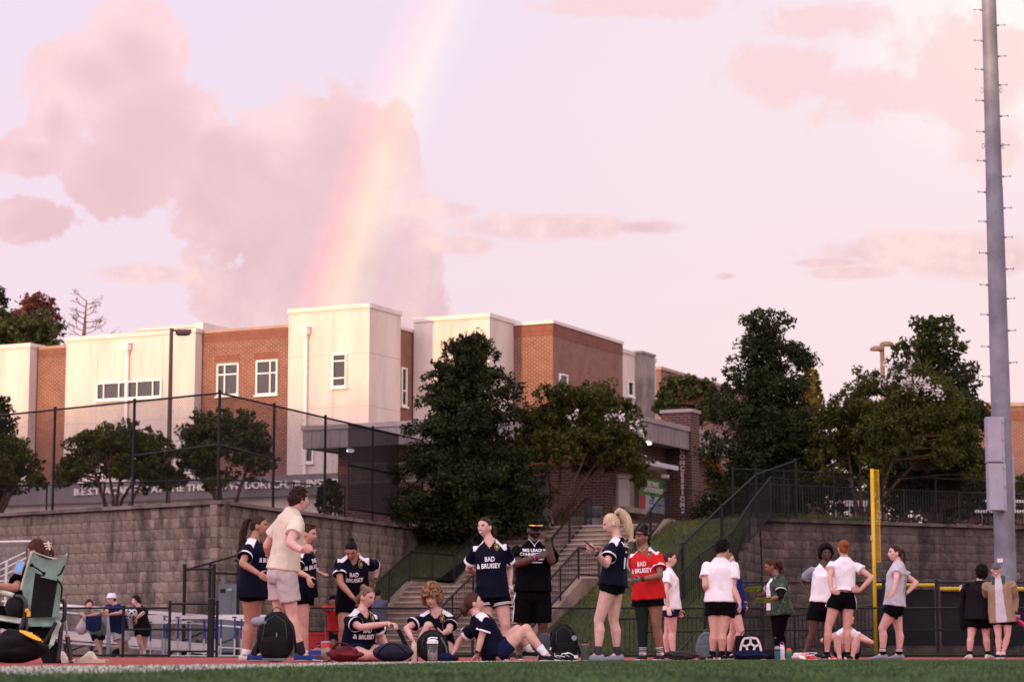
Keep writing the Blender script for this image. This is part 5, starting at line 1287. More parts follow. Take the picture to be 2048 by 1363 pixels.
        ts_ = (hem, .02, .28, .52, .70); rr = [q for i, q in enumerate(rr) if i == 0 or i > 4 or ts_[i] > hem + .06]
        ringloft(mb, rr, 24)
        for sd_ in 'LR':
            if 'e' + sd_ not in J: continue
            S_, E = J['s' + sd_], J['e' + sd_]
            mb.ell(S_, .044 * ab + e * .35, 14, 10) if sl > 0 else None
            if sl > 0:
                if S.get('long'):
                    W_ = J['w' + sd_]; limb(mb, S_, E, [(-.05, .056 * ab + e * .7), (.5, .050 * ab + e), (1, .043 * ab + e)]); limb(mb, E, W_, [(-.05, .044 * ab + e), (.5, .040 * ab + e), (S.get('long'), .030 * ab + e)]); mb.ell(E, .046 * ab + e, 12, 8)
                else: limb(mb, S_ - (E - S_) * .02, E, [(-.05, .042 * ab + e * .3), (.18, .048 * ab + e * .55), (sl, .050 * ab + e * 1.0 + S.get('cuffw', .006))], 18)
            else: mb.ell(S_, .046 * ab, 12, 8)
        me, co = remesh(mb, max(.010, voxel), 3, dec=.6); co = wrinkle(me, co, S.get('wr', .009), S.get('ws', 6.5), hash(label) % 97)
        cut = S.get('vneck', 0)
        mats = [S['mat'], S.get('trim', 'trim_white'), S.get('mat2', S['mat'])]
        Sj = {q: (np.array(J['s' + q]), np.array(J['e' + q])) for q in 'LR' if 's' + q in J}
        nk = np.array(Nk); spn, frn, lfn = np.array(sp), np.array(fr), np.array(lf); pcn = np.array(Pc)
        def fn(c):
            idx = np.zeros(len(c), dtype=int)
            lat = (c - pcn) @ lfn; hgt = ((c - pcn) @ spn) / T; fro = (c - pcn) @ frn
            insl = np.zeros(len(c), dtype=bool)
            for q, (a_, e_) in Sj.items():
                ax = e_ - a_; L2 = ax @ ax; t = ((c - a_) @ ax) / L2; d = np.linalg.norm(c - a_ - np.outer(t, ax), axis=1); m1 = (d < .052 * ab + e + .05) & (t > .02)
                lats = lat * (1 if q == 'L' else -1); m2 = m1 & (lats > sw * .86); insl |= m2
                pass
            if S.get('yoke'): idx[(hgt > .80) & (np.abs(lat) > .40 * sw) & (np.abs(lat) < sw * 1.12) & (np.abs(fro) < S['yoke'])] = 1
            if S.get('open'):                                   # open jacket front shows the tee
                idx[(np.abs(lat) < S['open'] * (1.15 - .45 * hgt)) & (fro > 0) & (hgt > -.3) & ~insl] = 2
            return idx
        o = finish(S.get('name', 'shirt'), me, co, mats, th, fn); F.shirt = o
        for q, (a_, e_) in Sj.items():
            a_, e_ = Vector(a_), Vector(e_); r_ = .050 * ab + e * 1.0 + S.get('cuffw', .006)
            if S.get('sleeve_mat'):
                sm = MB(); limb(sm, a_, e_, [(-.05, .042 * ab + e * .3 + .012), (.18, .048 * ab + e * .55 + .012), (sl, r_ + .010)], 18); sm.ell(a_, .046 * ab + e * .35 + .011, 14, 10); m2, c2 = remesh(sm, .011, 2); finish('sleeve', m2, c2, mats[2], th)
            if S.get('cuff') and sl and not S.get('long'):
                sm = MB(); t0 = sl - S['cuff']; f0 = (t0 - .18) / (sl - .18); r0 = (.048 * ab + e * .55) * (1 - f0) + r_ * f0; limb(sm, a_, e_, [(t0, r0 + .001), (t0 + .005, r0 + .005), (sl + .008, r_ + .004)], 18, cap=False); sm.out('cuff', mats[1], o, smooth=True)
        if cut:
            bm = bmesh.new(); bm.from_mesh(o.data); dele = []
            base = BASE[th.name]
            for fc in bm.faces:
                c = fc.calc_center_median() + base; h = (c - Pc).dot(sp) / T; la_ = abs((c - Pc).dot(lf)); fo_ = (c - Pc).dot(fr)
                if (fo_ > .01 and h > 1.0 - cut * (1 - la_ / .075) and la_ < .075 and h > .7): dele.append(fc)
            bmesh.ops.delete(bm, geom=dele, context='FACES'); bm.to_mesh(o.data); bm.free()
        F.bvh = None
    # shorts
    if shorts:
        S = dict(shorts); e = S.get('ease', .022); ln = S.get('len', .45); mb = MB()
        ringloft(mb, [tor(-.17, .11 * bw, .09 * bw, .10 * bw, .01), tor(-.08, .158 * bw, .108 * bw, .118 * bw, e * .7), tor(.04, .170 * bw, .112 * bw, .122 * bw, .012), tor(.16, .152 * bw, .106 * bw, .112 * bw, .010)], 22)
        for sd_ in 'LR':
            if 'k' + sd_ not in J: continue
            hp_, K, A = HP[sd_], J['k' + sd_], J['a' + sd_]
            if S.get('leg'):
                limb(mb, hp_, K, [(t, r + .008) for t, r in thp]); limb(mb, K, A, [(t, r + .008) for t, r in shp], bulge=-frh); mb.ell(K, .062 * lb, 12, 8)
            else: limb(mb, hp_, K, [(-.05, .094 * lb), (.10, .096 * lb + e * .4), (ln * .6, rad_at(thp, ln * .6) + e * .9), (ln, rad_at(thp, ln) + e * 1.25)], 20)
        me, co = remesh(mb, max(.010, voxel), 3, dec=.6); co = wrinkle(me, co, S.get('wr', .006), 10, hash(label) % 53)
        fn = None
        if S.get('side'):
            hL, hR, kL, kR = [np.array(q) for q in (HP['L'], HP['R'], J.get('kL', Pc), J.get('kR', Pc))]; lh = np.array(lfh)
            def fn(c):
                la_ = np.abs((c - np.array(Pc)) @ lh); fo_ = np.abs((c - np.array(Pc)) @ np.array(frh)); return ((la_ > hw + .070 * lb) & (fo_ < S['side'])).astype(int)
        if S.get('hemw'):
            def fn(c):
                out_ = np.zeros(len(c), dtype=int)
                return out_
        so__ = finish(S.get('name', 'shorts'), me, co, [S['mat'], S.get('trim', 'trim_white')], th, fn)
        if S.get('hemw'):
            for q in 'LR':
                for tb in (.03, .08):
                    sb = MB(); limb(sb, HP[q], J['k' + q], [(ln - tb - .012, rad_at(thp, ln) + e * 1.25 + .004), (ln - tb + .012, rad_at(thp, ln) + e * 1.25 + .004)], 20, cap=False); sb.out('hem_stripe', 'trim_white', so__)
    # hair
    if hair:
        Hh = dict(hair); hm = Hh['mat']; tk = Hh.get('th', .07); nz_ = Hh.get('nz', .02); mb = MB(); rs = random.Random(label)
        def hf_(u, q):
            p = headpt(u); hl_ = hairline(u.y) + Hh.get('low', 0); t = (u.z - hl_) / .16; t = 0 if t < 0 else (1 if t > 1 else t * t * (3 - 2 * t))
            r_ = .93 + (.07 + tk) * t + (nz_ * (noise.noise(Vector((u.x * 5 + len(label), u.y * 5, u.z * 7))) + .5 * noise.noise(Vector((u.x * 13, u.y * 13, u.z * 5)))) * t)
            return Vector((p.x * r_, p.y * (r_ if p.y < 0 else min(r_, 1.0 + tk * .8)), p.z * r_)) * hs
        if not Hh.get('none'): mb.ell(hp, 1, 40, 30, (hl, hf, hu), fn=hf_)
        for (c, r_) in Hh.get('buns', []):
            mb.ell(hw_(c), tuple(q * hs for q in (r_ if isinstance(r_, tuple) else (r_, r_, r_))), 16, 12, (hl, hf, hu), fn=lambda u, q: q * (1 + .16 * noise.noise(u * 4 + Vector((len(label), 0, 0)))))
        for (pts, rr) in Hh.get('tails', []):
            pp = [hw_(q) for q in pts]; pp = catmull([tuple(q) for q in pp], 4); n = len(pp); rad_ = [rr[0] + 0 for _ in pp]
            rad_ = [(rr[min(int(i / (n - 1) * (len(rr) - 1)), len(rr) - 2)] * (1 - (i / (n - 1) * (len(rr) - 1)) % 1) + rr[min(int(i / (n - 1) * (len(rr) - 1)) + 1, len(rr) - 1)] * ((i / (n - 1) * (len(rr) - 1)) % 1 if i < n - 1 else 1)) * hs for i in range(n)]
            mb.tube(pp, [q * .75 for q in rad_], 10)
            for j in range(Hh.get('strands', 16)):
                a_ = 6.283 * j / Hh.get('strands', 16); o_ = [Vector((math.cos(a_ + .3 * i / n), math.sin(a_ + .3 * i / n) * .8, 0)) * rad_[i] * rs.uniform(.75, 1.05) for i in range(n)]
                cut_ = rs.randint(max(3, n - 4), n); mb.tube([pp[i] + hl * o_[i].x + hf * o_[i].y for i in range(cut_)], [max(.0035, rad_[i] * .30) for i in range(cut_)], 5)
        if Hh.get('braid'):
            pts = catmull([tuple(hw_(q)) for q in Hh['braid']], 7)
            for i, q in enumerate(pts):
                s_ = 1 if i % 2 else -1; mb.ell(q + hl * (s_ * .010) + hf * (.004 * s_), (.019 * hs, .019 * hs, .024 * hs), 8, 6)
        if Hh.get('curls'):
            n_, size_, rsc = Hh['curls']
            for _ in range(n_):
                for _t in range(30):
                    u = Vector((rs.gauss(0, 1), rs.gauss(0, 1), rs.gauss(.25, 1))).normalized()
                    if u.z > hairline(u.y) + Hh.get('low', 0) + Hh.get('cl', .05): break
                p = headpt(u) * (1 + rsc * rs.uniform(.55, 1.0)); q = hp + (hl * p.x + hf * p.y + hu * p.z) * hs
                mb.ell(q, tuple(size_ * hs * rs.uniform(.6, 1.2) for _ in range(3)), 6, 5)
        mb.out('hair', hm, th, smooth=True)
    # face
    fc = dict(face or {}); small = fc.get('skip')
    if not small:
        def onface(x, z, lift=.001):
            lift += .0035
            u = Vector((x / HA, 0, z / HC)); u.y = math.sqrt(max(0, 1 - u.x ** 2 - u.z ** 2)); q = headpt(u); return hw_((q.x, q.y + lift, q.z))
        br = fc.get('brow', hair['mat'] if hair else 'hair_dark')
        for e_ in (-1, 1):
            p = onface(e_ * .031, .002, -.003); mb = MB(); mb.ell(p, (.0125 * hs, .006 * hs, .0055 * hs), 10, 6, (hl, hf, hu)); ey = mb.out('eye', 'eye_white', th, smooth=True)
            p = onface(e_ * .031, .0025, .0005); mb = MB(); mb.ell(p, (.0060 * hs, .004 * hs, .0052 * hs), 8, 6, (hl, hf, hu)); mb.out('iris', 'iris', ey)
            mb = MB(); mb.tube([onface(e_ * .016, .021), onface(e_ * .032, .026), onface(e_ * .046, .021)], .0036 * hs, 5); mb.out('eyebrow', br, th)
            mb = MB(); mb.tube([onface(e_ * .018, .009), onface(e_ * .031, .0125, .002), onface(e_ * .044, .008)], .0025 * hs, 5); mb.out('eyelash', 'iris', th)
        lipm = fc.get('lip', 'lip')
        if fc.get('smile'):
            mb = MB(); mb.tube([onface(-.026, -.053), onface(-.013, -.061, .002), onface(0, -.063, .003), onface(.013, -.061, .002), onface(.026, -.053)], [.003, .0065, .0075, .0065, .003], 6); mb.out('teeth', 'teeth', th)
            mb = MB(); mb.tube([onface(-.028, -.050), onface(-.012, -.0545, .003), onface(0, -.055, .003), onface(.012, -.0545, .003), onface(.028, -.050)], .003 * hs, 5); mb.tube([onface(-.028, -.051), onface(-.013, -.068, .002), onface(0, -.0715, .003), onface(.013, -.068, .002), onface(.028, -.051)], .0036 * hs, 5); mb.out('mouth', lipm, th)
        else:
            mb = MB(); mb.tube([onface(-.022, -.058), onface(0, -.055, .002), onface(.022, -.058)], [.0025, .0055, .0025], 6); mb.tube([onface(-.020, -.060), onface(0, -.0655, .002), onface(.020, -.060)], [.0025, .006, .0025], 6); mb.out('mouth', lipm, th)
        if fc.get('glasses'):
            mb = MB()
            for e_ in (-1, 1):
                c = onface(e_ * .032, .002, .014); mb.tube([c + hl * (.024 * math.cos(a_)) + hu * (.018 * math.sin(a_)) for a_ in [i * math.pi / 6 for i in range(13)]], .0026, 5); mb.tube([c + hl * e_ * .024, hw_((e_ * .078, .0, .006))], .0025, 5)
            mb.tube([onface(-.008, .004, .013), onface(.008, .004, .013)], .0026, 5); mb.out('glasses', fc['glasses'], th)
        if fc.get('beard'):
            mb = MB()
            def bf(u, q):
                p = headpt(u); t = 1 if (u.z < -.30 and u.y > -.15 and not (abs(p.x) < .02 and -.064 < p.z < -.050)) else 0; return p * (1.03 if t else .94) * hs
            mb.ell(hp, 1, 40, 30, (hl, hf, hu), fn=bf); mb.out('beard', fc['beard'], th, smooth=True)
    return F
def decal(F, name, verts, faces, c, xa, ya, n, m, lift=.005):
    """press flat print onto the garment"""
    o = F.shirt
    if F.bvh is None:
        base = BASE[F.th.name]; me = o.data; F.bvh = BVHTree.FromPolygons([v.co + base for v in me.vertices], [tuple(p.vertices) for p in me.polygons])
    out = []
    for p in verts:
        s = c + xa * p.x + ya * p.y + n * .5; hit = F.bvh.ray_cast(s, -n); out.append((hit[0] if hit[0] and (hit[0] - (c)).length < .45 else s - n * .38) + n * lift)
    return mk(name, out, faces, m, o)
def subdiv(v, f, cuts=1):
    bm = bmesh.new(); vs_ = [bm.verts.new(p) for p in v]
    for q in f:
        try: bm.faces.new([vs_[i] for i in q])
        except ValueError: pass
    bmesh.ops.triangulate(bm, faces=bm.faces[:]); bmesh.ops.subdivide_edges(bm, edges=[e for e in bm.edges if e.calc_length() > .025], cuts=cuts)
    bmesh.ops.triangulate(bm, faces=bm.faces[:]); bm.verts.index_update(); out = [x.co.copy() for x in bm.verts], [tuple(x.index for x in q.verts) for q in bm.faces]; bm.free(); return out
_tc = {}
def jersey_print(F, t=.62, col='print_white', size=.070, crest=True, dx=0.0):
    c = F.Pc.lerp(F.Nk, t) + F.lf * dx
    for body, sz, dy in (('BAD', size, size * .55), ('& BRUISEY', size, -size * .48)):
        if (body, sz) not in _tc: _tc[(body, sz)] = subdiv(*text_mesh(body, sz, 0, sz * .028))
        v, f = _tc[(body, sz)]; decal(F, 'lettering', [Vector((p.x * .80 - (.02 if '&' in body else 0), p.y + dy, 0)) for p in v], f, c, F.lf, F.sp, F.fr, col)
    if crest:
        cc = F.Pc.lerp(F.Nk, .86) + F.lf * .085 * F.k
        sh_ = [(-.028, .035), (0, .044), (.028, .035), (.028, -.01), (.016, -.032), (0, -.045), (-.016, -.032), (-.028, -.01)]
        for sc_, m_, l_ in ((1.0, 'print_gold', .004), (.86, 'print_black', .006), (.45, 'print_gold', .008)):
            vv = [Vector((a * sc_, b_ * sc_, 0)) for a, b_ in sh_] + [Vector((0, 0, 0))]; decal(F, 'crest', vv, [(i, (i + 1) % 8, 8) for i in range(8)], cc, F.lf, F.sp, F.fr, m_, l_)
def back_print(F, items, col='print_white'):
    for body, sz, t, dx in items:
        v, f = subdiv(*text_mesh(body, sz, 0, sz * .03)); c = F.Pc.lerp(F.Nk, t) + F.lf * dx; decal(F, 'lettering', v, f, c, -F.lf, F.sp, -F.fr, col)
def wrist_band(F, sd_, m, face=True, w=.018, t=.93, nm='watch'):
    E, W_ = F.J['e' + sd_], F.J['w' + sd_]; d = (W_ - E).normalized(); q = E.lerp(W_, t); mb = MB(); mb.tube([q - d * w / 2, q + d * w / 2], .034 * F.k, 14)
    if face:
        out = (q - F.Pc); out = (out - d * out.dot(d)).normalized(); out = (out + Vector((0, -1, 0))).normalized(); mb.box(q + out * .034, (.034, .034, .034), None)
    mb.out(nm, m, F.th)
# ------------------------------------------------------------------ the people, from left to right
ZA_ = (440, 950, 3.408); ZB_ = (640, 1050, 4.543); ZC_ = (880, 1000, 3.893); ZD_ = (1130, 1000, 3.893); ZE_ = (1370, 1050, 4.544); ZF_ = (1580, 1050, 4.543); ZG_ = (1820, 900, 2.944); ZH_ = (0, 1060, 4.87); ZI_ = (130, 1170, 5.689)
JN = dict(mat='jersey_navy', cuff=.10, yoke=.055, vneck=.17, sleeve=.62, ease=.020, flare=.018, hem=-.20, cuffw=.012)
BK = dict(mat='short_black', len=.34, ease=.022)
pony = lambda a=1.0: [([(0, -.105, .045), (0, -.15, .04), (0, -.165, -.05), (0, -.145, -.17 * a), (0, -.12, -.27 * a)], [.022, .038, .040, .034, .014])]
# woman with long ponytail
F = person('woman in navy jersey with a long dark ponytail, leftmost of the standing group', 25.8, 1.68, 1.14, ZA_, (222, 770), (232, 432), 78, dict(c=(268, 345), yaw=82), dict(R=dict(e=(152, 600, '-'), w=(262, 668, '-'), curl=.5), L=dict(e=(310, 600, '+'), w=(330, 660, '+'))),
  dict(R=dict(k=(205, 1000, -.02), a=(172, 1215, -.05)), L=dict(k=(228, 1000, .10), a=(190, 1215, .13))), 'skin_tan', dict(mat='hair_brown', th=.06, tails=[([(0, -.10, .07), (0, -.145, .06), (0, -.19, -.08), (0, -.20, -.24), (0, -.24, -.40)], [.022, .036, .044, .04, .012])]), JN, dict(BK, len=.34), ('shoe_cream', 'sole_white'), ('sock_white', .14))
jersey_print(F)
# tall man
F = person('tall man in cream tee and beige shorts, seen from behind, beside the black backpack', 24.2, 1.86, 1.02, ZA_, (424, 668, 0), (490, 232), 118, dict(c=(541, 165), yaw=122), dict(R=dict(e=(478, 462, '-'), w=(562, 515, '-'), h=(605, 505, '-'), curl=1.25), L=dict(e=(322, 478, '+'), w=(352, 575, '+'), curl=.8)),
  dict(R=dict(k=(492, 945, -.06), a=(558, 1195, -.06), yaw=95), L=dict(k=(400, 930, .08), a=(238, 1180, .12), yaw=95)), 'skin_pink', dict(mat='hair_brown', th=.10, nz=.08, curls=(170, .014, .17)), dict(mat='tee_cream', ease=.020, flare=.008, hem=.05, sleeve=.62, wr=.008), dict(mat='short_beige', len=.70, ease=.030), ('shoe_blue', 'sole_white'), ('sock_charcoal', .28), fem=False)
# woman with braids
F = person('woman in navy jersey with braided hair holding out her palm, behind the tall man', 26.9, 1.65, 1.0, ZA_, (570, 775, .1), (570, 492), 72, dict(c=(604, 398), yaw=70, pitch=10), dict(R=dict(e=(528, 655, '-'), w=(600, 690, '-'), h=(620, 770, '-'), curl=.5), L=dict(e=(600, 640, '+'), w=(655, 652, '-'), h=(752, 692, '-'), pn=(0, -.3, 1), curl=.15)),
  dict(R=dict(k=(575, 1020, 0), a=(585, 1210, 0)), L=dict(k=(556, 1020, .16), a=(560, 1210, .18))), 'skin_fair', dict(mat='hair_brown', th=.06, nz=.05, buns=[((0, -.09, -.05), .035), ((.03, -.02, .105), (.02, .09, .018)), ((-.03, -.02, .105), (.02, .09, .018))]), JN, dict(BK, len=.42), 'shoe_black', ('sock_white', .12))
jersey_print(F); wrist_band(F, 'L', 'watch_white')
# bending woman
F = person('woman in navy jersey bending over with her head bowed', 27.2, 1.64, 1.12, ZB_, (300, 700, .12), (302, 262, -.16), 8, dict(c=(284, 222, -.08), yaw=-5, pitch=42), dict(R=dict(e=(182, 520, '-'), w=(300, 655, '-'), curl=.6), L=dict(e=(516, 385, '+'), w=(498, 505, '-'), h=(490, 560, '+'), curl=.3)),
  dict(R=dict(k=(215, 930, 0), a=(205, 1160, .1)), L=dict(k=(350, 930, .0), a=(370, 1160, .1))), 'skin_tan', dict(mat='hair_black', th=.05, low=-.05, buns=[((0, -.07, .095), .038)]), dict(JN, hem=-.10), dict(BK, len=.48), 'shoe_black', None)
jersey_print(F); wrist_band(F, 'L', 'watch_black')
# seated woman looking at her wrist
F = person('seated woman in navy jersey with blonde bun looking at her wrist', 25.4, 1.66, 1.10, ZB_, (335, 1150, .05), (385, 765, -.05), 38, dict(c=(428, 650), yaw=52, pitch=14), dict(R=dict(e=(372, 925, '-'), w=(630, 888, '-'), h=(735, 905, '-'), curl=.9, pn=(0, -.2, -1)), L=dict(e=(560, 1000, '+'), w=(610, 1110, '-'), curl=.4)),
  dict(R=dict(k=(420, 1178, -.42), a=(590, 1205, -.15), yaw=90), L=dict(k=(600, 1140, -.05), a=(470, 1205, -.1), yaw=60)), 'skin_pink', dict(mat='hair_sandy', th=.05, nz=.04, buns=[((0, -.075, .085), .042)], tails=[([(.01, -.10, .0), (.0, -.12, -.06), (0, -.10, -.13)], [.03, .035, .012])]), dict(JN, hem=-.05), dict(mat='short_navy', len=.5, ease=.02), 'shoe_black', None, stand=False)
jersey_print(F, .50)
# curly woman
F = person('crouching woman in navy jersey with a cloud of curly blonde hair', 26.0, 1.66, 1.0, ZB_, (1075, 1085, .15), (1058, 765, -.05), -8, dict(c=(1020, 655, -.05), yaw=-16, pitch=14), dict(R=dict(e=(785, 935, '-'), w=(840, 1040, '-'), curl=.5), L=dict(e=(1172, 955, '-'), w=(1110, 985, '-'), curl=.6)),
  dict(R=dict(k=(985, 912, -.30), a=(855, 1185, -.32)), L=dict(k=(1175, 1150, -.28), a=(1140, 1195, .15))), 'skin_pink', dict(mat='hair_curl', th=.18, nz=.10, low=-.2, curls=(620, .017, .62), cl=-.10), dict(JN, hem=-.02), dict(BK, len=.4), 'shoe_black', None, stand=False)
jersey_print(F, .50)
# reclining woman
F = person('woman in navy jersey leaning back on her hands with knees raised', 25.3, 1.68, 1.02, ZC_, (432, 1185, 0), (290, 888, .0), 108, dict(c=(262, 800, .05), yaw=98, pitch=-14), dict(R=dict(e=(322, 1065, -.16), w=(292, 1190, -.18), h=(262, 1238, -.15), curl=.1, pn=(0, 0, -1)), L=dict(e=(160, 1080, '+'), w=(104, 1185, .2), h=(60, 1235, .2), curl=.1, pn=(0, 0, -1))),
  dict(R=dict(k=(672, 998, -.10), a=(818, 1195, -.12), sock=('sock_white', .30), t=(900, 1230), tz=0), L=dict(k=(605, 1005, .14), a=(690, 1165, .16), sock=('sock_white', .22), t=(800, 1230))), 'skin_pale', dict(mat='hair_auburn', th=.07, nz=.05, buns=[((0, -.12, -.045), .05), ((.0, -.12, -.09), .03)]), dict(JN, hem=-.05), dict(mat='short_navy', len=.42, ease=.014, trim='short_grey'), ('shoe_black', 'sole_white'), None, stand=False, face=dict(smile=1))
wrist_band(F, 'R', 'watch_black')
# standing smiling woman
F = person('smiling woman in navy jersey standing with one hand behind her back', 26.6, 1.71, 1.04, ZC_, (408, 745, 0), (388, 306), -4, dict(c=(348, 208), yaw=-33), dict(R=dict(e=(222, 535, '+'), w=(320, 585, '+'), curl=.4), L=dict(e=(543, 535, '+'), w=(541, 690, '-'), h=(528, 780, '-'), curl=.45)),
  dict(R=dict(k=(375, 965, -.02), a=(380, 1205, .05)), L=dict(k=(508, 968, -.05), a=(520, 1205, 0))), 'skin_pink', dict(mat='hair_brown', th=.04, tails=[([(.02, -.10, .0), (.03, -.135, -.01), (.03, -.13, -.09), (.03, -.11, -.15)], [.02, .036, .038, .012])]), dict(JN, hem=-.04), dict(mat='short_black', len=.36, ease=.03, hemw=1), 'shoe_black', ('sock_white', .15), face=dict(smile=1))
jersey_print(F, .58, size=.076); wrist_band(F, 'L', 'watch_white')
# man with cap
F = person('broad man in black with a cap and rainbow-mirrored sunglasses, arms folded up', 29.0, 1.84, 1.16, ZC_, (722, 735, 0), (727, 318), 6, dict(c=(732, 232), yaw=18, pitch=8), dict(R=dict(e=(612, 492, '-'), w=(760, 440, '-'), h=(830, 405, '-'), curl=.7), L=dict(e=(868, 470, '-'), w=(830, 300, '-'), h=(815, 240, '-'), curl=1.0)),
  dict(R=dict(k=(635, 975, -.02), a=(615, 1205, .0)), L=dict(k=(800, 975, -.02), a=(805, 1205, 0))), 'skin_dark', dict(mat='hair_black', th=.02), dict(mat='tee_black', ease=.024, flare=.012, hem=.06, sleeve=.70), dict(mat='short_black', len=.90, ease=.040, side=.03), 'shoe_black', None, fem=False, face=dict(beard='hair_black', lip='lip_dark'))
wrist_band(F, 'L', 'watch_black'); M('band_pink', (.5, .06, .30), .5, .05, 5); wrist_band(F, 'R', 'band_pink', False, .012, .9, 'bracelet')
for body, sz, t, dy in (('BIG LEAGUE', .055, .82, 0), ('CONNECTIONS', .055, .74, 0), ('What You Lead', .036, .66, 0), ('is a movement', .034, .60, 0)):
    v, f = subdiv(*text_mesh(body, sz, 0, sz * .03)); decal(F, 'lettering', v, f, F.Pc.lerp(F.Nk, t), F.lf, F.sp, F.fr, 'print_white')
def cap(F, m, bill=True, band=None, tilt=0.0, nm='cap'):
    mb = MB(); h = F.hax; hs = F.hs
    def cf(u, q):
        p = headpt(Vector((u.x, u.y, u.z))); p.y = min(p.y, HB * .97); z = max(p.z * 1.10, .028); s_ = 1.10 if u.z > .1 else 1.09; return Vector((p.x * s_, p.y * s_, z + .004)) * hs
    mb.ell(F.hp, 1, 36, 24, h, fn=cf); o = mb.out(nm, m, F.th, smooth=True)
    if bill:
        v = []; n = 13
        for i in range(n):
            a = math.pi * (i / (n - 1)); x = math.cos(a) * .072
            for (r_, dz) in ((1.0, 0), (1.75, -.014)):
                v.append(F.hw((x * (1 if r_ == 1 else .95), .070 + math.sin(a) * .030 * 1 + (.062 * math.sin(a) ** .6 if r_ > 1 else 0), .036 + dz - .010 * abs(math.cos(a)))))
        up = [p + h[2] * .006 for p in v]; k = len(v); f = []
        for i in range(n - 1): a = 2 * i; f += [(a, a + 2, a + 3, a + 1), (a + k, a + 1 + k, a + 3 + k, a + 2 + k), (a + 1, a + 3, a + 3 + k, a + 1 + k)]
        mk('bill', v + up, f, m, o)
    return o
cap(F, 'tee_black')
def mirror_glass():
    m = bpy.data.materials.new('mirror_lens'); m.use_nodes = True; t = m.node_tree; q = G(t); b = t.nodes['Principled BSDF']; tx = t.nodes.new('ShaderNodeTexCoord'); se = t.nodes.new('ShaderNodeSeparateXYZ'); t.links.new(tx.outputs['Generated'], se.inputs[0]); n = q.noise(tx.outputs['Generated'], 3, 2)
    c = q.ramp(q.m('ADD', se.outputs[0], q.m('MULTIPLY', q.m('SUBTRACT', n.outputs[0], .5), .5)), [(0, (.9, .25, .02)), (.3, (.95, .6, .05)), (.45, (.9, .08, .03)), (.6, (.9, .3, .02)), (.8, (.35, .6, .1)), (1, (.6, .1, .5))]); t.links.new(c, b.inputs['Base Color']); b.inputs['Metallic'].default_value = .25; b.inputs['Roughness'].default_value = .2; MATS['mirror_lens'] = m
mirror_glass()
mb = MB(); pts = [F.hw((math.sin(a) * .088, .016 + math.cos(a) * .092, .062)) for a in [R(q) for q in range(-65, 66, 13)]]; mb.tube(pts, [.014, .026, .030, .030, .026, .018, .026, .030, .030, .026, .014], 8, flat=.4); mb.out('sunglasses', 'mirror_lens', F.th, smooth=True)
M('silver', (.6, .6, .62), .3, .1, 9, metal=.9); mb = MB(); mb.tube([F.Nk + F.lf * x + F.fr * (.10 + .03 * (1 - abs(x) / .07)) + F.sp * (abs(x) * 1.1 - .055) for x in (-.07, -.045, -.02, 0, .02, .045, .07)], .0045, 6); mb.ell(F.Nk + F.fr * .135 - F.sp * .065, (.012, .006, .014), 8, 6); mb.out('necklace', 'silver', F.th)
# blonde woman with phone
FB_ = F = person('blonde woman in navy jersey with a high ponytail looking at her phone', 26.1, 1.74, 1.02, ZD_, (372, 655, 0), (408, 292), -108, dict(c=(362, 180), yaw=-82, pitch=16), dict(L=dict(e=(322, 500, '-'), w=(232, 398, '-'), h=(190, 360, '-'), curl=.9), R=dict(e=(330, 495, '+'), w=(285, 395, '+'), h=(235, 335, '-'), curl=.35)),
  dict(L=dict(k=(262, 935, -.06), a=(256, 1190, -.08), yaw=-95), R=dict(k=(378, 935, .10), a=(406, 1190, .12), yaw=-80)), 'skin_pink', dict(mat='hair_blonde', th=.03, strands=26, tails=[([(0, -.085, .085), (0, -.125, .12), (0, -.17, .03), (0, -.175, -.10), (0, -.16, -.26)], [.022, .040, .054, .056, .020])]), dict(JN, hem=-.03, vneck=0), dict(mat='short_black', len=.22, ease=.016), ('shoe_grey', 'shoe_grey'), ('sock_grey', .22))
back_print(F, (('10', .27, .52, -.02), ('HAGER', .075, .86, -.02))); wrist_band(F, 'L', 'watch_black', True, .022, .88)
# red jersey woman
FR_ = F = person('woman in red jersey with a dark headband, bun and one legging', 28.3, 1.66, 1.12, ZD_, (650, 735, 0), (622, 372), -24, dict(c=(598, 285), yaw=-42, pitch=4), dict(R=dict(e=(560, 560, '+'), w=(545, 640, '-'), h=(480, 625, '-'), curl=.6), L=dict(e=(742, 585, '-'), w=(592, 615, '-'), h=(520, 632, '-'), curl=.6)),
  dict(R=dict(k=(605, 985, .0), a=(605, 1190, 0)), L=dict(k=(712, 975, -.04), a=(742, 1190, .0))), 'skin_brown', dict(mat='hair_black', th=.05, nz=.04, buns=[((0, -.06, .115), .050), ((.01, -.11, -.02), .035), ((.01, -.11, -.08), .03)]), dict(JN, mat='jersey_red', hem=-.10), dict(mat='short_black', len=.36, ease=.03, side=.02), ('shoe_black', 'sole_white'), ('sock_white', .24, (.85, 'sock_black'), (.6, 'sock_black'), (.35, 'sock_black')), face=dict(lip='lip_dark'))
jersey_print(F, .58, size=.076); wrist_band(F, 'L', 'watch_black')
mb = MB(); mb.tube([F.hw((math.sin(a) * .081, math.cos(a) * .099 - .002, .048 - .018 * (1 - math.cos(a)))) for a in [i * math.pi / 12 for i in range(25)]], [.014] * 25, 8, flat=.3); mb.out('headband', 'tee_black', F.th)
lm = MB(); J = F.J; limb(lm, J['hR'], J['kR'], [(.2, .098), (.6, .082), (1, .066)]); limb(lm, J['kR'], J['aR'], [(0, .066), (.3, .068), (.6, .056), (.84, .045)], bulge=Vector((0, .9, 0))); lm.ell(J['kR'], .066, 12, 8); me, co = remesh(lm, .01, 2); finish('legging', me, co, 'legging_green', F.th)
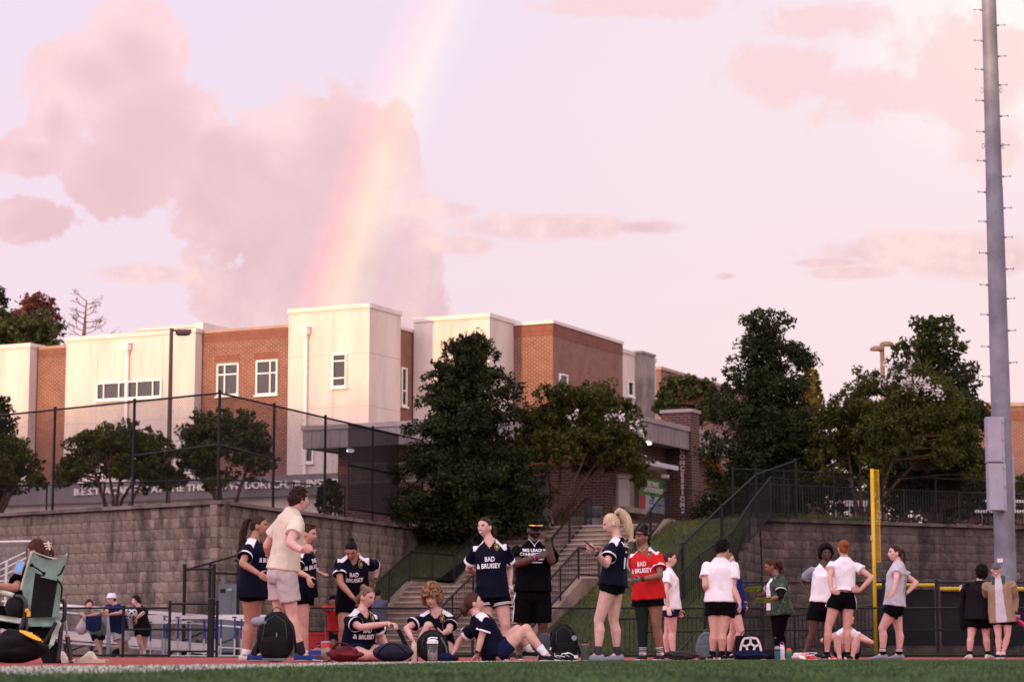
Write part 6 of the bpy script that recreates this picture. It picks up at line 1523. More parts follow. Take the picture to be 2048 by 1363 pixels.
mb = MB(); mb.tube([F.Nk + F.lf * x + F.fr * (.07 + .05 * (1 - abs(x) / .07)) + F.sp * (abs(x) * 1.0 - .045) for x in (-.06, -.03, 0, .03, .06)], .004, 6); mb.out('necklace', 'metal_gold', F.th)
# white tee woman behind
F = person('woman in white tee and navy shorts looking right, behind the red jersey', 35.4, 1.68, 1.08, ZD_, (828, 835, 0), (800, 530), 84, dict(c=(818, 457), yaw=84), dict(R=dict(e=(785, 700, '-'), w=(806, 830, '-'), h=(812, 900, '-'), curl=.5), L=dict(e=(850, 720, '+'), w=(890, 850, '+'), h=(905, 910, '+'))),
  dict(R=dict(k=(838, 1015, -.03), a=(842, 1180, -.05)), L=dict(k=(800, 1015, .12), a=(795, 1180, .15))), 'skin_pink', dict(mat='hair_brown', th=.03, buns=[((0, -.11, -.03), .04)]), dict(mat='tee_white', ease=.022, flare=.015, hem=-.05, sleeve=.62, cuff=.05), dict(mat='short_navy', len=.36, ease=.022), 'shoe_black', None, voxel=.010)
v, f = [Vector((-.035, .028, 0)), Vector((.035, .028, 0)), Vector((.035, -.028, 0)), Vector((-.035, -.028, 0))], [(0, 1, 2, 3)]
# white tee person from behind
F = person('person in white tee and black shorts with short black curls, back turned', 31.2, 1.66, 1.20, ZE_, (325, 720, 0), (322, 298), 160, dict(c=(345, 210), yaw=132), dict(R=dict(e=(432, 565, '-'), w=(498, 700, '-'), h=(506, 800, '-'), curl=.5), L=dict(e=(185, 545, '-'), w=(230, 640, '+'), curl=.4)),
  dict(L=dict(k=(268, 965, -.02), a=(250, 1190, 0), yaw=195), R=dict(k=(342, 965, -.06), a=(335, 1190, -.06), yaw=150)), 'skin_fair', dict(mat='hair_black', th=.10, nz=.10, curls=(260, .016, .24)), dict(mat='tee_white', ease=.024, flare=.010, hem=.06, sleeve=.58), dict(mat='short_black', len=.42, ease=.03), ('shoe_black', 'sole_white'), ('sock_black', .14), fem=False)
F = person('person in blue tee mostly hidden behind the white tee person', 33.0, 1.64, 1.12, ZE_, (455, 745, 0), (400, 395), 60, dict(c=(392, 318), yaw=75), dict(R=dict(e=(440, 560, '+'), w=(510, 690, '-'), curl=.4), L=dict(e=(470, 560, '+'), w=(520, 690, '+'))),
  dict(R=dict(k=(505, 955, -.1), a=(470, 1195, .0)), L=dict(k=(440, 960, .12), a=(400, 1195, .2))), 'skin_pink', dict(mat='hair_sandy', th=.06), dict(mat='tee_blue', ease=.02, hem=-.08), dict(mat='short_navy', len=.36), 'shoe_black', ('sock_black', .14), voxel=.010)
# green jersey woman
FG_ = F = person('woman in green tie-dye jersey and black leggings holding football boots', 36.0, 1.62, 1.30, ZE_, (865, 780, 0), (832, 452), -76, dict(c=(776, 376), yaw=-80, pitch=16), dict(L=dict(e=(872, 640, '-'), w=(790, 668, '-'), h=(720, 675, '-'), curl=.8), R=dict(e=(745, 610, '+'), w=(690, 630, '-'), h=(645, 560, '-'), curl=.8)),
  dict(L=dict(k=(860, 985, -.05), a=(872, 1180, -.05)), R=dict(k=(838, 985, .12), a=(845, 1180, .14))), 'skin_brown', dict(mat='hair_auburn', th=.05, tails=[([(0, -.10, .03), (0, -.15, .03), (0, -.165, -.05), (0, -.15, -.14)], [.022, .046, .050, .02])]), dict(mat='jersey_green', ease=.024, flare=.03, hem=-.10, sleeve=.68, cuff=.05, name='jersey'), dict(mat='short_black', leg=1, name='leggings'), 'shoe_black', None, voxel=.010, face=dict(lip='lip_dark'))
mb = MB(); J = F.J
for q in 'LR': limb(mb, J['s' + q].lerp(J['e' + q], .5), J['e' + q], [(0, .055), (1, .048)]); limb(mb, J['e' + q], J['w' + q], [(-.05, .048), (.5, .044)])
mb.out('undersleeve', 'sleeve_black', F.th, smooth=True)
v = [Vector((x, y, 0)) for x, y in ((-.05, .25), (.05, .25), (.075, .1), (.085, -.1), (.09, -.24), (-.09, -.24), (-.085, -.1), (-.075, .1), (0, 0))]; v2, f2 = subdiv(v, [(i, (i + 1) % 8, 8) for i in range(8)], 3); decal(F, 'white_front', v2, f2, F.Pc.lerp(F.Nk, .48), F.lf, F.sp, F.fr, 'tee_white', .008)
# vest woman
F = person('woman with glasses and afro in white vest over a grey tee, hand on hip', 33.9, 1.71, .98, ZF_, (290, 745, 0), (312, 350), 2, dict(c=(326, 258), yaw=8), dict(R=dict(e=(112, 515, '+'), w=(185, 648, '-'), h=(255, 690, '+'), curl=.3), L=dict(e=(480, 520, '+'), w=(400, 650, '-'), curl=.3)),
  dict(R=dict(k=(205, 975, -.03), a=(140, 1180, -.02), yaw=-20), L=dict(k=(330, 985, .0), a=(352, 1185, .1), yaw=20)), 'skin_dark', dict(mat='hair_black', th=.34, nz=.08, low=.0, curls=(520, .016, .46)), dict(mat='tee_white', sleeve_mat=1, mat2='tee_grey_blue', ease=.022, flare=.010, hem=.12, sleeve=.60, vneck=.14), dict(mat='short_black', len=.52, ease=.035), ('shoe_red', 'sole_white'), None, face=dict(glasses='watch_black', lip='lip_dark'), voxel=.009)
# redhead
F = person('red-haired woman in white tee seen from behind, hands on hips', 32.4, 1.71, .98, ZF_, (478, 665, 0), (492, 290), 176, dict(c=(484, 208), yaw=196), dict(L=dict(e=(362, 475, '-'), w=(382, 600, '-'), h=(450, 610, '-'), curl=.3), R=dict(e=(745, 475, '-'), w=(632, 592, '-'), h=(560, 580, '-'), curl=.3)),
  dict(L=dict(k=(348, 925, -.02), a=(335, 1180, 0), yaw=200), R=dict(k=(516, 925, -.02), a=(520, 1182, 0), yaw=150)), 'skin_fair', dict(mat='hair_red', th=.07, nz=.05, low=-.15, buns=[((0, -.085, .05), .055)]), dict(mat='tee_white', ease=.020, flare=.012, hem=.20, sleeve=.36), dict(mat='short_black', len=.36, ease=.03, side=.03), ('shoe_black', 'sole_white'), ('sock_black', .08), voxel=.009)
# sitting woman
F = person('woman in white tank top sitting with knees up behind the red-haired woman', 35.0, 1.66, 1.0, ZF_, (515, 1185, .1), (520, 925, 0), 0, dict(c=(535, 850, -.02), yaw=25, pitch=20), dict(R=dict(e=(295, 1045, '-'), w=(450, 1010, '-'), h=(500, 995, '-'), curl=.6), L=dict(e=(742, 1062, '-'), w=(570, 1010, '-'), h=(505, 1000, '-'), curl=.6)),
  dict(R=dict(k=(425, 1020, -.42), a=(450, 1195, -.50)), L=dict(k=(608, 1030, -.42), a=(565, 1195, -.50))), 'skin_pink', dict(mat='hair_auburn', th=.06), dict(mat='tee_white', ease=.010, sleeve=0, hem=-.02, vneck=.2), dict(mat='short_navy', len=.4), ('shoe_red', 'shoe_red'), None, stand=False, voxel=.010)
# braid woman
F = person('woman in grey tee with a long brown braid, hand on hip, beside the yellow pole', 33.2, 1.69, 1.06, ZF_, (948, 748, 0), (985, 332), -104, dict(c=(952, 252), yaw=-78, pitch=-4), dict(L=dict(e=(966, 492, '-'), w=(930, 632, '-'), h=(885, 640, '-'), curl=.4), R=dict(e=(1148, 522, '+'), w=(1062, 612, '-'), h=(1000, 640, '+'))),
  dict(L=dict(k=(838, 935, -.05), a=(842, 1182, -.05)), R=dict(k=(988, 945, .08), a=(992, 1185, .08))), 'skin_pink', dict(mat='hair_brown', th=.05, buns=[((0, -.105, .04), .028)], braid=[(0, -.12, .04), (0, -.15, .0), (0, -.15, -.12), (0, -.13, -.24), (0, -.12, -.32)]), dict(mat='tee_grey', ease=.022, flare=.014, hem=.04, sleeve=.50), dict(mat='short_black', len=.36, ease=.028), ('shoe_grey', 'shoe_grey'), ('sock_black', .22, (.8, 'trim_white'), (.55, 'trim_white')), voxel=.009)
v, f = subdiv(*text_mesh('BIRMINGHAM\nBOSTON\nNASHVILLE\nATLANTA\nDENVER\nCHICAGO\nDALLAS', .052, 0, .001, line=.85)); decal(F, 'lettering', v, f, F.Pc.lerp(F.Nk, .52), -F.lf, F.sp, -F.fr, 'tee_grey_blue')
# dark tee person
F = person('person in charcoal tee with black curly hair, back turned, carrying a bag', 39.8, 1.66, 1.24, ZG_, (408, 968, 0), (412, 768), 158, dict(c=(424, 718), yaw=145), dict(R=dict(e=(502, 885, '+'), w=(480, 940, '+')), L=dict(e=(318, 850, '+'), w=(300, 820, '+'))),
  dict(L=dict(k=(360, 1090, 0), a=(350, 1205, 0), yaw=190), R=dict(k=(448, 1090, 0), a=(460, 1205, 0), yaw=140)), 'skin_pink', dict(mat='hair_black', th=.22, nz=.08, low=-.35, curls=(420, .018, .34), cl=-.1), dict(mat='tee_charcoal', ease=.032, flare=.03, hem=-.14, sleeve=.85, wr=.008), dict(mat='short_black', len=.62, ease=.045), ('shoe_cream', 'sole_white'), ('sock_black', .16), fem=False, voxel=.010)
FD_ = F
# jacket person
FJ_ = F = person('smiling person in tan jacket, pale tee and grey cap beside the light mast', 39.4, 1.73, 1.0, ZG_, (540, 965, 0), (520, 755), -16, dict(c=(506, 702), yaw=-12), dict(L=dict(e=(612, 870, '+'), w=(608, 955, '-'), h=(612, 990, '-'), curl=.9), R=dict(e=(460, 860, '+'), w=(478, 930, '+'))),
  dict(R=dict(k=(520, 1085, 0), a=(522, 1212, 0)), L=dict(k=(575, 1085, -.02), a=(548, 1212, .0))), 'skin_pink', dict(mat='hair_dark', th=.05), dict(mat='jacket_tan', mat2='tee_grey', ease=.036, flare=.03, hem=-.22, sleeve=.9, long=.96, open=.075, name='jacket', wr=.009), dict(mat='short_black', len=.50, ease=.04), 'shoe_black', ('sock_white', .08), face=dict(smile=1), fem=False, voxel=.010)
cap(F, 'short_grey')
mb = MB(); 
for e_ in (-1, 1): mb.tube([F.Nk + F.lf * e_ * .03 - F.fr * .05 + F.sp * .02, F.Nk + F.lf * e_ * .085 + F.fr * .02 + F.sp * .015, F.Nk + F.lf * e_ * .085 + F.fr * .10 - F.sp * .10], [.04, .038, .022], 10)
mb.out('hood', 'jacket_teal', F.th, smooth=True)
# three men at the fence
M('hat_white', (.66, .62, .70), .8, .05, 9)
FM1 = F = person('man in sage tee leaning on the low fence holding a white sack', 55.75, 1.74, .98, ZI_, (372, 515, .35), (292, 292, -.05), -18, dict(c=(275, 224, -.1), yaw=25), dict(R=dict(e=(180, 322, -.35), w=(222, 346, -.42), h=(232, 372, -.42), curl=.9), L=dict(e=(378, 322, -.3), w=(240, 350, -.42), h=(226, 372, -.42), curl=.9)),
  dict(R=dict(k=(378, 680, .25), a=(412, 812, .2)), L=dict(k=(402, 680, .35), a=(402, 812, .4))), 'skin_pink', dict(mat='hair_auburn', th=.12, nz=.06, curls=(120, .018, .20)), dict(mat='tee_sage', ease=.03, hem=-.1, sleeve=.6), dict(mat='short_black', len=.6, ease=.035), 'shoe_grey', None, fem=False, voxel=.012)
FM2 = F = person('man in white bucket hat and navy football shirt leaning on the low fence', 55.85, 1.86, 1.02, ZI_, (618, 480, .35), (562, 205, 0), -25, dict(c=(528, 158, -.05), yaw=-62), dict(R=dict(e=(470, 312, -.25), w=(440, 300, -.4), curl=.5), L=dict(e=(632, 312, -.2), w=(500, 330, -.42), curl=.6)),
  dict(R=dict(k=(635, 690, .3), a=(650, 805, .3)), L=dict(k=(695, 690, .4), a=(690, 805, .45))), 'skin_pink', dict(mat='hair_brown', th=.04), dict(mat='tee_blue', ease=.03, hem=-.12, sleeve=.62, trim='jersey_red', cuff=.06), dict(mat='short_white', len=.66, ease=.06), 'shoe_black', ('sock_white', .22), fem=False, voxel=.012)
mb = MB(); h = F.hax; mb.tube([F.hw((0, 0, .03)), F.hw((0, 0, .05)), F.hw((0, -.005, .12)), F.hw((0, -.005, .145))], [.150 * F.hs, .108 * F.hs, .092 * F.hs, .075 * F.hs], 20); mb.out('bucket_hat', 'hat_white', F.th, smooth=True)
FM3 = F = person('dark-haired man in black tee and shorts leaning on the low fence with a ball', 55.8, 1.80, .98, ZI_, (878, 480, .3), (832, 232, 0), -25, dict(c=(806, 172, -.05), yaw=-72), dict(R=dict(e=(730, 318, -.25), w=(690, 328, -.4), curl=.5), L=dict(e=(880, 318, -.15), w=(815, 372, -.42), h=(812, 405, -.42), curl=.5)),
  dict(R=dict(k=(850, 655, .2), a=(905, 800, .25)), L=dict(k=(912, 655, .35), a=(893, 800, .35))), 'skin_pink', dict(mat='hair_dark', th=.10, nz=.04, curls=(90, .016, .14)), dict(mat='tee_charcoal', ease=.026, hem=-.1, sleeve=.6), dict(mat='short_black', len=.5, ease=.035), 'shoe_black', ('sock_white', .22), fem=False, voxel=.012)
F = person('man in red tee and dark cap leaning on the low fence behind the red cooler', 55.8, 1.74, 1.0, ZA_, (792, 1040, .3), (778, 886, 0), -30, dict(c=(770, 850, -.05), yaw=-60), dict(R=dict(e=(702, 905, -.25), w=(752, 908, -.4), curl=.6), L=dict(e=(812, 915, -.25), w=(772, 910, -.4), curl=.6)),
  dict(R=dict(k=(775, 1150, .2), a=(775, 1240, .2)), L=dict(k=(800, 1150, .3), a=(805, 1240, .3))), 'skin_brown', dict(mat='hair_black', th=.04), dict(mat='jersey_red', ease=.03, hem=-.12, sleeve=.6), dict(mat='short_black', len=.7, ease=.035), 'shoe_black', None, fem=False, voxel=.012)
cap(F, 'tee_black')
F = person('dark-haired person in slate tee standing beyond the fence at the foot of the stairs', 60.0, 1.70, 1.0, ZB_, (545, 885, 0), (530, 665, 0), 165, dict(c=(526, 610), yaw=170), dict(R=dict(e=(575, 790, '+'), w=(572, 870, '+')), L=dict(e=(480, 790, '+'), w=(480, 870, '+'))),
  dict(R=dict(k=(560, 1030, 0), a=(562, 1150, 0)), L=dict(k=(520, 1030, .1), a=(518, 1150, .1))), 'skin_brown', dict(mat='hair_black', th=.10, low=-.2), dict(mat='tee_slate', ease=.03, hem=-.12, sleeve=.6), dict(mat='short_black', len=.7, ease=.035), 'shoe_black', None, fem=False, voxel=.012)
# woman in the folding chair
FC_ = F = person('woman with a claw clip in her dark hair sitting in the mint folding chair', 21.4, 1.66, 1.05, ZH_, (250, 880, .05), (345, 330, .05), -112, dict(c=(362, 205, .05), yaw=-105, pitch=10), dict(L=dict(e=(150, 560, '-'), w=(-90, 535, '-'), h=(-180, 520, '-'), curl=.5), R=dict(e=(250, 560, '+'), w=(195, 420, '-'), h=(190, 350, '-'), curl=.9)),
  dict(L=dict(k=(-190, 800, -.1), a=(-260, 1190, -.1), yaw=-90), R=dict(k=(-180, 820, .2), a=(-220, 1190, .25), yaw=-90)), 'skin_tan', dict(mat='hair_auburn', th=.10, nz=.04, low=-.15, buns=[((0, -.11, -.04), .06), ((0, -.10, -.09), .045)]), dict(mat='tee_black', ease=.03, hem=-.02, sleeve=.7), dict(mat='short_black', len=.7), 'shoe_black', None, stand=False, face=dict(glasses='watch_black'))
M('clip_cream', (.66, .58, .48), .4, .05, 9); mb = MB()
for q in range(5): mb.tube([F.hw((.05, -.10 - .008 * q, .055 - .026 * q)), F.hw((.02, -.145, .05 - .026 * q)), F.hw((-.02, -.145, .05 - .026 * q))], .008, 6)
mb.tube([F.hw((.03, -.14, .07)), F.hw((.03, -.148, -.07))], .009, 6); mb.out('claw_clip', 'clip_cream', F.th)
# ================================================================== PROPS
ZP = {}
M('nylon_black', (.005, .005, .006), .6, .2, 8, .5, 30, spec=.12); M('nylon_navy', (.009, .011, .026), .6, .2, 8, .5, 30, spec=.2); M('nylon_grey', (.05, .05, .058), .7, .2, 8, .4, 40); M('nylon_teal', (.11, .15, .155), .7, .15, 8, .4, 40); M('nylon_olive', (.022, .022, .018), .8, .2, 8, .5, 30); M('maroon', (.14, .008, .020), .8, .2, 8, .6, 25)
M('mint', (.22, .36, .30), .75, .1, 6, .4, 30); M('pale_mint', (.46, .52, .42), .75, .08, 6, .3, 30); M('orange_yellow', (.80, .40, .02), .5, .08, 5); M('dark_steel', (.045, .045, .055), .35, .1, 5, metal=.6); M('cream_foam', (.56, .48, .36), .8, .06, 6, .1, 20)
M('plastic_white', (.72, .70, .70), .4, .04, 5); M('plastic_blue', (.02, .15, .24), .3, .1, 5); M('plastic_green', (.05, .22, .14), .4, .1, 5); M('plastic_orange', (.75, .10, .03), .4, .08, 5); M('plastic_red', (.50, .015, .02), .4, .08, 5); M('bottle_grey', (.055, .058, .060), .5, .08, 5); M('lilac', (.30, .10, .30), .4, .1, 5); M('lid_pink', (.75, .45, .50), .4, .1, 5); M('kraft', (.34, .22, .18), .85, .15, 9, .5, 20); M('milk', (.50, .44, .42), .4, .05, 5); M('hair_tie', (.5, .5, .5)); M('phone_black', (.01, .01, .012), .25, .05, 5); M('screen_blue', (.10, .22, .42), .2, .3, 9, emit=((.25, .45, .8), .45)); M('ball_white', (.70, .68, .72), .5, .05, 5); M('lime', (.10, .15, .010), .5, .1, 14); M('berry', (.55, .02, .10), .35, .2, 10, .5, 20); M('sack_white', (.60, .54, .56), .85, .06, 9, .5, 20); M('cooler_red', (.42, .012, .016), .45, .08, 3); M('blue_paint', (.012, .045, .25), .5, .1, 5); M('alu', (.56, .53, .54), .45, .06, 3, .1, 30, metal=.35, coord='World'); M('alu_white', (.68, .63, .62), .5, .06, 3, coord='World'); M('cab_grey', (.16, .175, .20), .6, .08, 2, coord='World'); M('net_black', (.006, .006, .007), .95, .2, 20)
def gp(px, Y, z=0.0): return Vector((XG(px, Y), Y, z))
def msz(npx, Y): return npx / FPX * Y
def soft(name, label, cat, px0, px1, ytop, Y, material, prof=None, depth=.6, yaw=0.0, seed=0, extra=None, n=28, m=18, sq=.7, lump=.10, lean=(0, 0), group=None):
    """a soft bag resting on the ground: rounded, sagging, lumpy"""
    a, b = XG(px0, Y), XG(px1, Y); w = (b - a) / 2; h = P(px0, ytop, Y).z; c = Vector(((a + b) / 2, Y, 0)); th = thing(name, label, cat, tuple(c), group)
    mb = MB()
    def fn(u, q):
        x = math.copysign(abs(u.x) ** sq, u.x); y = math.copysign(abs(u.y) ** sq, u.y); z = u.z * .5 + .5; z = z ** .8
        k = prof(z) if prof else (1 - .25 * z ** 3); d = 1 + lump * noise.noise(Vector((u.x * 2.1 + seed, u.y * 2.1, u.z * 2.1))) + lump * .5 * noise.noise(Vector((u.x * 6, u.y * 6 + seed, u.z * 6)))
        return Vector((x * w * k * d + lean[0] * z, y * w * depth * k * d + lean[1] * z, max(.004, z * h * (d * .3 + .7))))
    mb.ell(c, 1, n, m, fn=fn); bd = mb.out('body', material, th, smooth=True); return th, c, w, h
def strap(th, pts, r, m, nm='strap', flat=.35): mb = MB(); mb.tube(catmull([tuple(p) for p in pts], 5), r, 8, flat=flat); return mb.out(nm, m, th, smooth=True)
def backpack(label, px0, px1, ytop, Y, m, lean=(0, 0), seed=1, logo=None, patch=None, strip=None, depth=.55):
    th, c, w, h = soft('backpack', label, 'backpack', px0, px1, ytop, Y, m, prof=lambda z: 1.0 - .10 * z - .38 * max(0, z - .6) ** 1.3 * 2.2, depth=depth, seed=seed, lump=.05, sq=.62, lean=lean)
    mb = MB(); y0 = -w * depth
    def fn(u, q): return Vector((math.copysign(abs(u.x) ** .6, u.x) * w * .70, math.copysign(abs(u.y) ** .6, u.y) * w * .20, math.copysign(abs(u.z) ** .6, u.z) * h * .22))
    mb.ell(c + Vector((lean[0] * .3, y0 * .95, h * .30)), 1, 20, 14, fn=fn); mb.out('front_pocket', m, th, smooth=True)
    mb = MB(); mb.tube([c + Vector((-w * .62 + lean[0] * .5, y0 * .98, h * .45)), c + Vector((-w * .5 + lean[0] * .8, y0 * .75, h * .80)), c + Vector((lean[0], y0 * .5, h * .93)), c + Vector((w * .5 + lean[0] * .8, y0 * .75, h * .80)), c + Vector((w * .62 + lean[0] * .5, y0 * .98, h * .45))], .004, 5); mb.out('zip', 'nylon_grey', th)
    strap(th, [c + Vector((-.04 + lean[0], .02, h * .95)), c + Vector((-.02 + lean[0], .02, h * 1.07)), c + Vector((.04 + lean[0], .02, h * 1.06)), c + Vector((.05 + lean[0], .02, h * .95))], .012, m, 'handle')
    for s in (-1, 1): strap(th, [c + Vector((s * w * .4 + lean[0], w * depth * .6, h * .9)), c + Vector((s * w * .8 + lean[0], w * depth * 1.1, h * .7)), c + Vector((s * w * .95, w * depth * 1.0, h * .2))], .022, m)
    return th, c, w, h
def bottle(name, label, px, w_px, ytop, Y, body, lid, prof=None, lidh=.16, neck=.85, z=0.0, group=None, handle=None):
    c = gp(px, Y); r = msz(w_px, Y) / 2; h = P(px, ytop, Y).z; th = thing(name, label, 'bottle', tuple(c), group)
    pr_ = prof or [(0, .92), (.02, 1), (.7, 1), (.80, .96), (1 - lidh, neck)]
    mb = MB(); mb.tube([c + ZA * (t * h) for t, q in pr_], [q * r for t, q in pr_], 24); mb.out('body', body, th, smooth=True)
    mb = MB(); mb.tube([c + ZA * (h * (1 - lidh) + .001), c + ZA * (h * (1 - lidh * .4)), c + ZA * h], [r * 1.03 * neck, r * 1.03 * neck, r * .6], 24); ld = mb.out('lid', lid, th)
    if handle: mb = MB(); mb.tube([c + Vector((math.cos(a) * r * .8, 0, h * .97 + math.sin(a) * r * 1.2)) for a in [i * math.pi / 8 for i in range(9)]], r * .13, 8); mb.out('handle', handle, ld)
    return th, c, r, h
# big black backpack in front of the tall man
th, c, w, h = backpack('large black backpack with pale zip pull standing in front of the tall man', 511, 591, 1222, 23.2, 'nylon_black', seed=3)
mb = MB(); mb.box(c + Vector((.02, -w * .62, h * .44)), (.012, .01, .15), None); mb.out('zip_pull', 'kraft', th); mb = MB(); mb.box(c + Vector((.0, -w * .60, h * .06)), (.24, .012, .028), None); mb.out('reflector', 'nylon_teal', th); mb = MB(); mb.ell(c + Vector((-.10, -w * .5, h * .78)), (.02, .01, .02), 10, 6); mb.out('badge', 'nylon_teal', th); mb = MB(); mb.ell(c + Vector((-.17, -.02, h * .80)), (.09, .06, .05), 12, 8); mb.out('packet', 'tee_grey_blue', th, smooth=True)
# maroon bag, paper bag, tumbler
th, c, w, h = soft('tote_bag', 'slouched maroon cloth bag on the ground beside the seated woman', 'bag', 655, 722, 1292, 24.4, 'maroon', seed=5, lump=.3, depth=.8); strap(th, [c + Vector((-.12, -.05, .13)), c + Vector((-.05, -.12, .20)), c + Vector((.05, -.10, .17)), c + Vector((.13, -.08, .06))], .022, 'maroon')
th, c, w, h = soft('paper_bag', 'crumpled brown paper bag behind the maroon bag', 'bag', 618, 675, 1295, 25.0, 'kraft', seed=8, lump=.45, depth=.7, sq=.6); mb = MB(); mb.box(c + Vector((-.08, -.17, .10)), (.14, .004, .05), (Vector((1, 0, 0)), Vector((0, 1, 0)), Vector((0, 0, 1)))); mb.out('print', 'blue_paint', th)
th, c, r, h = bottle('tumbler', 'red tumbler with handle and red straw near the paper bag', 652, 21, 1281, 25.2, 'plastic_red', 'galv', prof=[(0, .72), (.45, .75), (.5, .95), (.9, 1.0)], lidh=.10, neck=1.0)
mb = MB(); mb.tube([c + ZA * h, c + Vector((-.015, 0, h + .15))], .006, 8); mb.out('straw', 'plastic_red', th); mb = MB(); mb.tube([c + Vector((-r, 0, h * .80)), c + Vector((-r - .035, 0, h * .76)), c + Vector((-r - .035, 0, h * .4)), c + Vector((-r * .9, 0, h * .36))], .010, 8); mb.out('handle', 'plastic_red', th); mb = MB(); mb.ell(c + Vector((-.02, -r, h * .4)), (.022, .006, .04), 10, 6); mb.out('sticker', 'plastic_white', th)
# navy duffel, black pack with shaker, pale flask
th, c, w, h = soft('duffel_bag', 'dark navy duffel bag lying in front of the seated woman', 'bag', 742, 830, 1284, 24.0, 'nylon_navy', seed=12, lump=.10, depth=.55, prof=lambda z: 1 - .35 * z ** 2, sq=.75); strap(th, [c + Vector((-.16, -.12, .05)), c + Vector((-.1, -.16, .15)), c + Vector((.02, -.17, .19)), c + Vector((.14, -.14, .10))], .012, 'nylon_black')
th, c, w, h = backpack('black backpack standing in front of the curly-haired woman', 831, 898, 1258, 24.6, 'nylon_black', seed=15); mb = MB(); mb.tube([c + Vector((w * .55, -.12, h * .75)), c + Vector((w * .85, -.10, h * .45)), c + Vector((w * .9, -.08, h * .2))], .010, 6); mb.out('piping', 'nylon_teal', th)
bottle('flask', 'slim cream flask beside the black backpack', 828, 11, 1283, 24.3, 'cream_foam', 'cream_foam', lidh=.08)[0]
glass_mat('clear_plastic', (.80, .78, .78), .1)
th, c, r, h = bottle('shaker_bottle', 'clear shaker bottle with white lid on the sideline', 865, 22, 1277, 23.3, 'clear_plastic', 'plastic_white', prof=[(0, .86), (.3, .90), (.78, .98)], lidh=.20, neck=1.0)
mb = MB(); mb.tube([c + ZA * .006, c + ZA * (h * .42)], [r * .83, r * .88], 24); mb.out('drink', 'milk', th); mb = MB(); mb.tube([c + Vector((-r * .9, 0, h * 1.0)), c + Vector((-r * .3, 0, h * 1.07)), c + Vector((r * .9, 0, h * 1.05))], .012, 8, flat=.6); mb.out('flip_cap', 'plastic_white', th); mb = MB(); mb.ell(c + ZA * (h * .62), (r * .5, r * .5, r * .4), 10, 6); mb.out('mixer', 'dark_steel', th)
soft('cap', 'navy cap lying behind the shaker bottle', 'cap', 872, 908, 1304, 24.5, 'short_navy', seed=3, lump=.12); soft('pouch', 'small navy pouch behind the leaning woman', 'pouch', 893, 918, 1312, 26.3, 'short_navy', seed=4, lump=.12)
# two packs by the man in black
th, c, w, h = backpack('grey backpack with three white stripes behind the raised knees', 1068, 1112, 1264, 26.9, 'nylon_grey', seed=21)
for q in range(3):
    mb = MB(); a = Vector((c.x + .055 + .030 * q, c.y - w * .72, .13)); mb.bar(a, a + Vector((.018, 0, .035 + .022 * q)), .016, .01, (0, 1, 0)); mb.out('stripe', 'print_white', th)
th, c, w, h = backpack('bulky black backpack with a round blue badge leaning beside the grey one', 1106, 1162, 1246, 26.2, 'nylon_black', seed=25, lean=(-.05, 0)); mb = MB(); mb.tube([c + Vector((.08, -w * .60, h * .62)), c + Vector((.08, -w * .60 - .01, h * .62))], .030, 18); mb.out('badge', 'tee_grey_blue', th); mb = MB(); mb.box(c + Vector((.10, -w * .74, h * .13)), (.045, .01, .03), None); mb.out('logo', 'print_white', th)
def cleat(label, px, Y, d, m, m2, L=.26, z=0.0, nm='shoe', roll=0.0, laces=None, grp=None):
    c = gp(px, Y, z) if not isinstance(px, Vector) else px; d = Vector(d).normalized(); l = Vector((-d.y, d.x, 0)); l = l.normalized() if l.length > .1 else Vector((0, 1, 0)); u = d.cross(l) * -1; u = u if u.z > 0 else -u
    if roll: u, l = u * math.cos(roll) + l * math.sin(roll), l * math.cos(roll) - u * math.sin(roll)
    th = thing(nm, label, 'shoe', tuple(c), grp); rings = [(-.48, .5, .8), (-.44, .85, 1.0), (-.2, .9, 1.0), (0, .85, .85), (.2, 1.0, .60), (.36, .95, .45), (.46, .6, .35), (.5, .25, .2)]; v = []; n = 12
    for t, wq, hq in rings:
        for j in range(n): a = 6.2832 * j / n; v.append(c + d * (t * L) + l * (math.cos(a) * .042 * wq) + u * max(.014, (math.sin(a) * .5 + .5) * .10 * hq))
    f = [(i * n + j, i * n + (j + 1) % n, (i + 1) * n + (j + 1) % n, (i + 1) * n + j) for i in range(7) for j in range(n)] + [tuple(reversed(range(n))), tuple(range(7 * n, 8 * n))]; mk('upper', v, f, m, th, smooth=True)
    mb = MB()
    for t, wq, hq in rings[:-1]: mb.tube([c + d * (t * L) + u * .0, c + d * (t * L) + u * .016], .040 * wq, 8)
    mb.bar(c - d * .46 * L + u * .008, c + d * .46 * L + u * .008, .060, .012, tuple(u)); mb.out('sole', m2, th)
    if laces:
        mb = MB(); rs = random.Random(label)
        for k in range(5): p = c + d * (L * (-.05 + .07 * k)) + u * (.085 - .010 * k); mb.tube([p - l * .03, p + u * .008, p + l * .03], .004, 5)
        mb.tube(catmull([tuple(c + Vector((rs.uniform(-.12, .12), rs.uniform(-.1, .1), rs.uniform(.01, .10)))) for _ in range(9)], 4), .0045, 5); mb.out('laces', laces, th)
    return th
cleat('black football boot with white stripes, left of the two by the packs', 1113, 25.6, (1, -.5, 0), 'shoe_black', 'sole_white', laces='print_white'); cleat('black football boot with white stripes, right of the two by the packs', 1131, 25.5, (1, -.3, 0), 'shoe_black', 'sole_white', laces='print_white')
th, c, r, h = bottle('water_bottle', 'dark grey steel bottle with yellow band beside the blonde woman', 1170, 16, 1279, 26.0, 'bottle_grey', 'phone_black', lidh=.18, neck=.8, handle='phone_black'); mb = MB(); mb.tube([c + ZA * (h * .79), c + ZA * (h * .825)], r * .9, 24); mb.out('band', 'orange_yellow', th)
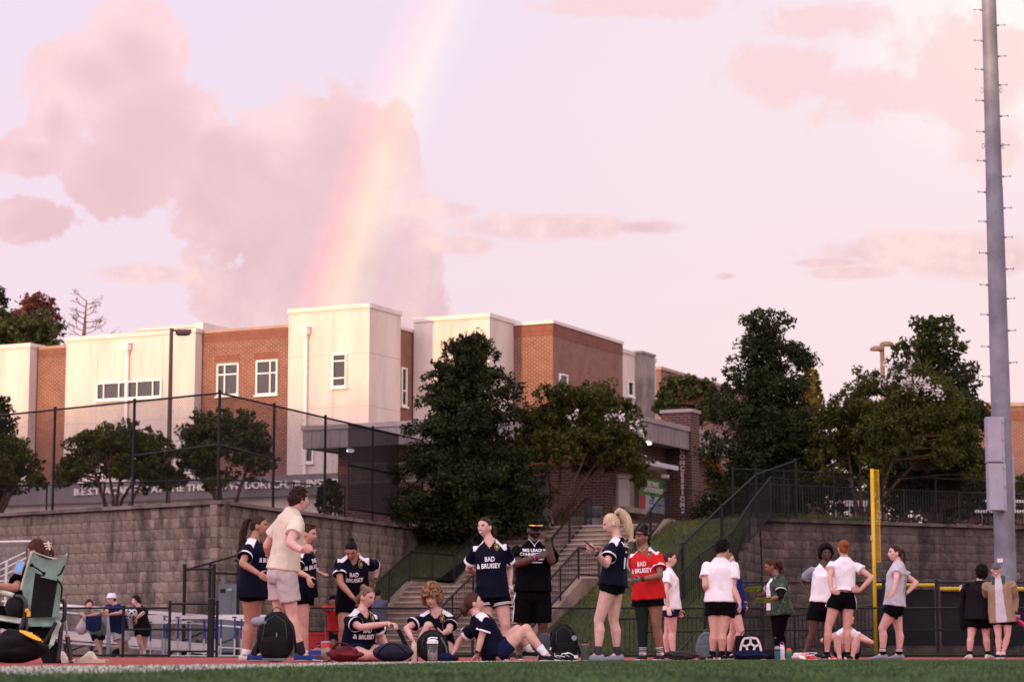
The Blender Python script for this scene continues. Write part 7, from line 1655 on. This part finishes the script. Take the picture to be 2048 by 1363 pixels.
# right-hand bags
soft('jacket_heap', 'dark olive jacket heaped on the ground behind the red jersey woman', 'jacket', 1330, 1398, 1300, 30.0, 'nylon_olive', seed=31, lump=.35, depth=.5)
th, c, w, h = backpack('grey-green backpack leaning to the right behind the white tee person', 1386, 1424, 1262, 31.6, 'nylon_teal', seed=33, lean=(.06, 0)); strap(th, [c + Vector((-.1, -.05, h * .98)), c + Vector((-.22, -.05, h * .6)), c + Vector((-.34, -.05, .12))], .04, 'nylon_olive')
# tote with a football print
tb = thing('tote_bag', 'black tote bag printed with a large white football pattern', 'bag', tuple(gp(1497, 31.5))); a, b = XG(1470, 31.5), XG(1522, 31.5); hh = P(1490, 1270, 31.5).z
v = []; f = []; n = 10
for j in range(n + 1):
    t = j / n
    for (x, y) in ((a + .02 * t, 31.5), (b - .01 * t, 31.5), (b - .01 * t, 31.68), (a + .02 * t, 31.68)): v.append((x + .01 * math.sin(t * 7), y - .03 * math.sin(t * 3.1), t * hh))
for j in range(n):
    for k in range(4): q = j * 4; f.append((q + k, q + (k + 1) % 4, q + 4 + (k + 1) % 4, q + 4 + k))
f += [(3, 2, 1, 0)]; mk('body', v, f, 'nylon_black', tb)
cx, cz2, sc2 = (a + b) / 2 + .03, hh * .52, .15; pent = [(math.sin(R(72 * i)), math.cos(R(72 * i))) for i in range(5)]
mb = MB(); Yp = 31.46
def seg(p, q, w_=.030): mb.bar((cx + p[0] * sc2, Yp - .03, cz2 + p[1] * sc2), (cx + q[0] * sc2, Yp - .03, cz2 + q[1] * sc2), w_, .006, (0, 1, 0))
inn = [(x * .42, y * .42 - .05) for x, y in pent]; outp = [(x * .88, y * .88) for x, y in pent]
for i in range(5): seg(inn[i], inn[(i + 1) % 5]); seg(inn[i], outp[i])
ring = [(math.sin(R(36 * i)) * (1.0 if i % 2 else .88), math.cos(R(36 * i)) * (1.0 if i % 2 else .88)) for i in range(10)]
for i in range(10): seg(ring[i], ring[(i + 1) % 10])
mb.out('football_print', 'print_white', tb)
strap(tb, [Vector((a + .08, 31.5, hh)), Vector((a + .12, 31.48, hh + .06)), Vector((a + .2, 31.48, hh + .05)), Vector((a + .24, 31.5, hh))], .010, 'nylon_black', 'handle')
soft('jacket_heap', 'navy jacket heaped in front of the football tote bag', 'jacket', 1466, 1536, 1299, 30.6, 'short_navy', seed=37, lump=.35, depth=.5); soft('bag', 'black bag slumped behind the blue bottle', 'bag', 1522, 1560, 1295, 32.2, 'nylon_black', seed=38, lump=.3)
th, c, r, h = bottle('water_bottle', 'teal blue bottle with steel top beside the white bottle', 1555, 11.5, 1291, 30.8, 'plastic_blue', 'galv', lidh=.22, neck=.95); mb = MB(); mb.tube([c + ZA * (h * .66), c + ZA * (h * .775)], r * 1.01, 24); mb.out('collar', 'phone_black', th)
bottle('water_bottle', 'white bottle with pale pink lid and purple loop', 1564.5, 10, 1288, 30.9, 'plastic_white', 'lid_pink', lidh=.14, handle='lilac'); bottle('water_bottle', 'green sports bottle with orange top behind the white boots', 1578, 11, 1295, 31.2, 'plastic_green', 'plastic_orange', lidh=.22, neck=.8)
cleat('white boot with trailing laces, left of the pair by the green bottle', 1599, 31.0, (.6, -1, 0), 'sole_white', 'plastic_red', .24, laces='print_white'); cleat('white boot with trailing laces, right of the pair by the green bottle', 1616, 31.0, (1, -.4, 0), 'shoe_red', 'sole_white', .24, laces='print_white')
# held things
J = FB_.J; c = J['wL'] + J['hdL'] * .10 + Vector((-.03, -.01, .045)); ph = thing('phone', 'black phone held up by the blonde woman', 'phone', tuple(c)); ax = (Vector((.35, .2, -.15)).normalized(), Vector((0, 1, 0)), Vector((-.8, 0, .6))); ax = (Vector((0, 1, 0)), Vector((.6, 0, .8)), Vector((-.8, 0, .6))); mb = MB(); mb.box(c, (.075, .010, .155), ax); mb.out('case', 'phone_black', ph); mb = MB(); mb.box(c + ax[1] * .0065, (.068, .002, .145), ax); mb.out('screen', 'phone_black', ph)
J = FR_.J; c = J['wL'] + J['hdL'] * .11; ph = thing('phone', 'phone held low by the woman in the red jersey', 'phone', tuple(c)); mb = MB(); ax = (Vector((.95, -.2, .1)).normalized(), Vector((.2, .9, .3)).normalized(), Vector((-.1, -.3, .9)).normalized()); mb.box(c + Vector((-.03, 0, .02)), (.15, .075, .010), ax); mb.out('case', 'tee_grey_blue', ph); mb = MB(); mb.box(c + Vector((-.03, 0, .02)) + ax[2] * .0062, (.14, .068, .002), ax); mb.out('screen', 'phone_black', ph)
J = FG_.J
c1 = J['wR'] + J['hdR'] * .13; cleat('black and lime football boot held up sole outward by the green jersey woman', c1 + Vector((-.06, -.02, .0)), 0, (-1, 0, -.12), 'shoe_black', 'lime', .25, roll=-1.2)
c1 = J['wL'] + J['hdL'] * .11; cleat('black and lime football boot held low by the green jersey woman', c1 + Vector((-.05, -.03, -.02)), 0, (-1, 0, .1), 'shoe_black', 'lime', .24, roll=-1.2)
J = FJ_.J; c = J['wL'] + Vector((.02, -.03, -.09)); bt = thing('berry_bag', 'shiny red bag hanging from the hand of the person in the tan jacket', 'bag', tuple(c)); mb = MB(); d = Vector((.75, 0, -.6)).normalized(); mb.tube([c + d * t for t in (0, .05, .16, .27, .34)], [.02, .055, .075, .055, .01], 12, flat=.5); mb.out('pouch', 'berry', bt, smooth=True)
bt = thing('water_bottle', 'small purple bottle held by the person in the tan jacket', 'bottle', tuple(c)); mb = MB(); mb.tube([c + Vector((-.10, -.04, .03)), c + Vector((.08, -.04, .02))], .035, 14); mb.out('body', 'lilac', bt, smooth=True); mb = MB(); mb.tube([c + Vector((-.13, -.04, .03)), c + Vector((-.10, -.04, .03))], [.02, .03], 14); mb.out('cap', 'lilac', bt)
J = FM3.J; c = P(130 + 765 / 5.689, 1170 + 318 / 5.689, 55.35); bl_ = thing('football', 'white and blue football held on the fence rail', 'ball', tuple(c)); mb = MB(); mb.ell(c, .125, 24, 16); bo = mb.out('body', 'ball_white', bl_, smooth=True)
for (x, z) in ((0, 0), (.075, .045), (-.075, .045), (.045, -.08), (-.045, -.08), (0, .10)):
    y = -math.sqrt(max(0, .125 ** 2 - x * x - z * z)); mb = MB(); q = c + Vector((x, y, z)); nrm_ = Vector((x, y, z)).normalized(); mb.tube([q - nrm_ * .004, q + nrm_ * .003], .030, 5); mb.out('panel', 'short_navy', bo)
p = FM1.J['wR'] + Vector((-.02, -.08, -.12)); sk = thing('cloth_sack', 'off-white cloth sack hanging from the hand of the man in the sage tee', 'bag', tuple(p)); mb = MB()
mb.ell(p + Vector((-.03, 0, -.16)), (.15, .08, .17), 18, 14, fn=lambda u, q: Vector((q.x * (1 - .55 * max(0, u.z)) , q.y * (1 - .5 * max(0, u.z)), q.z + (.05 if u.z > .8 else 0)))); mb.out('body', 'sack_white', sk, smooth=True); mb = MB(); mb.tube([p + Vector((-.02, 0, .02)), p + Vector((0, .02, .13))], .008, 6); mb.out('cord', 'sack_white', sk)
jk = FM1.th; p = P(130 + 315 / 5.689, 1170 + 352 / 5.689, 55.02); dj = thing('draped_jacket', 'dark jacket draped over the low fence before the man in sage', 'jacket', tuple(p)); v = []; f = []
for i in range(13):
    for j in range(9): s_, t_ = i / 12, j / 8; q = P(130 + (235 + 175 * s_) / 5.689, 1170 + (345 + (150 + 30 * math.sin(s_ * 3.1)) * t_) / 5.689, 54.93 - .03 * math.sin(s_ * 11) * t_); v.append(q)
for i in range(13):
    for j in range(9): q = v[i * 9 + j]; v.append(q + Vector((0, .02, 0)))
n_ = 117
for i in range(12):
    for j in range(8): k = i * 9 + j; f += [(k, k + 9, k + 10, k + 1), (k + n_, k + 1 + n_, k + 10 + n_, k + 9 + n_)]
for i in range(12): k = i * 9; f += [(k, k + n_, k + 9 + n_, k + 9), (k + 8, k + 17, k + 17 + n_, k + 8 + n_)]
mk('cloth', v, f, 'short_navy', dj, smooth=True)
sb = FD_.J; p = FD_.J['eL']; bg = thing('shoulder_bag', 'black bag hanging from the arm of the person in the charcoal tee', 'bag', tuple(p)); mb = MB(); q = p + Vector((-.03, -.02, -.30)); mb.ell(q, (.09, .05, .32), 16, 14, fn=lambda u, w_: Vector((w_.x * (1 + .2 * math.sin(u.z * 5)), w_.y, w_.z))); mb.out('body', 'nylon_black', bg, smooth=True); strap(bg, [q + Vector((.02, -.02, .25)), FD_.J['sL'] + Vector((-.04, -.08, .06)), FD_.J['sL'] + Vector((-.02, .08, .02))], .02, 'nylon_black')
# red cooler by the fence and bag behind the curly woman
ck = thing('cooler', 'large red plastic cooler beyond the fence', 'cooler', tuple(gp(648, 56.5))); a, b = XG(611, 56.5), XG(670, 56.5); t = P(640, 1262, 56.5).z; mb = MB(); mb.box(((a + b) / 2, 56.7, t * .45), (b - a, .45, t * .88), None); mb.out('body', 'cooler_red', ck); mb = MB(); mb.box(((a + b) / 2, 56.7, t * .94), (b - a + .04, .5, t * .12), None); mb.out('lid', 'cooler_red', ck); mb = MB(); mb.box(((a + b) / 2, 56.45, t * .5), (.12, .05, .06), None); mb.out('handle', 'phone_black', ck)
dk = thing('folding_stool', 'black folded camp stool behind the curly-haired woman', 'stool', tuple(gp(815, 30))); mb = MB(); q = P(815, 1282, 30.0); mb.bar(P(797, 1258, 30), P(817, 1300, 30), .05, .14, (0, 1, 0)); mb.out('seat', 'nylon_black', dk); mb = MB(); mb.bar(P(808, 1282, 30), P(806, 1318, 30), .02); mb.bar(P(824, 1285, 30), P(826, 1318, 30), .02); mb.out('leg', 'phone_black', dk)
# ---------------------------------------------------------------- folding chair at the left
def zc(x, y, Y): return P(x / 4.87, 1060 + y / 4.87, Y)
chn = thing('folding_chair', 'mint green high-backed folding chair with black mesh, seen from behind', 'chair', tuple(gp(60, 21.4)))
def sheet(name, corners, m, thick=.012, n=8, sag=.02, par=chn, curve=None):
    a, b, c_, d = corners; v = []; f = []
    for i in range(n + 1):
        for j in range(n + 1):
            s_, t_ = i / n, j / n; p = a.lerp(b, s_).lerp(d.lerp(c_, s_), t_); p = p + Vector((0, sag * math.sin(math.pi * s_) * math.sin(math.pi * t_), 0)); 
            if curve: p = p + ZA * (curve * math.sin(math.pi * s_) * (1 - t_))
            v.append(p)
    k = len(v); v += [p + Vector((0, thick, 0)) for p in v]; m_ = n + 1
    for i in range(n):
        for j in range(n): q = i * m_ + j; f += [(q, q + 1, q + m_ + 1, q + m_), (q + k, q + m_ + k, q + m_ + 1 + k, q + 1 + k)]
    for i in range(n): f += [(i, i + k, i + 1 + k, i + 1), (n * m_ + i, n * m_ + i + 1, n * m_ + i + 1 + k, n * m_ + i + k), (i * m_, (i + 1) * m_, (i + 1) * m_ + k, i * m_ + k), (i * m_ + n, i * m_ + n + k, (i + 1) * m_ + n + k, (i + 1) * m_ + n)]
    return mk(name, v, f, m, par, smooth=False)
YC = 21.05; YB = 21.25
sheet('back_panel', [zc(308, 212, YC), zc(655, 230, YB), zc(600, 500, YB), zc(255, 420, YC)], 'mint', curve=-.06)
sheet('back_side', [zc(262, 420, YC), zc(340, 410, YC + .02), zc(285, 850, YC + .02), zc(215, 550, YC)], 'mint')
sheet('side_band', [zc(212, 555, YC), zc(270, 560, YC + .01), zc(275, 930, YC + .01), zc(245, 760, YC)], 'mint')
sheet('mesh_panel', [zc(335, 408, YC + .03), zc(565, 485, YB), zc(500, 870, YB), zc(275, 850, YC + .03)], 'net_black', sag=.05)
sheet('side_band', [zc(565, 485, YB), zc(600, 495, YB), zc(570, 850, YB), zc(500, 870, YB)], 'mint')
sheet('seat_back', [zc(262, 850, YC), zc(590, 840, YB), zc(560, 930, YB), zc(270, 935, YC)], 'mint', sag=.05)
sheet('side_band', [zc(548, 870, YB - .02), zc(598, 900, YB - .02), zc(520, 1115, YB - .05), zc(478, 1110, YB - .05)], 'pale_mint'); sheet('loose_strap', [zc(478, 1105, YB - .05), zc(520, 1112, YB - .05), zc(440, 1190, YB - .08), zc(410, 1165, YB - .08)], 'mint')
mb = MB(); mb.tube(catmull([tuple(zc(*q)) for q in ((308, 205, YC), (215, 530, YC), (205, 580, YC))], 5), .012, 8); mb.tube(catmull([tuple(zc(*q)) for q in ((657, 228, YB), (590, 280, YB), (450, 255, YB - .02), (308, 205, YC))], 5), .008, 6); mb.out('piping', 'pale_mint', chn, smooth=True)
mb = MB(); mb.tube([zc(308, 335, YC - .02), zc(428, 418, YC - .02)], .008, 6); mb.ell(zc(308, 337, YC - .03), .018, 8, 6); mb.ell(zc(428, 418, YC - .03), .018, 8, 6); mb.tube(catmull([tuple(zc(*q)) for q in ((630, 340, YB - .02), (590, 420, YB - .02), (545, 455, YB - .02), (600, 540, YB - .02), (595, 660, YB))], 4), .008, 6); mb.out('cord', 'nylon_black', chn)
for nm, pts, r in (('arm_frame', ((150, 640, 20.95), (215, 655, 20.95), (245, 720, 20.95), (235, 860, 20.95), (200, 960, 20.95)), .022), ('arm_frame', ((590, 670, 21.5), (628, 710, 21.5), (625, 850, 21.5), (600, 890, 21.5)), .02), ('rear_leg', ((545, 890, 21.2), (500, 980, 21.2), (415, 1105, 21.2)), .018), ('rear_leg', ((598, 890, 21.3), (590, 1000, 21.3), (560, 1300, 21.3)), .022), ('front_leg', ((258, 840, 20.98), (262, 1000, 20.98)), .014), ('cross_bar', ((415, 1105, 21.2), (330, 1010, 21.2), (250, 1240, 21.2)), .014)):
    mb = MB(); mb.tube(catmull([tuple(zc(*q)) for q in pts], 5), r, 10); mb.out(nm, 'dark_steel', chn, smooth=True)
mb = MB(); mb.tube([zc(640, 880, 21.7), zc(655, 1020, 21.7)], .012, 8); mb.out('leg', 'galv', chn); mb = MB(); mb.tube([zc(655, 1030, 21.7), zc(688, 1265, 21.7)], [.024, .020], 12); lg = mb.out('leg', 'dark_steel', chn); mb = MB(); mb.tube([zc(655, 1018, 21.69), zc(656, 1034, 21.69)], .027, 12); mb.out('collar', 'orange_yellow', lg); mb = MB(); mb.ell(zc(692, 1285, 21.7), (.028, .04, .018), 10, 6); mb.out('foot', 'phone_black', lg)
mb = MB(); mb.box(zc(280, 812, 20.92), (.03, .03, .045), None); mb.ell(zc(262, 780, 20.92), .02, 8, 6); mb.out('clip', 'orange_yellow', chn)
mb = MB(); mb.tube(catmull([tuple(zc(*q)) for q in ((-120, 570, 20.95), (0, 600, 20.95), (130, 635, 20.95))], 4), .038, 12, flat=.7); mb.out('armrest', 'pale_mint', chn, smooth=True)
sheet('seat_side', [zc(-150, 800, 20.95), zc(210, 855, 20.95), zc(205, 905, 20.95), zc(-150, 850, 20.95)], 'pale_mint'); sheet('seat', [zc(-150, 860, 20.95), zc(205, 912, 20.95), zc(560, 930, 21.4), zc(-100, 880, 21.6)], 'mint', thick=.02)
mb = MB(); mb.ell(zc(145, 745, 20.99), (.09, .09, .10), 16, 12); mb.out('side_pocket', 'net_black', chn, smooth=True)
sheet('mesh_panel', [zc(300, 945, 21.25), zc(520, 940, 21.3), zc(600, 1300, 21.35), zc(420, 1300, 21.25)], 'net_black', sag=.03)
# phone of the seated woman
ph = thing('phone', 'phone in an orange case held by the woman in the folding chair', 'phone', tuple(zc(188, 355, 21.05))); axp = (Vector((.95, .1, -.25)).normalized(), Vector((0, 1, 0)), Vector((.25, 0, .95)).normalized()); mb = MB(); mb.box(zc(188, 358, 21.02), (.072, .012, .125), axp); mb.out('case', 'skin_pink', ph); mb = MB(); mb.box(zc(188, 358, 21.02) + Vector((0, -.008, 0)), (.062, .004, .112), axp); mb.out('screen', 'screen_blue', ph)
# big bag, towel, slides
th, c, w, h = soft('duffel_bag', 'large black duffel bag on the ground under the folding chair', 'bag', -40, 96, 1258, 20.6, 'nylon_black', seed=44, lump=.22, depth=.5, prof=lambda z: 1 - .45 * z ** 2); strap(th, [zc(320, 1020, 20.5), zc(400, 1050, 20.5), zc(470, 1140, 20.5), zc(480, 1270, 20.5)], .012, 'nylon_black')
tw = thing('yellow_cloth', 'folded yellow cloth on top of the black duffel bag', 'cloth', tuple(zc(300, 1050, 20.5))); v = []; f = []
for i in range(11):
    for j in range(4): s_, t_ = i / 10, j / 3; q = zc(190 + 210 * s_, 975 + 75 * s_ - 20 * math.sin(s_ * 3.1 + .4) + (18 + 32 * math.sin(s_ * 3.1)) * t_, 20.42 - .03 * t_); v.append(q)
for i in range(11):
    for j in range(4): v.append(v[i * 4 + j] + Vector((0, .08, -.008)))
for i in range(10):
    for j in range(3): k = i * 4 + j; f += [(k, k + 4, k + 5, k + 1), (k + 44, k + 45, k + 49, k + 48)]
for i in range(10): k = i * 4; f += [(k, k + 44, k + 48, k + 4), (k + 3, k + 7, k + 51, k + 47)]
mk('cloth', v, f, 'orange_yellow', tw, smooth=True)
def slide(label, px, Y, L, flip):
    c = gp(px, Y); th = thing('slide_sandal', label, 'sandal', tuple(c), None); v = []; d = Vector((1, -.15, 0)).normalized() * flip; l = Vector((-d.y, d.x, 0)); rings = [(-.5, .6, .25), (-.42, .9, .28), (-.15, .85, .35), (.0, .95, .95), (.15, 1.0, 1.0), (.32, 1.0, .62), (.45, .8, .35), (.5, .4, .25)]; n = 12
    for t, wq, hq in rings:
        for j in range(n): a = 6.2832 * j / n; v.append(c + d * (t * L) + l * (math.cos(a) * .052 * wq) + ZA * max(.002, (math.sin(a) * .5 + .5) * .115 * hq))
    f = [(i * n + j, i * n + (j + 1) % n, (i + 1) * n + (j + 1) % n, (i + 1) * n + j) for i in range(7) for j in range(n)] + [tuple(reversed(range(n))), tuple(range(7 * n, 8 * n))]; mk('upper', v, f, 'cream_foam', th, smooth=True)
    mb = MB(); mb.bar(c - d * .5 * L + ZA * .018, c + d * .5 * L + ZA * .018, .115, .034); mb.out('sole', 'cream_foam', th)
slide('cream slide sandal lying on the track right of the chair', 186, 22.2, .28, -1); slide('cream slide sandal half hidden by the chair leg', 128, 22.4, .26, -1)
# ---------------------------------------------------------------- bleachers, hurdles and cabinet beyond the fence
def zi(x, y, Y): return P(130 + x / 5.689, 1170 + y / 5.689, Y)
bs = thing('bleachers', 'aluminium bleachers with railings behind the low fence on the left', 'bleachers', tuple(gp(180, 60)))
for k, (y0, y1, Ya, Yb) in enumerate(((555, 640, 58.2, 58.4), (605, 690, 57.9, 58.1), (690, 730, 57.6, 57.8), (640, 700, 58.6, 58.8))):
    mb = MB(); a = zi(-720, y0 - 95, Ya); b = zi(1750, y1 + 45, Yb); mb.bar(a, b, .26, .045 if k != 1 else .16); mb.out('plank', 'alu_white', bs)
for (xa, ya, xb, yb, Yq) in ((-720, 178, 2300, 420, 58.9), (-720, 245, 2300, 500, 58.9), (-100, 215, 1900, 365, 59.3), (-720, 525, 2300, 740, 58.7)):
    mb = MB(); mb.tube([zi(xa, ya, Yq), zi(xb, yb, Yq)], .022, 8); mb.out('guard_rail', 'alu_white', bs)
for x in (-420, -40, 505, 1130, 1420):
    q = zi(x, 300, 57.5); mb = MB(); mb.bar((q.x, 57.5, 0), (q.x, 57.5, zi(x, 315 + x * .07, 57.5).z), .09); mb.out('upright', 'galv', bs)
wl = [zi(-720, 520, 58.95), zi(2300, 720, 58.95)]; wires([Vector((p.x, p.y, p.z)) for p in wl], .72, .07, .003, 0).out('chain_link', 'galv', bs, kind='stuff')
for k in range(8):
    q = zi(-600 + 300 * k, 700, 58.3); mb = MB(); mb.bar((q.x, 58.3, 0), (q.x + .02, 58.3, .45), .06); mb.bar((q.x, 58.3, .1), (q.x + .9, 58.3, .45), .04); mb.out('leg', 'dark_steel', bs)
# stair rails at the far left
for (xa, ya, xb, yb) in ((0, 330, 255, 210), (0, 390, 255, 270), (0, 450, 150, 385)):
    a = P(xa / 4.87 - 12, 1060 + (ya + 27) / 4.87, 59.5); b = P(xb / 4.87, 1060 + yb / 4.87, 59.5); mb = MB(); mb.tube([a, b], .022, 8); mb.out('stair_rail', 'alu', bs)
for (x, y0, y1) in ((65, 305, 470),):
    a = P(x / 4.87, 1060 + y0 / 4.87, 59.5); b = P(x / 4.87, 1060 + y1 / 4.87, 59.5); mb = MB(); mb.bar(a, Vector((a.x, a.y, 0)), .06); mb.out('upright', 'alu', bs)
for (y, xb) in ((105, 330), (490, 150)):
    a = P(-30, 1060 + (y + 10) / 4.87, 59.6); b = P(xb / 4.87, 1060 + y / 4.87, 59.6); mb = MB(); mb.tube([a, b], .03, 8); mb.out('guard_rail', 'alu_white', bs)
a = P(-30, 1060 + 480 / 4.87, 59.7); b = P(70, 1060 + 480 / 4.87, 59.7); wires([a, b], 1.0, .07, .003, 0).out('chain_link', 'galv', bs, kind='stuff')
def hurdle(px, Y, h, yaw, label):
    c = gp(px, Y); d = Vector((math.cos(yaw), math.sin(yaw), 0)); n = Vector((-d.y, d.x, 0)); th = thing('hurdle', label, 'hurdle', tuple(c), 'hurdles stored beyond the fence')
    for s in (-1, 1):
        q = c + d * (.46 * s); mb = MB(); mb.tube([q + n * -.6 + ZA * .03, q + ZA * .03], .018, 8); mb.out('foot', 'alu', th); mb = MB(); mb.tube([q + ZA * .02, q + ZA * (h * .48)], .018, 8); mb.out('lower_upright', 'alu', th); mb = MB(); mb.tube([q + ZA * (h * .46), q + ZA * (h - .03)], .024, 8); mb.out('upper_upright', 'blue_paint', th)
    mb = MB(); mb.bar(c - d * .55 + ZA * h, c + d * .55 + ZA * h, .02, .075); bo = mb.out('top_board', 'alu_white', th)
    for s in (-1, 1): mb = MB(); mb.box(c + d * (.48 * s) + ZA * h - n * .014, (.11, .01, .03), (d, n, ZA)); mb.out('stripe', 'phone_black', bo)
    mb = MB(); mb.tube([c - d * .46 + ZA * .03, c + d * .46 + ZA * .03], .016, 8); mb.out('cross_bar', 'alu', th)
names = ['leftmost', 'second', 'third', 'fourth', 'fifth', 'sixth', 'seventh', 'eighth', 'rightmost']
for k, (px, Y, h) in enumerate(((290, 57.0, 1.0), (318, 57.4, .96), (338, 57.0, .86), (370, 57.6, 1.0), (392, 57.1, .98), (445, 57.3, .98), (478, 57.8, 1.02), (505, 57.2, .98), (530, 57.9, 1.02))):
    hurdle(px, Y, h, .25 + .1 * math.sin(k * 2), names[k] + ' of the white and blue hurdles stored beyond the low fence')
cb = thing('utility_cabinet', 'light grey electrical cabinet behind the open gate on the left', 'cabinet', tuple(gp(457, 61.5))); a, b = P(437, 1167, 61.5), P(473, 1167, 61.5); mb = MB(); mb.box(((a.x + b.x) / 2, 61.8, a.z / 2), (b.x - a.x, .6, a.z), None); mb.out('body', 'cab_grey', cb); mb = MB(); mb.box(((a.x + b.x) / 2 - .05, 61.49, a.z / 2 + .1), ((b.x - a.x) * .62, .02, a.z * .8), None); mb.out('door', 'cab_grey', cb); mb = MB(); mb.box((a.x + .12, 61.475, a.z - .18), (.14, .012, .10), None); mb.out('warning_plate', 'phone_black', cb); mb = MB(); mb.box((a.x + .30, 61.475, a.z - .15), (.13, .012, .05), None); mb.out('warning_plate', 'sign_pale', cb); mb = MB(); mb.tube([(a.x + .1, 61.7, a.z), (a.x + .1, 61.7, a.z + .22)], .05, 10); mb.out('vent_pipe', 'cab_grey', cb)
# black bag by the fence men
soft('bag', 'black rucksack on the ground behind the low fence between the men', 'bag', 223, 239, 1297, 56.3, 'nylon_black', seed=51, lump=.1)
